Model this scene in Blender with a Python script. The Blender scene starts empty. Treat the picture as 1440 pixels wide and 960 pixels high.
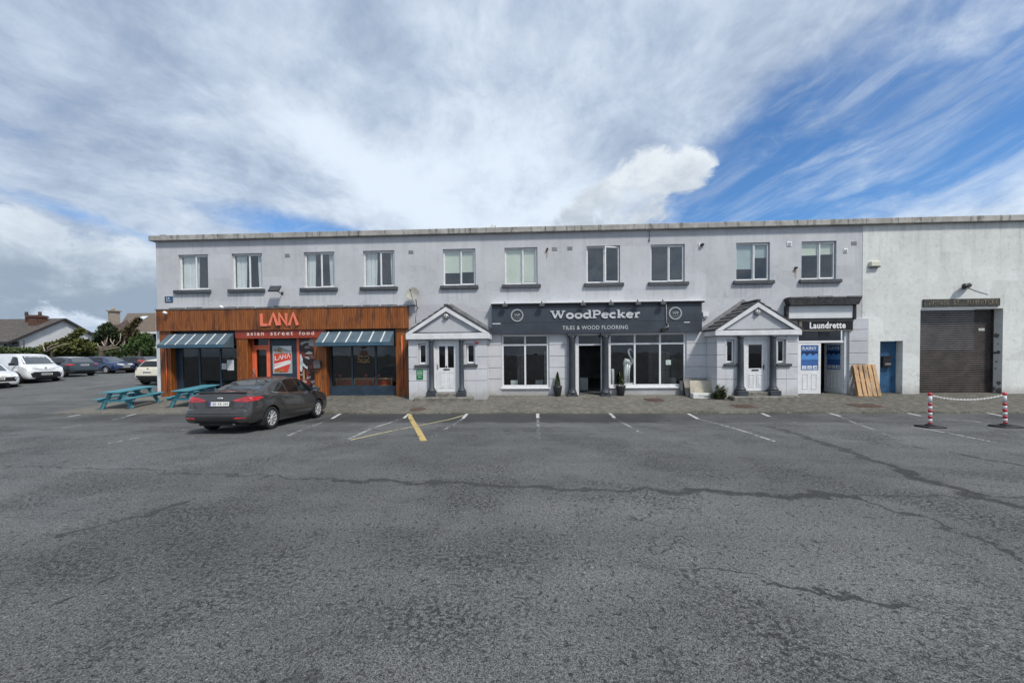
import bpy, bmesh, math, random
from mathutils import Vector, Matrix
from mathutils.bvhtree import BVHTree
random.seed(7)
scene = bpy.context.scene
COL = scene.collection
rad = math.radians

# ------------------------------------------------------------------ camera (calibrated on the facade)
F_PX, PX_C = 535.0, 720.0
YAW, PITCH, ROLL, EYE, DIST, HOR = rad(2.69), rad(-1.15), rad(0.49), 1.9, 17.0, 496.0
fwd = Vector((-math.sin(YAW)*math.cos(PITCH), math.cos(YAW)*math.cos(PITCH), math.sin(PITCH)))
rt0 = Vector((math.cos(YAW), math.sin(YAW), 0)); up0 = rt0.cross(fwd)
RT = rt0*math.cos(ROLL) - up0*math.sin(ROLL); UP = up0*math.cos(ROLL) + rt0*math.sin(ROLL)
PY_C = HOR + F_PX*math.tan(-PITCH)
CAM = Vector((0, -DIST, EYE))

def ray(px, py):
    return fwd*F_PX + RT*(px-PX_C) - UP*(py-PY_C)
def at(px, py, Y=0.0):
    """metres on the upright plane Y for a measured spot of the facade"""
    d = ray(px, py); t = (Y-CAM.y)/d.y; p = CAM+d*t
    return p
def fx(px, py, Y=0.0): return at(px, py, Y).x
def fz(px, py, Y=0.0): return at(px, py, Y).z
def atd(px, py, depth):
    return CAM + ray(px, py)*(depth/F_PX)

cd = bpy.data.cameras.new('camera'); co = bpy.data.objects.new('camera', cd); COL.objects.link(co)
cd.sensor_width = 36; cd.lens = F_PX/1440*36; cd.shift_y = (PY_C-480)/1440; cd.clip_end = 3000; cd.clip_start = .05
mw = Matrix((RT, UP, -fwd)).transposed().to_4x4(); mw.translation = CAM; co.matrix_world = mw
scene.camera = co

# ------------------------------------------------------------------ ground profile
KERB = -3.5
GP = [(-400, .12), (-30, .1), (-17, .04), (-12, -.02), (-7, -.15), (-4.6, -.275), (-3.5, -.265)]
def smooth(t): t = max(0, min(1, t)); return t*t*(3-2*t)
def g_road(Y):
    if Y > KERB: return -.265 + .715*smooth((Y-KERB)/16.0) if Y > KERB else 0
    for (a, za), (b, zb) in zip(GP, GP[1:]):
        if a <= Y <= b:
            t = (Y-a)/(b-a); return za + (zb-za)*t
    return .12
def g_pave(Y): return -.225 + .225*min(1, max(0, (Y-KERB)/3.5))
PAVE_X0 = -18.0
def ground(X, Y):
    if KERB <= Y <= 0.01 and PAVE_X0 <= X: return g_pave(Y)
    return g_road(Y)
def onground(px, py):
    d = ray(px, py).normalized(); t = 0.5
    while t < 120:
        p = CAM+d*t
        if p.z <= ground(p.x, p.y): break
        t += .02
    return p

# ------------------------------------------------------------------ node helpers
class NT:
    def __init__(s, name, world=False):
        if world:
            s.m = bpy.data.worlds.new(name)
        else:
            s.m = bpy.data.materials.new(name)
        s.m.use_nodes = True; s.t = s.m.node_tree
        if not world:
            s.b = s.t.nodes['Principled BSDF']; s.out = s.t.nodes['Material Output']
        s._co = None
    def n(s, typ, **kw):
        o = s.t.nodes.new(typ)
        for k, v in kw.items(): setattr(o, k, v)
        return o
    def l(s, a, b): s.t.links.new(a, b)
    def put(s, sock, v):
        if hasattr(v, 'is_output') or isinstance(v, bpy.types.NodeSocket): s.l(v, sock)
        else:
            try: sock.default_value = v
            except Exception: sock.default_value = tuple(v)+(1,)
    def co(s):
        if s._co is None: s._co = s.n('ShaderNodeTexCoord').outputs['Object']
        return s._co
    def math(s, op, a, b=0.0, c=0.0, clamp=False):
        o = s.n('ShaderNodeMath', operation=op, use_clamp=clamp)
        s.put(o.inputs[0], a); s.put(o.inputs[1], b); s.put(o.inputs[2], c)
        return o.outputs[0]
    def sep(s, v):
        o = s.n('ShaderNodeSeparateXYZ'); s.l(v, o.inputs[0]); return o.outputs
    def vec(s, x, y, z):
        o = s.n('ShaderNodeCombineXYZ'); s.put(o.inputs[0], x); s.put(o.inputs[1], y); s.put(o.inputs[2], z); return o.outputs[0]
    def scale(s, v, sc, loc=(0, 0, 0), rot=(0, 0, 0)):
        o = s.n('ShaderNodeMapping'); s.l(v, o.inputs['Vector'])
        o.inputs['Scale'].default_value = sc; o.inputs['Location'].default_value = loc; o.inputs['Rotation'].default_value = rot
        return o.outputs[0]
    def noise(s, v, sc=1.0, det=3.0, ro=.5, dist=0.0):
        o = s.n('ShaderNodeTexNoise'); s.l(v, o.inputs['Vector'])
        o.inputs['Scale'].default_value = sc; o.inputs['Detail'].default_value = det
        o.inputs['Roughness'].default_value = ro; o.inputs['Distortion'].default_value = dist
        return o.outputs[0]
    def voro(s, v, sc=1.0, feature='F1', out='Distance', rnd=1.0):
        o = s.n('ShaderNodeTexVoronoi', feature=feature); s.l(v, o.inputs['Vector']); o.inputs['Scale'].default_value = sc
        o.inputs['Randomness'].default_value = rnd
        return o.outputs[out]
    def white(s, v, dim='1D'):
        o = s.n('ShaderNodeTexWhiteNoise', noise_dimensions=dim)
        s.l(v, o.inputs['W' if dim == '1D' else 'Vector']); return o.outputs['Value']
    def ramp(s, v, a, b, lo=0.0, hi=1.0):
        o = s.n('ShaderNodeMapRange', interpolation_type='SMOOTHSTEP', clamp=True)
        s.put(o.inputs[0], v); s.put(o.inputs[1], a); s.put(o.inputs[2], b); s.put(o.inputs[3], lo); s.put(o.inputs[4], hi)
        return o.outputs[0]
    def mix(s, f, a, b, blend='MIX'):
        o = s.n('ShaderNodeMix', data_type='RGBA', blend_type=blend)
        s.put(o.inputs[0], f)
        for k, v in ((6, a), (7, b)):
            if isinstance(v, bpy.types.NodeSocket): s.l(v, o.inputs[k])
            else: o.inputs[k].default_value = tuple(v)[:3]+(1,)
        return o.outputs[2]
    def bump(s, h, st=.3, dist=.02):
        o = s.n('ShaderNodeBump'); o.inputs['Strength'].default_value = st; o.inputs['Distance'].default_value = dist
        s.l(h, o.inputs['Height']); s.l(o.outputs[0], s.b.inputs['Normal'])
    def base(s, c): s.put(s.b.inputs['Base Color'], c)
    def set(s, **kw):
        for k, v in kw.items(): s.put(s.b.inputs[k.replace('_', ' ')], v)

MATS = {}
def mat(name, col, rough=.6, var=.12, vs=4.0, metal=0.0, bump=0.0, bs=40.0, coat=0.0, ior=1.5, dirt=None):
    """plain painted / moulded surface with a little procedural unevenness"""
    if name in MATS: return MATS[name]
    t = NT(name); c = t.co()
    n1 = t.noise(c, vs, 4, .6)
    col2 = tuple(x*(1-var*2) for x in col); col1 = tuple(min(1, x*(1+var)) for x in col)
    out = t.mix(t.ramp(n1, .25, .75), col2, col1)
    if dirt:
        out = t.mix(t.math('MULTIPLY', t.ramp(t.noise(c, vs*2.3, 6, .7), .5, .75), dirt[0]), out, dirt[1])
    t.base(out); t.set(Roughness=rough, Metallic=metal, IOR=ior)
    if coat: t.set(Coat_Weight=coat, Coat_Roughness=.03)
    if bump: t.bump(t.noise(c, bs, 3, .6), bump, .01)
    MATS[name] = t.m
    return t.m

# ------------------------------------------------------------------ mesh builder
class MB:
    def __init__(s): s.v = []; s.f = []; s.mi = []; s.sm = []
    def add(s, vs, fs, m=0, smooth=False):
        k = len(s.v); s.v += [tuple(v) for v in vs]
        for f in fs: s.f.append([i+k for i in f]); s.mi.append(m); s.sm.append(smooth)
        return s
    def quad(s, a, b, c, d, m=0): return s.add([a, b, c, d], [(0, 1, 2, 3)], m)
    def box(s, x0, x1, y0, y1, z0, z1, m=0, bev=0.0):
        if x0 > x1: x0, x1 = x1, x0
        if y0 > y1: y0, y1 = y1, y0
        if z0 > z1: z0, z1 = z1, z0
        if bev <= 0:
            v = [(x, y, z) for x in (x0, x1) for y in (y0, y1) for z in (z0, z1)]
            return s.add(v, [(0, 1, 3, 2), (4, 6, 7, 5), (0, 4, 5, 1), (2, 3, 7, 6), (0, 2, 6, 4), (1, 5, 7, 3)], m)
        bm = bmesh.new(); bmesh.ops.create_cube(bm, size=1)
        for v in bm.verts: v.co = Vector(((x0+x1)/2+v.co.x*(x1-x0), (y0+y1)/2+v.co.y*(y1-y0), (z0+z1)/2+v.co.z*(z1-z0)))
        bev = min(bev, .45*min(x1-x0, y1-y0, z1-z0))
        bmesh.ops.bevel(bm, geom=list(bm.edges), offset=bev, segments=1, affect='EDGES')
        bm.verts.index_update()
        s.add([v.co.copy() for v in bm.verts], [[v.index for v in f.verts] for f in bm.faces], m); bm.free(); return s
    def bar(s, p, q, w, h, m=0, up=(0, 0, 1)):
        """rectangular bar from p to q, w across, h along up"""
        p = Vector(p); q = Vector(q); d = (q-p).normalized(); u = Vector(up)
        r = d.cross(u)
        if r.length < 1e-4: r = d.cross(Vector((0, 1, 0)))
        r.normalize(); u = r.cross(d).normalized()
        vs = []
        for c in (p, q):
            for a, b in ((-1, -1), (1, -1), (1, 1), (-1, 1)): vs.append(c+r*(a*w/2)+u*(b*h/2))
        return s.add(vs, [(0, 1, 2, 3), (7, 6, 5, 4), (0, 4, 5, 1), (1, 5, 6, 2), (2, 6, 7, 3), (3, 7, 4, 0)], m)
    def tube(s, pts, r, n=8, m=0, cap=True):
        pts = [Vector(p) for p in pts]; rs = r if isinstance(r, (list, tuple)) else [r]*len(pts)
        vs = []; fs = []; ref = None
        for i, p in enumerate(pts):
            d = (pts[min(i+1, len(pts)-1)]-pts[max(i-1, 0)]).normalized()
            if ref is None: ref = d.orthogonal().normalized()
            ref = (ref-d*ref.dot(d)).normalized(); b = d.cross(ref)
            for k in range(n):
                a = 2*math.pi*k/n; vs.append(p+(ref*math.cos(a)+b*math.sin(a))*rs[i])
        for i in range(len(pts)-1):
            for k in range(n): fs.append((i*n+k, i*n+(k+1) % n, (i+1)*n+(k+1) % n, (i+1)*n+k))
        if cap: fs.append(tuple(range(n))[::-1]); fs.append(tuple((len(pts)-1)*n+k for k in range(n)))
        return s.add(vs, fs, m, True)
    def lathe(s, prof, c, axis='z', n=20, m=0, smooth=True, cap=True):
        """prof = [(radius, along)]"""
        vs = []; fs = []; c = Vector(c)
        for r, h in prof:
            for k in range(n):
                a = 2*math.pi*k/n
                if axis == 'z': vs.append(c+Vector((r*math.cos(a), r*math.sin(a), h)))
                elif axis == 'y': vs.append(c+Vector((r*math.cos(a), h, r*math.sin(a))))
                else: vs.append(c+Vector((h, r*math.cos(a), r*math.sin(a))))
        for i in range(len(prof)-1):
            for k in range(n): fs.append((i*n+k, i*n+(k+1) % n, (i+1)*n+(k+1) % n, (i+1)*n+k))
        if cap: fs.append(tuple(range(n))); fs.append(tuple((len(prof)-1)*n+k for k in range(n)))
        return s.add(vs, fs, m, smooth)
    def prism(s, poly, y0, y1, m=0):
        """polygon in XZ, extruded along Y"""
        n = len(poly); vs = [(x, y0, z) for x, z in poly]+[(x, y1, z) for x, z in poly]
        fs = [tuple(range(n)), tuple(range(2*n-1, n-1, -1))]+[(i, i+n, (i+1) % n+n, (i+1) % n) for i in range(n)]
        return s.add(vs, fs, m)
    def ribbon(s, pts, w, y0, y1, m=0, closed=False):
        """stroke of width w along XZ points, extruded along Y"""
        n = len(pts); L = []; R = []
        P = [Vector((p[0], p[1])) for p in pts]
        for i in range(n):
            a = P[(i-1) % n] if (closed or i > 0) else None; b = P[(i+1) % n] if (closed or i < n-1) else None
            d1 = (P[i]-a).normalized() if a is not None else None; d2 = (b-P[i]).normalized() if b is not None else None
            if d1 is None: d1 = d2
            if d2 is None: d2 = d1
            t = (d1+d2)
            t = t.normalized() if t.length > 1e-5 else d1
            nrm = Vector((-t.y, t.x)); k = max(.72, nrm.dot(Vector((-d1.y, d1.x))))
            L.append(P[i]+nrm*(w/2/k)); R.append(P[i]-nrm*(w/2/k))
        vs = []
        for a, b in zip(L, R): vs += [(a.x, y0, a.y), (b.x, y0, b.y), (a.x, y1, a.y), (b.x, y1, b.y)]
        fs = []
        for i in range(n if closed else n-1):
            o = i*4; q = ((i+1) % n)*4
            fs += [(o, o+1, q+1, q), (o+2, q+2, q+3, o+3), (o, q, q+2, o+2), (o+1, o+3, q+3, q+1)]
        if not closed: fs += [(0, 2, 3, 1), ((n-1)*4, (n-1)*4+1, (n-1)*4+3, (n-1)*4+2)]
        return s.add(vs, fs, m)
    def build(s, name, mats, parent=None, fixn=True):
        me = bpy.data.meshes.new(name); me.from_pydata(s.v, [], s.f)
        for i, p in enumerate(me.polygons): p.material_index = s.mi[i]; p.use_smooth = s.sm[i]
        if fixn:
            bm = bmesh.new(); bm.from_mesh(me); bmesh.ops.recalc_face_normals(bm, faces=bm.faces); bm.to_mesh(me); bm.free()
        o = bpy.data.objects.new(name, me); COL.objects.link(o)
        for mm in (mats if isinstance(mats, (list, tuple)) else [mats]): me.materials.append(mm)
        attach(o, parent); return o

ORIG = {}
def attach(o, parent):
    if parent is not None:
        o.parent = parent
        if parent.name in ORIG: o.matrix_parent_inverse = Matrix.Translation(-ORIG[parent.name])
def tag(o, label=None, cat=None, group=None, kind=None):
    if label: o['label'] = label
    if cat: o['category'] = cat
    if group: o['group'] = group
    if kind: o['kind'] = kind
    return o
def thing(name, label, cat, loc=(0, 0, 0), group=None):
    o = bpy.data.objects.new(name, None); COL.objects.link(o); o.location = loc; o.empty_display_size = .2
    ORIG[o.name] = Vector(loc)
    return tag(o, label, cat, group)
def copy_tree(o, parent=None):
    c = o.copy(); COL.objects.link(c)
    if parent is not None: c.parent = parent
    for ch in list(o.children): copy_tree(ch, c)
    return c

def text_mb(s, x0, x1, z0, z1, y0, y1, bold=0.0, spacing=1.0, m=0, mb=None):
    """lettering fitted into a box on the plane y0 (front), facing the street"""
    cu = bpy.data.curves.new('tmp', 'FONT'); cu.body = s; cu.offset = bold; cu.space_character = spacing; cu.resolution_u = 3
    o = bpy.data.objects.new('tmp', cu); COL.objects.link(o)
    me = bpy.data.meshes.new_from_object(o.evaluated_get(bpy.context.evaluated_depsgraph_get()))
    bpy.data.objects.remove(o); bpy.data.curves.remove(cu)
    xs = [v.co.x for v in me.vertices]; ys = [v.co.y for v in me.vertices]
    ax, bx, ay, by = min(xs), max(xs), min(ys), max(ys)
    bm = bmesh.new(); bm.from_mesh(me); bmesh.ops.remove_doubles(bm, verts=bm.verts, dist=1e-5)
    for v in bm.verts: v.co = Vector((x0+(v.co.x-ax)/(bx-ax)*(x1-x0), y0, z0+(v.co.y-ay)/(by-ay)*(z1-z0)))
    if abs(y1-y0) > 1e-5:
        r = bmesh.ops.extrude_face_region(bm, geom=list(bm.faces))
        for e in r['geom']:
            if isinstance(e, bmesh.types.BMVert): e.co.y = y1
    bm.verts.index_update()
    mb = mb or MB(); mb.add([v.co.copy() for v in bm.verts], [[v.index for v in f.verts] for f in bm.faces], m)
    bm.free(); bpy.data.meshes.remove(me)
    return mb

# ------------------------------------------------------------------ materials
def wall_mat(name, col, streak, blotch, scol, ztop=7.2, sills=()):
    t = NT(name); c = t.co(); x, y, z = t.sep(c)
    n = t.noise(c, .55, 6, .62); n2 = t.noise(c, 5.5, 5, .65); n3 = t.noise(c, 34, 3, .6)
    out = t.mix(t.ramp(n, .3, .7), tuple(v*.87 for v in col), tuple(v*1.07 for v in col))
    out = t.mix(t.math('MULTIPLY', t.ramp(n2, .48, .74), blotch), out, scol)
    st = t.noise(t.scale(c, (2.6, 2.6, .16)), 1.0, 6, .7)
    up = t.ramp(z, ztop-3.4, ztop)                                   # rain streaks below the coping
    out = t.mix(t.math('MULTIPLY', t.math('MULTIPLY', t.ramp(st, .47, .68), up), streak), out, scol)
    # dribbles under each sill, patched render, hairline cracks
    dr = t.noise(t.scale(c, (9, 9, .35), (3, 0, 0)), 1.0, 5, .7); zfall = t.math('MULTIPLY', t.ramp(z, 3.75, 4.7), t.ramp(z, 4.86, 4.82)); sm = None
    for xc in sills:
        k = t.ramp(t.math('ABSOLUTE', t.math('SUBTRACT', x, xc)), .95, .7); sm = k if sm is None else t.math('ADD', sm, k)
    if sm is not None: out = t.mix(t.math('MULTIPLY', t.math('MULTIPLY', t.ramp(dr, .46, .66), zfall), t.math('MULTIPLY', sm, .5)), out, (.27, .27, .27))
    vp = t.n('ShaderNodeTexVoronoi', feature='F1', distance='CHEBYCHEV'); t.l(t.scale(c, (.55, 1, .9)), vp.inputs['Vector']); vp.inputs['Scale'].default_value = .8
    pv = t.white(vp.outputs['Color'], '3D')
    out = t.mix(t.math('MULTIPLY', t.ramp(pv, .62, .66), .14), out, tuple(v*1.28 for v in col)); out = t.mix(t.math('MULTIPLY', t.ramp(pv, .30, .26), .12), out, scol)
    wv = t.n('ShaderNodeVectorMath', operation='ADD'); t.l(c, wv.inputs[0]); nz = t.n('ShaderNodeTexNoise'); t.l(c, nz.inputs['Vector']); nz.inputs['Scale'].default_value = 1.6; nz.inputs['Detail'].default_value = 5; t.l(nz.outputs['Color'], wv.inputs[1])
    cr = t.voro(wv.outputs[0], .55, 'DISTANCE_TO_EDGE')
    out = t.mix(t.math('MULTIPLY', t.math('MULTIPLY', t.ramp(cr, .008, .003), t.ramp(t.noise(c, .8, 4, .6), .5, .6)), .22), out, (.16, .16, .16))
    st2 = t.noise(t.scale(c, (6, 6, .5), (9, 0, 0)), 1.0, 6, .75)
    out = t.mix(t.math('MULTIPLY', t.math('MULTIPLY', t.ramp(st2, .56, .70), t.ramp(n, .40, .62)), streak), out, scol)
    low = t.math('MULTIPLY', t.ramp(t.math('ADD', z, t.math('MULTIPLY', t.noise(c, 1.7, 5, .7), .9)), .95, .42), .55)   # splash dirt at the foot
    out = t.mix(low, out, (.26, .25, .22))
    sp = t.math('MULTIPLY', t.ramp(t.noise(c, 9, 7, .78), .62, .71), .55)
    out = t.mix(sp, out, (.22, .21, .2))
    out = t.mix(t.math('MULTIPLY', t.ramp(n3, .4, .75), .1), out, (.2, .2, .2))
    t.base(out); t.set(Roughness=.85)
    t.bump(t.math('ADD', t.math('MULTIPLY', n3, .7), t.noise(c, 3.0, 3, .6)), .35, .02)
    return t.m
M_WALL = wall_mat('grey_render', (.515, .525, .548), .34, .26, (.31, .31, .325), 7.2, [fx(q, 405) for q in (272, 348, 449, 533, 646, 733, 849, 939, 1059, 1152)])
M_WHITE_WALL = wall_mat('weathered_white_render', (.69, .705, .68), .5, .36, (.33, .35, .315))
M_PALE = wall_mat('pale_grey_render', (.60, .61, .632), .1, .16, (.38, .38, .41), 12)

def coping_mat():
    t = NT('stained_concrete'); c = t.co()
    n = t.noise(t.scale(c, (7, 7, 1.0)), 1.0, 5, .7); n2 = t.noise(c, 2.0, 5, .6)
    out = t.mix(t.ramp(n2, .3, .7), (.44, .43, .40), (.30, .29, .27))
    out = t.mix(t.math('MULTIPLY', t.ramp(n, .5, .66), .8), out, (.09, .09, .085))
    out = t.mix(t.math('MULTIPLY', t.ramp(t.noise(c, 9, 4, .7), .6, .72), .6), out, (.33, .34, .22))
    t.base(out); t.set(Roughness=.9); t.bump(t.noise(c, 25, 4, .6), .5, .02); return t.m
M_COPING = coping_mat()

def wood_mat(name, cols, bw=.105, axis='x'):
    t = NT(name); c = t.co(); x, y, z = t.sep(c)
    a = {'x': x, 'y': y, 'z': z}[axis]
    k = t.math('DIVIDE', a, bw); fl = t.math('FLOOR', k); fr = t.math('FRACT', k)
    r = t.white(fl)
    sc = {'x': (16, 16, .7), 'z': (.7, 16, 16), 'y': (16, .7, 16)}[axis]
    g = t.noise(t.vec(t.math('ADD', t.math('MULTIPLY', x, sc[0]), t.math('MULTIPLY', r, 37.0)), t.math('MULTIPLY', y, sc[1]), t.math('MULTIPLY', z, sc[2])), 1.6, 6, .68, .6)
    out = t.mix(t.ramp(g, .28, .75), cols[0], cols[1])
    out = t.mix(t.math('MULTIPLY', r, .55), out, cols[2])
    blot = t.noise(t.scale(c, (3.0, 3.0, .8)), 1.0, 5, .65)
    out = t.mix(t.math('MULTIPLY', t.ramp(blot, .46, .68), .75), out, tuple(v*.35 for v in cols[0]))
    fl2 = t.noise(t.scale(c, (22, 22, 1.4), (5, 0, 0)), 1.0, 5, .7)
    out = t.mix(t.math('MULTIPLY', t.ramp(fl2, .56, .72), .5), out, tuple(v*.3 for v in cols[0]))
    gap = t.ramp(t.math('ABSOLUTE', t.math('SUBTRACT', fr, .5)), .435, .475)
    out = t.mix(gap, out, tuple(v*.16 for v in cols[0]))
    t.base(out); t.set(Roughness=.5)
    t.bump(t.math('SUBTRACT', t.math('MULTIPLY', g, .25), gap), .5, .012)
    return t.m
M_CLAD = wood_mat('stained_timber_boards', ((.13, .034, .005), (.44, .142, .024), (.22, .060, .009)))
M_PALLET = wood_mat('raw_pine', ((.38, .21, .09), (.56, .35, .17), (.46, .28, .13)), 5.0)

M_WPVC = mat('white_plastic', (.74, .75, .76), .35, .05, 6)
M_WPAINT = mat('white_paint', (.70, .71, .72), .5, .07, 3, dirt=(.25, (.42, .42, .40)))
M_SILL = mat('dark_grey_sill_paint', (.07, .078, .088), .6, .15, 5, bump=.2)
M_SLATE = mat('slate_grey_paint', (.043, .051, .064), .55, .16, 3, bump=.15, dirt=(.25, (.13, .14, .15)))
M_FASCIA = mat('charcoal_blue_sign_paint', (.043, .052, .068), .45, .12, 1.5, dirt=(.2, (.09, .10, .115)))
M_NAVY = mat('navy_paint', (.022, .042, .066), .45, .15, 3)
M_ORANGE = mat('coral_orange_paint', (.80, .16, .07), .4, .08, 5)
M_RED = mat('dark_red_panel', (.30, .042, .020), .4, .1, 2)
M_BLACK = mat('black_plastic', (.012, .012, .013), .45, .2, 6)
M_DARK = mat('dark_grey_metal', (.05, .052, .055), .5, .15, 6)
M_GREY = mat('mid_grey_metal', (.25, .255, .26), .5, .12, 6)
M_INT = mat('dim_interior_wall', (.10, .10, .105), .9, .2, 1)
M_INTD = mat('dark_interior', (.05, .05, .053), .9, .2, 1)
M_BLIND = mat('cream_roller_blind', (.80, .83, .74), .8, .04, 1)
M_CURTAIN = mat('white_net_curtain', (.84, .86, .88), .8, .04, 3)
M_CONC = mat('rough_concrete', (.20, .19, .165), .95, .25, 5, bump=.8, bs=18, dirt=(.6, (.07, .075, .05)))
M_LETTER = mat('pale_grey_lettering', (.55, .57, .58), .5, .05, 6)
M_ROOFT = None
def roof_tiles(name, ca, cb, axis_z=.16, lich=.4):
    t = NT(name); c = t.co(); x, y, z = t.sep(c)
    k = t.math('FRACT', t.math('DIVIDE', z, axis_z))
    n = t.noise(c, 7, 5, .65)
    out = t.mix(t.ramp(n, .3, .7), ca, cb)
    out = t.mix(t.math('MULTIPLY', t.ramp(k, .16, .0), .8), out, tuple(v*.3 for v in ca))
    out = t.mix(t.math('MULTIPLY', t.ramp(t.noise(c, 2.2, 5, .7), .5, .7), lich), out, (.20, .19, .15))
    t.base(out); t.set(Roughness=.9); t.bump(t.math('ADD', k, t.math('MULTIPLY', n, .4)), .6, .03); return t.m
M_PTILE = roof_tiles('dark_porch_tiles', (.055, .055, .06), (.11, .11, .115), .11, .3)
M_HTILE = roof_tiles('dark_house_tiles', (.055, .048, .045), (.10, .088, .08), .22, .35)
M_HTILE2 = roof_tiles('brown_house_tiles', (.10, .078, .062), (.17, .135, .105), .22, .4)

def glass_mat(name, tint=(.82, .86, .86), ior=1.5, mult=1.0):
    t = NT(name); t.t.nodes.remove(t.b)
    tr = t.n('ShaderNodeBsdfTransparent'); tr.inputs[0].default_value = tint+(1,)
    gl = t.n('ShaderNodeBsdfGlossy'); gl.inputs['Roughness'].default_value = .015
    w = t.noise(t.n('ShaderNodeTexCoord').outputs['Object'], 1.3, 2, .5)
    bp = t.n('ShaderNodeBump'); bp.inputs['Strength'].default_value = .06; bp.inputs['Distance'].default_value = .05
    t.l(w, bp.inputs['Height']); t.l(bp.outputs[0], gl.inputs['Normal'])
    ge = t.n('ShaderNodeNewGeometry'); dt = t.n('ShaderNodeVectorMath', operation='DOT_PRODUCT'); t.l(ge.outputs['Normal'], dt.inputs[0]); t.l(ge.outputs['Incoming'], dt.inputs[1])
    f0 = ((ior-1)/(ior+1))**2; k = t.math('POWER', t.math('SUBTRACT', 1.0, t.math('ABSOLUTE', dt.outputs['Value']), clamp=True), 5.0)
    fr = t.math('ADD', t.math('MULTIPLY', k, 1-f0), f0)
    mx = t.n('ShaderNodeMixShader'); t.l(t.math('MULTIPLY', fr, mult, clamp=True), mx.inputs[0]); t.l(tr.outputs[0], mx.inputs[1]); t.l(gl.outputs[0], mx.inputs[2])
    t.l(mx.outputs[0], t.out.inputs[0]); return t.m
M_GLASS = glass_mat('window_glass', (.95, .97, .96), 1.5, 2.4)
M_SHOPGLASS = glass_mat('shop_glass', (.94, .96, .96), 1.5, 1.05)
M_DIMGLASS = glass_mat('dim_interior_glass', (.10, .11, .11), 1.5, 1.2)  # clear porch panes; dimness of the lobby is put into the glass colour

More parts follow.
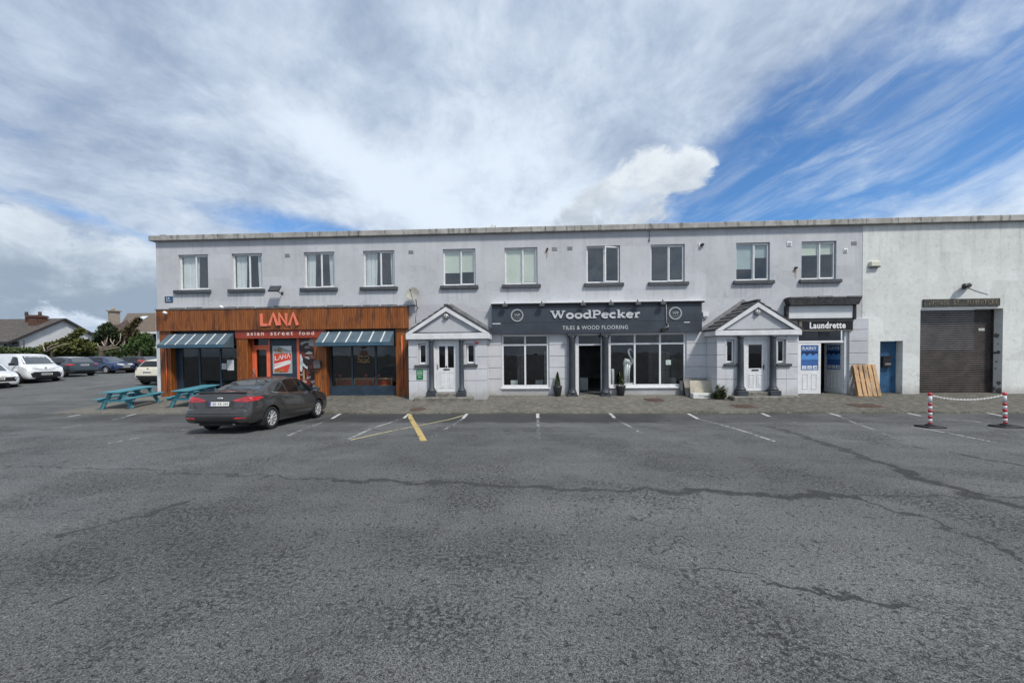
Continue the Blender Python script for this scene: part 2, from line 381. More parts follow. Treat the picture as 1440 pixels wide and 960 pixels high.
# ------------------------------------------------------------------ sky and sun
S_DIR = Vector((.52, -.56, 1.0)).normalized()
def make_world():
    t = NT('World', True); scene.world = t.m; nt = t.t; nt.nodes.clear()
    out = t.n('ShaderNodeOutputWorld'); bg = t.n('ShaderNodeBackground')
    sky = t.n('ShaderNodeTexSky', sky_type='NISHITA', sun_disc=False)
    sky.sun_elevation = math.asin(S_DIR.z); sky.sun_rotation = math.atan2(S_DIR.x, S_DIR.y)
    sky.air_density = 1.0; sky.dust_density = .3; sky.ozone_density = 2.2
    STR = .1
    d = t.n('ShaderNodeTexCoord').outputs['Generated']; x, y, z = t.sep(d)
    az = t.math('ARCTAN2', x, y); el = t.math('ARCSINE', z)
    zc = t.math('ADD', t.math('MAXIMUM', z, 0.0), .30)
    u = t.math('DIVIDE', x, zc); v = t.math('DIVIDE', y, zc)
    # cloud deck: noise on a level layer overhead, drawn out a little along the wind
    wn = t.noise(t.vec(u, v, 0.0), 1.1, 3, .5)
    ub = t.math('ADD', u, t.math('MULTIPLY', wn, .4)); vb = t.math('ADD', v, t.math('MULTIPLY', wn, -.3))
    deck = t.noise(t.vec(t.math('MULTIPLY', ub, 1.15), t.math('MULTIPLY', vb, 1.1), 3.1), 1.35, 7, .60, .12)
    fine = t.noise(t.vec(t.math('MULTIPLY', ub, 2.3), t.math('MULTIPLY', vb, 1.9), 8.0), 2.9, 7, .64, .15)
    def blob(a0, e0, ra, re, tilt=0.0, soft=1.0):
        da = t.math('SUBTRACT', az, a0); de = t.math('SUBTRACT', el, e0)
        ca, sa = math.cos(tilt), math.sin(tilt)
        p = t.math('ADD', t.math('MULTIPLY', da, ca/ra), t.math('MULTIPLY', de, sa/ra))
        q = t.math('ADD', t.math('MULTIPLY', da, -sa/re), t.math('MULTIPLY', de, ca/re))
        r = t.math('SQRT', t.math('ADD', t.math('MULTIPLY', p, p), t.math('MULTIPLY', q, q)))
        return t.ramp(r, 1.0+.5*soft, 1.0-.9*soft if soft < 1 else .05)
    def addup(l):
        o = l[0]
        for k in l[1:]: o = t.math('ADD', o, k)
        return o
    gaps = addup([blob(.66, .30, .46, .12, .16), t.math('MULTIPLY', blob(.50, .40, .24, .10, .3), .75), t.math('MULTIPLY', blob(-.50, .275, .30, .045, -.08), 1.0),
                  t.math('MULTIPLY', blob(.85, .52, .45, .16, .2), .42), t.math('MULTIPLY', blob(-.90, .24, .26, .022, -.22), .6), t.math('MULTIPLY', blob(-.66, .20, .16, .03, 0), .5),
                  t.math('MULTIPLY', blob(2.6, .5, .7, .35), .4), t.math('MULTIPLY', blob(.08, .50, .06, .02, .2), .35)])
    dens = t.math('SUBTRACT', t.math('ADD', deck, .42), t.math('MULTIPLY', gaps, .62))
    dens = t.math('ADD', dens, t.math('MULTIPLY', t.math('SUBTRACT', fine, .5), .42))
    cover = t.ramp(dens, .30, .82)
    # thin streaks of high cloud across the clear part
    wob = t.noise(t.vec(az, el, 2.0), 3.0, 3, .5)
    cir = t.noise(t.vec(t.math('ADD', t.math('MULTIPLY', az, 2.2), wob), t.math('ADD', t.math('SUBTRACT', t.math('MULTIPLY', el, 9.0), t.math('MULTIPLY', az, 3.1)), wob), 1.7), 1.6, 8, .64, .25)
    cirrus = t.math('MULTIPLY', t.ramp(cir, .38, .84), .80)
    cover = t.math('MAXIMUM', cover, cirrus)
    # brightness of the deck
    sh = t.noise(t.vec(t.math('MULTIPLY', ub, 1.0), t.math('MULTIPLY', vb, .85), 11.0), 1.9, 7, .62, .12)
    lum = t.math('ADD', t.math('MULTIPLY', sh, .75), t.math('MULTIPLY', fine, .55))
    lum = t.math('ADD', lum, t.math('MULTIPLY', addup([blob(-.02, .38, .40, .15, 0), t.math('MULTIPLY', blob(-.40, .42, .34, .055, -.42), 1.1), t.math('MULTIPLY', blob(.7, .27, .5, .1, .2), .8)]), .20))
    lum = t.math('SUBTRACT', lum, t.math('MULTIPLY', blob(-1.0, .42, .5, .25), .06))
    cloud = t.mix(t.ramp(lum, .37, .94), (.235, .305, .425), (.58, .655, .745))
    skyc = t.n('ShaderNodeMix', data_type='RGBA', blend_type='MULTIPLY'); skyc.inputs[0].default_value = 1
    t.l(sky.outputs[0], skyc.inputs[6]); skyc.inputs[7].default_value = (STR*.55, STR*.85, STR*1.12, 1)
    col = t.mix(cover, skyc.outputs[2], cloud)
    # low heaps of cumulus with ragged edges
    rag = t.noise(t.vec(t.math('MULTIPLY', az, 3.6), t.math('MULTIPLY', el, 5.0), 5.0), 2.6, 9, .66, .35)
    rag2 = t.noise(t.vec(t.math('MULTIPLY', az, 5.0), t.math('MULTIPLY', el, 7.0), 9.0), 2.0, 7, .6, .3)
    def cumulus(col, blobs, dark, light, e0, e1, lo=.40, hi=.80):
        b = addup([blob(*k, 0.0, .8) for k in blobs]); b = t.math('MINIMUM', b, 1.0)
        m = t.ramp(t.math('ADD', b, t.math('MULTIPLY', t.math('MULTIPLY', t.math('SUBTRACT', rag, .5), 3.2), t.math('MULTIPLY', b, 3.0, clamp=True))), lo, hi)
        l = t.math('ADD', t.ramp(el, e0, e1), t.math('MULTIPLY', t.math('SUBTRACT', rag2, .5), 1.7))
        return t.mix(m, col, t.mix(t.ramp(l, .1, 1.0), dark, light))
    col = cumulus(col, [(.20, .35, .13, .06), (.31, .42, .09, .05), (.12, .30, .10, .05), (.40, .40, .05, .045), (.27, .36, .1, .06)], (.40, .455, .52), (.62, .665, .71), .24, .50, .30, 1.0)
    col = cumulus(col, [(-.95, .12, .40, .10), (-.75, .14, .12, .09), (-1.2, .18, .3, .1), (-.62, .09, .10, .05)], (.24, .305, .385), (.54, .605, .675), .04, .30, .35, .85)
    col = cumulus(col, [(-.32, .265, .09, .022), (0.0, .29, .13, .05), (-.45, .25, .07, .02)], (.50, .57, .66), (.66, .705, .745), .22, .34)
    t.l(col, bg.inputs[0]); bg.inputs[1].default_value = 1.0
    t.l(bg.outputs[0], out.inputs[0])
    t.m.cycles.sampling_method = 'MANUAL'; t.m.cycles.sample_map_resolution = 512
make_world()
sd = bpy.data.lights.new('sun', 'SUN'); sd.energy = 2.7; sd.angle = rad(7); sd.color = (1, .95, .88)
so = bpy.data.objects.new('sun', sd); COL.objects.link(so); so.rotation_euler = S_DIR.to_track_quat('Z', 'Y').to_euler()
scene.view_settings.view_transform = 'Standard'; scene.view_settings.look = 'None'; scene.view_settings.gamma = 1
scene.view_settings.exposure = 0.42
scene.cycles.max_bounces = 8; scene.cycles.transparent_max_bounces = 12
scene.cycles.use_denoising = True

# ------------------------------------------------------------------ ground sheets
def asphalt():
    t = NT('worn_asphalt'); c = t.co(); x, y, z = t.sep(c); p = t.vec(x, y, 0.0)
    big = t.noise(p, .16, 5, .6); mid = t.noise(p, 1.1, 6, .65); fine = t.noise(p, 38, 3, .7); grit = t.noise(p, 110, 2, .6)
    out = t.mix(t.ramp(big, .3, .7), (.084, .089, .090), (.116, .121, .122))
    out = t.mix(t.math('MULTIPLY', t.ramp(mid, .35, .7), .5), out, (.125, .129, .128))
    pk = t.noise(p, .55, 3, .6)
    out = t.mix(t.math('MULTIPLY', t.ramp(pk, .5, .7), .18), out, (.112, .100, .098))
    # stones and binder in the surface
    out = t.mix(t.math('MULTIPLY', t.ramp(fine, .51, .64), .7), out, (.235, .242, .242))
    out = t.mix(t.math('MULTIPLY', t.ramp(fine, .48, .37), .95), out, (.022, .025, .026))
    out = t.mix(t.math('MULTIPLY', t.ramp(grit, .52, .63), .75), out, (.26, .265, .265))
    out = t.mix(t.math('MULTIPLY', t.ramp(grit, .47, .37), .9), out, (.024, .027, .028))
    vc = t.n('ShaderNodeTexVoronoi'); t.l(p, vc.inputs['Vector']); vc.inputs['Scale'].default_value = 30
    rn = t.white(vc.outputs['Color'], '3D')
    out = t.mix(t.math('MULTIPLY', t.math('MULTIPLY', t.ramp(vc.outputs['Distance'], .30, .14), t.ramp(rn, .955, .985)), .85), out, (.36, .36, .35))
    # fretted places where the binder has gone: clusters of small dark pits
    pm = t.ramp(t.noise(p, .5, 6, .7, .4), .46, .66)
    pit = t.ramp(t.noise(t.scale(p, (1, 1.2, 1)), 21, 6, .74, .3), .52, .59)
    dark = t.math('MULTIPLY', pm, pit)
    pit2 = t.math('MULTIPLY', t.ramp(t.noise(p, 15, 6, .74, .4), .585, .65), .85)
    dark = t.math('MAXIMUM', dark, pit2)
    # crazed cracks
    wv = t.n('ShaderNodeVectorMath', operation='ADD'); t.l(p, wv.inputs[0])
    nz = t.n('ShaderNodeTexNoise'); t.l(p, nz.inputs['Vector']); nz.inputs['Scale'].default_value = 2.4; nz.inputs['Detail'].default_value = 6
    ns = t.n('ShaderNodeVectorMath', operation='SCALE'); t.l(nz.outputs['Color'], ns.inputs[0]); ns.inputs['Scale'].default_value = .75
    t.l(ns.outputs[0], wv.inputs[1]); w = wv.outputs[0]
    ve = t.voro(w, 2.3, 'DISTANCE_TO_EDGE')
    cm = t.ramp(t.noise(p, .30, 4, .6), .56, .68)
    crack = t.math('MULTIPLY', t.ramp(ve, .022, .005), t.math('MULTIPLY', cm, t.ramp(t.noise(p, 1.6, 5, .6), .42, .56)))
    dark = t.math('MAXIMUM', dark, crack)
    # long joints, tracks and repairs where the photo has them
    sx, sy, _ = t.sep(w)
    lines = None
    def seg(a, b, width, k, rough=.5):
        ax, ay, bx, by = a[0]+.37, a[1]+.37, b[0]+.37, b[1]+.37
        dx, dy = bx-ax, by-ay; L2 = dx*dx+dy*dy
        px_ = t.math('SUBTRACT', sx, ax); py_ = t.math('SUBTRACT', sy, ay)
        h = t.math('DIVIDE', t.math('ADD', t.math('MULTIPLY', px_, dx), t.math('MULTIPLY', py_, dy)), L2, clamp=True)
        ex = t.math('SUBTRACT', px_, t.math('MULTIPLY', h, dx)); ey = t.math('SUBTRACT', py_, t.math('MULTIPLY', h, dy))
        dd = t.math('SQRT', t.math('ADD', t.math('MULTIPLY', ex, ex), t.math('MULTIPLY', ey, ey)))
        width = width*.8; dd = t.math('ADD', dd, t.math('MULTIPLY', t.math('SUBTRACT', mid2, .5), width*4.2*rough))
        return t.math('MULTIPLY', t.ramp(dd, width, width*.35), k)
    mid2 = t.noise(p, 9.0, 7, .78)
    def path(pix, width, k, rough=.5):
        nonlocal lines
        P = [onground(*q) for q in pix]
        for a, b in zip(P, P[1:]): q = seg(a, b, width, k, rough); lines = q if lines is None else t.math('MAXIMUM', lines, q)
    path([(0, 655), (250, 664), (480, 673)], .045, .7)
    path([(480, 673), (720, 684), (930, 690)], .10, .8, .9)
    path([(930, 690), (1190, 697)], .16, .9, .6)
    path([(1190, 697), (1440, 699)], .05, .7, .9)
    path([(1085, 600), (1180, 630), (1240, 652)], .14, .8, .9)
    path([(1240, 652), (1310, 678), (1480, 726)], .19, .95, .5)
    path([(960, 793), (1100, 819)], .018, .8, .3)
    path([(1100, 819), (1280, 858)], .05, .9, 1.0)
    path([(1280, 858), (1440, 882)], .014, .9, .3)
    path([(80, 757), (160, 735), (272, 706)], .06, .75, 1.2)
    path([(104, 841), (122, 834)], .05, .9, .4); path([(154, 818), (172, 811)], .05, .9, .4); path([(122, 833), (156, 818)], .008, .8, .2)
    path([(1180, 697), (1300, 728), (1440, 790)], .04, .8, 1.4)
    path([(1290, 628), (1440, 655)], .06, .8, 1.0)
    path([(430, 604), (800, 606), (1060, 604)], .05, .6, .6)
    path([(380, 955), (430, 945)], .16, .45, .5)
    broken = t.ramp(t.noise(p, 8.5, 7, .78), .38, .56)
    dark = t.math('MAXIMUM', dark, t.math('MULTIPLY', lines, t.math('ADD', t.math('MULTIPLY', broken, .7), .42, clamp=True)))
    tone = t.math('MULTIPLY', t.ramp(big, .30, .70, .80, 1.08), t.ramp(t.noise(p, .75, 6, .7), .3, .7, .86, 1.08)); tone = t.math('MULTIPLY', tone, t.ramp(t.noise(t.scale(p, (.12, 1.1, 1)), 1.0, 5, .65), .35, .65, .88, 1.06))
    out = t.mix(1.0, out, t.vec(tone, tone, tone), 'MULTIPLY')
    oil = t.math('MULTIPLY', t.math('MULTIPLY', t.ramp(t.noise(p, 1.9, 4, .6), .60, .70), t.ramp(y, -9.5, -7.5)), .6)
    out = t.mix(oil, out, (.030, .031, .031))
    out = t.mix(t.math('MULTIPLY', dark, .9), out, (.019, .021, .022))
    # newer, blacker tarmac patched along the edge by the shops
    band = t.math('MULTIPLY', t.ramp(t.math('ADD', y, t.math('MULTIPLY', t.math('SUBTRACT', mid, .5), 1.2)), -5.6, -5.2), t.ramp(y, -3.3, -3.6))
    bx = t.math('ADD', t.math('MULTIPLY', t.ramp(x, -7.6, -6.6), t.ramp(x, 4.9, 3.4)), t.math('MULTIPLY', t.ramp(big, .42, .58), .75), clamp=True)
    out = t.mix(t.math('MULTIPLY', t.math('MULTIPLY', band, bx), .8), out, (.026, .028, .029))
    # brownish silt and moss along the gutter
    mo = t.math('MULTIPLY', t.ramp(y, -4.1, -3.5), t.ramp(t.noise(p, 2.2, 6, .7), .5, .7))
    out = t.mix(t.math('MULTIPLY', mo, .55), out, (.10, .095, .055))
    t.base(out); t.set(Roughness=t.ramp(mid, .3, .7, .78, .95))
    hgt = t.math('SUBTRACT', t.math('ADD', t.math('MULTIPLY', fine, .55), t.math('MULTIPLY', grit, .35)), t.math('MULTIPLY', dark, .9))
    t.bump(hgt, .9, .02)
    return t.m
M_ASPH = asphalt()

def pave_mat():
    t = NT('old_concrete_paving'); c = t.co(); x, y, z = t.sep(c); p = t.vec(x, y, 0.0)
    n = t.noise(p, .7, 6, .65); n2 = t.noise(p, 7, 6, .7); n3 = t.noise(p, 45, 3, .6)
    out = t.mix(t.ramp(n, .3, .7), (.070, .066, .057), (.150, .141, .121))
    out = t.mix(t.math('MULTIPLY', t.ramp(n2, .46, .66), .8), out, (.062, .060, .050))
    # small setts to the right, big concrete bays elsewhere
    rot = t.scale(p, (1, 1, 1), (0, 0, 0), (0, 0, rad(45)))
    br = t.n('ShaderNodeTexBrick'); t.l(rot, br.inputs['Vector']); br.inputs['Scale'].default_value = 4.6
    br.inputs['Color1'].default_value = (1, 1, 1, 1); br.inputs['Color2'].default_value = (.72, .72, .72, 1); br.inputs['Mortar'].default_value = (.28, .28, .26, 1)
    br.inputs['Mortar Size'].default_value = .028
    sett = t.math('MAXIMUM', t.ramp(x, 7.6, 7.9), t.math('MULTIPLY', t.ramp(x, -6.0, -6.3), .55))
    out = t.mix(sett, out, t.mix(1.0, out, br.outputs['Color'], 'MULTIPLY'))
    out = t.mix(t.math('MULTIPLY', t.ramp(x, 7.4, 8.2), .5), out, (.065, .062, .052))
    def line(X, w=.018, slope=.0):
        return t.ramp(t.math('ABSOLUTE', t.math('SUBTRACT', t.math('ADD', x, t.math('MULTIPLY', y, slope)), X)), w, w*.3)
    j = line(-2.0); 
    for X in (1.1, 3.6, 6.5): j = t.math('MAXIMUM', j, line(X))
    j = t.math('MULTIPLY', t.math('MAXIMUM', j, t.ramp(t.math('ABSOLUTE', t.math('ADD', y, 3.33)), .016, .006)), .75)
    out = t.mix(j, out, (.045, .043, .036))
    mo = t.math('MULTIPLY', t.ramp(t.noise(p, 3.1, 7, .75), .50, .66), t.math('MAXIMUM', t.ramp(y, -2.9, -3.5), t.math('MULTIPLY', t.ramp(y, -.5, 0), .7)))
    out = t.mix(t.math('MULTIPLY', mo, .75), out, (.085, .095, .035))
    out = t.mix(t.math('MULTIPLY', t.ramp(n3, .5, .66), .5), out, (.24, .228, .20))
    out = t.mix(t.math('MULTIPLY', t.ramp(n3, .48, .36), .7), out, (.05, .048, .04))
    out = t.mix(t.math('MULTIPLY', t.ramp(t.noise(p, 4.5, 7, .78), .46, .68), .7), out, (.26, .248, .205))
    # the far left apron is plainer and paler
    out = t.mix(t.math('MULTIPLY', t.ramp(x, -11, -13), .35), out, (.175, .163, .14))
    t.base(out); t.set(Roughness=.92)
    t.bump(t.math('SUBTRACT', t.math('ADD', t.math('MULTIPLY', n3, .4), t.math('MULTIPLY', n2, .5)), j), .6, .015); return t.m
M_PAVE = pave_mat()

ys = [-400, -120, -60, -30, -17, -12, -7, -4.6, -3.5] + [KERB+16*i/16 for i in range(1, 17)] + [20, 40, 90, 200, 500, 1500]
mb = MB(); xs = [-1500, -60, -30, -18, -9, 0, 9, 18, 30, 60, 1500]
for Y in ys:
    for X in xs: mb.v.append((X, Y, g_road(Y) - (.12 if KERB+.5 < Y < -.1 and -17 < X < 31 else 0)))
n = len(xs)
for i in range(len(ys)-1):
    for j in range(n-1): mb.f.append((i*n+j, i*n+j+1, (i+1)*n+j+1, (i+1)*n+j)); mb.mi.append(0); mb.sm.append(True)
tag(mb.build('car_park', M_ASPH), kind='structure')
# pavement slab with a low worn kerb
mb = MB(); X0, X1 = PAVE_X0, 31.0
NX = 100
top = [(KERB-.0, g_pave(KERB)-.05), (KERB+.015, g_pave(KERB)), (KERB+1.2, g_pave(KERB+1.2)), (KERB+2.4, g_pave(KERB+2.4)), (0.3, .02)]
for i in range(NX+1):
    X = X0+(X1-X0)*i/NX; w = .02*math.sin(i*1.7)+.015*math.sin(i*.61)
    for k, (Y, zz) in enumerate(top): mb.v.append((X, Y+(w if k < 2 else 0), zz+(.006*math.sin(i*.9) if 0 < k < 4 else 0)))
m = len(top)
for i in range(NX):
    for k in range(m-1): mb.f.append((i*m+k, (i+1)*m+k, (i+1)*m+k+1, i*m+k+1)); mb.mi.append(0); mb.sm.append(False)
mb.quad((X0, KERB, -.4), (X0, KERB+.015, g_pave(KERB)), (X0, .3, .02), (X0, .3, -.4))
tag(mb.build('pavement', M_PAVE), kind='structure')

# painted bay lines
def worn_paint(name, col, wear):
    t = NT(name); c = t.co()
    n = t.noise(c, 9, 7, .75); n2 = t.noise(c, 1.1, 4, .6)
    t.base(t.mix(t.ramp(n, .3, .7), tuple(v*.75 for v in col), col)); t.set(Roughness=.7)
    tr = t.n('ShaderNodeBsdfTransparent'); mx = t.n('ShaderNodeMixShader')
    t.l(t.ramp(t.math('ADD', t.math('MULTIPLY', n, .7), t.math('MULTIPLY', n2, .5)), wear-.07, wear+.07), mx.inputs[0]); t.l(tr.outputs[0], mx.inputs[1]); t.l(t.b.outputs[0], mx.inputs[2])
    t.l(mx.outputs[0], t.out.inputs[0]); return t.m
M_L_TAB = worn_paint('white_road_paint', (.52, .52, .51), .48)
M_L_WORN = worn_paint('worn_white_road_paint', (.34, .35, .355), .615)
M_L_MID = worn_paint('half_worn_white_road_paint', (.38, .39, .39), .575)
M_L_YEL = worn_paint('yellow_road_paint', (.52, .39, .155), .47)
M_L_PYEL = worn_paint('pale_yellow_road_paint', (.50, .43, .25), .52)
def line(name, pix, w, m):
    P = [onground(*q) for q in pix]; mb = MB(); pts = []
    for a, b in zip(P, P[1:]):
        k = max(2, int((b-a).length/.3))
        pts += [a.lerp(b, i/k) for i in range(k)]
    pts.append(P[-1])
    vs = []
    for i, q in enumerate(pts):
        d = (pts[min(i+1, len(pts)-1)]-pts[max(i-1, 0)]); d.z = 0; d.normalize(); r = Vector((-d.y, d.x, 0))
        for s in (1, -1):
            v = q+r*(w/2*s); vs.append((v.x, v.y, g_road(min(v.y, KERB-.001))+.006))
    mb.add(vs, [(2*i, 2*i+1, 2*i+3, 2*i+2) for i in range(len(pts)-1)])
    return tag(mb.build(name, m), kind='structure')
for tab in ([(478.7, 581), (466.7, 588.7)], [(575.5, 581), (568, 588)], [(657, 581.5), (651, 588.5)], [(756, 580.5), (756.3, 587.5)], [(858, 580.5), (864, 587.5)],
            [(967, 581), (981.5, 589)], [(1071, 579.5), (1082, 585.5)], [(1166, 579), (1182, 585.5)], [(1276, 579), (1295, 585)], [(1387, 578.5), (1410, 585)],
            [(96, 586), (113, 583)], [(178, 585), (192, 581.5)]):
    line('bay_line', tab, .105, M_L_TAB)
for tail, mm in (([(565, 589), (530, 600), (490, 617.5)], M_L_MID), ([(651, 588.5), (607, 616)], M_L_WORN), ([(756.3, 587.5), (757.5, 617)], M_L_WORN),
                 ([(864, 588), (902, 609)], M_L_WORN), ([(981.5, 589), (1015, 597.5), (1090, 621)], M_L_MID), ([(1082, 588), (1120, 594)], M_L_WORN),
                 ([(1182, 586), (1277, 625)], M_L_WORN), ([(1260, 596), (1317, 606), (1400, 622)], M_L_MID), ([(1320, 587), (1372, 593), (1440, 602)], M_L_WORN),
                 ([(466, 589), (405, 613)], M_L_WORN), ([(178, 586), (60, 607)], M_L_WORN), ([(263, 603), (150, 624)], M_L_WORN)):
    line('bay_line', tail, .085, mm)
line('yellow_hatch_line', [(575.5, 582.5), (596, 620)], .15, M_L_YEL)
line('yellow_hatch_line', [(652, 584), (575, 601), (492.5, 619)], .075, M_L_PYEL)

# iron covers let into the pavement
M_RUST = mat('rusty_iron_cover', (.095, .058, .045), .85, .3, 8, bump=.6, bs=30)
def cover(x0, x1, y0, y1, label, rnd=False):
    a = onground((x0+x1)/2, (y0+y1)/2); w = (x1-x0)/535*(a.y+DIST)/2; d = .32
    mb = MB()
    if rnd:
        mb.lathe([(w, -.05), (w, .008), (w*.94, .008), (w*.93, .004), (w*.9, .008)], (0, 0, 0), 'z', 28, smooth=False)
    else:
        mb.box(-w, w, -d, d, -.05, .006); mb.box(-w*.93, w*.93, -d*.9, d*.9, .006, .011)
        for i in range(7): mb.box(-w*.85+i*w*.24, -w*.85+i*w*.24+w*.1, -d*.8, d*.8, .011, .015)
    o = mb.build('manhole_cover', M_RUST); o.location = a; o.rotation_euler.x = math.atan(.225/3.5)
    tag(o, label, 'manhole cover', 'rusty covers in the pavement')
cover(576, 599, 572, 579, 'round rust red cover in the pavement before the left porch', True)
cover(908, 931, 559, 565, 'rectangular rusty cover below the three bay shop window')
cover(1031, 1059, 567, 575, 'rectangular rusty cover in front of the right porch step')
cover(1200, 1236, 566, 574, 'rectangular cover in the setts in front of the leaning pallet')

# ------------------------------------------------------------------ the grey terrace
B = thing('commercial_building', 'long two storey grey rendered terrace with ten upstairs windows over the shops', 'building', (-1.5, 0, 0))
WX0, WX1 = fx(221.5, 440), fx(1212, 440)
ZT, ZB = 7.19, -.35
def wall_with_openings(mb, X0, X1, Z0, Z1, ops, Y, depth, m=0, mr=None):
    mr = m if mr is None else mr
    xs = sorted({X0, X1, *[v for o in ops for v in o[:2]]}); zs = sorted({Z0, Z1, *[v for o in ops for v in o[2:4]]})
    for a, b in zip(xs, xs[1:]):
        run = None
        for c, d in zip(zs, zs[1:]):
            cx_, cz_ = (a+b)/2, (c+d)/2
            if any(o[0] < cx_ < o[1] and o[2] < cz_ < o[3] for o in ops):
                if run: mb.quad((a, Y, run[0]), (b, Y, run[0]), (b, Y, run[1]), (a, Y, run[1]), m); run = None
            else: run = (run[0], d) if run else (c, d)
        if run: mb.quad((a, Y, run[0]), (b, Y, run[0]), (b, Y, run[1]), (a, Y, run[1]), m)
    for o in ops:
        x0, x1, z0, z1 = o[:4]; dp = o[4] if len(o) > 4 else depth
        mb.quad((x0, Y, z0), (x0, Y+dp, z0), (x0, Y+dp, z1), (x0, Y, z1), mr); mb.quad((x1, Y, z0), (x1, Y, z1), (x1, Y+dp, z1), (x1, Y+dp, z0), mr)
        mb.quad((x0, Y, z1), (x0, Y+dp, z1), (x1, Y+dp, z1), (x1, Y, z1), mr); mb.quad((x0, Y, z0), (x1, Y, z0), (x1, Y+dp, z0), (x0, Y+dp, z0), mr)
UPW = [(251, 293, 246, 297.5, 'curtain', (.0, .58, 0, 0)), (326, 369, 322, 373.5, 'curtain', (0, .36, .80, 1)), (427.5, 470.7, 423, 475.5, 'curtain', (0, .26, .80, 1)),
       (510.7, 555, 507, 560, 'curtain', (0, .36, .88, 1)), (623, 668.7, 619.5, 673, 'blind', .62), (709.7, 755.8, 706, 760.5, 'blind', .92),
       (825, 872, 821, 877, None, 0), (915, 963, 911, 968, None, 0), (1035, 1082.7, 1030.5, 1088, 'blind', .66), (1127, 1176, 1123, 1182, 'blind', .33)]
UZ0, UZ1 = 4.93, 6.57
ops = []
for w in UPW:
    ops.append((fx(w[0], 380), fx(w[1], 380), UZ0, UZ1, .14))
LX0, LX1 = fx(229.5, 510), fx(575, 510)
OP_LANA = (LX0+.12, LX1-.12, -.3, 3.1, .12)
OP_WIN1 = (fx(705.8, 510), fx(771.7, 510), fz(740, 545), fz(740, 470.3), .12)
OP_DOOR = (fx(810, 510), fx(848.5, 510), -.3, fz(830, 469.3), .12)
OP_WIN2 = (fx(856.6, 510), fx(964.4, 510), fz(910, 544), fz(910, 468), .12)
OP_LAUN = (fx(1121.3, 510), fx(1192, 510), -.3, fz(1155, 463), .16)
ops += [OP_LANA, OP_WIN1, OP_DOOR, OP_WIN2, OP_LAUN]
mb = MB()
wall_with_openings(mb, WX0, WX1, ZB, ZT, ops, 0.0, .14)
mb.quad((WX0, 0, ZB), (WX0, 0, ZT), (WX0, 12, ZT), (WX0, 12, ZB)); mb.quad((WX1, 12, ZB), (WX0, 12, ZB), (WX0, 12, ZT), (WX1, 12, ZT))
mb.build('wall', M_WALL, B)
mb = MB(); mb.box(WX0-.17, WX1-.004, -.18, .4, 7.2, 7.43, bev=.012)
for x in (255, 591, 790, 1130): mb.box(fx(x, 325)-.008, fx(x, 325)+.008, -.184, .38, 7.215, 7.434)
mb.build('coping', M_COPING, B)
mb = MB(); mb.box(WX0+.02, WX1-.02, .4, 11.9, 7.05, 7.18); mb.build('roof', mat('roof_felt', (.08, .08, .085), .9), B)
# rooms behind the glass
def room(mb, x0, x1, y0, y1, z0, z1, m=0, mf=0):
    mb.quad((x0, y0, z0), (x0, y1, z0), (x0, y1, z1), (x0, y0, z1), m); mb.quad((x1, y0, z0), (x1, y0, z1), (x1, y1, z1), (x1, y1, z0), m)
    mb.quad((x0, y1, z0), (x1, y1, z0), (x1, y1, z1), (x0, y1, z1), m); mb.quad((x0, y0, z1), (x0, y1, z1), (x1, y1, z1), (x1, y0, z1), m)
    mb.quad((x0, y0, z0), (x1, y0, z0), (x1, y1, z0), (x0, y1, z0), mf)
mb = MB()
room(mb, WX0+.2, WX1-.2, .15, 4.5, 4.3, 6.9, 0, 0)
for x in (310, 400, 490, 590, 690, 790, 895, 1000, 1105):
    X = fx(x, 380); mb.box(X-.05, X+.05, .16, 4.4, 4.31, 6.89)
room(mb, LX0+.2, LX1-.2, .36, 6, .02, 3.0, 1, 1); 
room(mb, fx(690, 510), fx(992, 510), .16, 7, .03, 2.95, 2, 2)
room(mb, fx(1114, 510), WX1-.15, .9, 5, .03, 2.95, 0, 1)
mb.build('interior', [M_INT, M_INTD, mat('dark_showroom_wall', (.13, .13, .135), .9, .3, .7)], B)

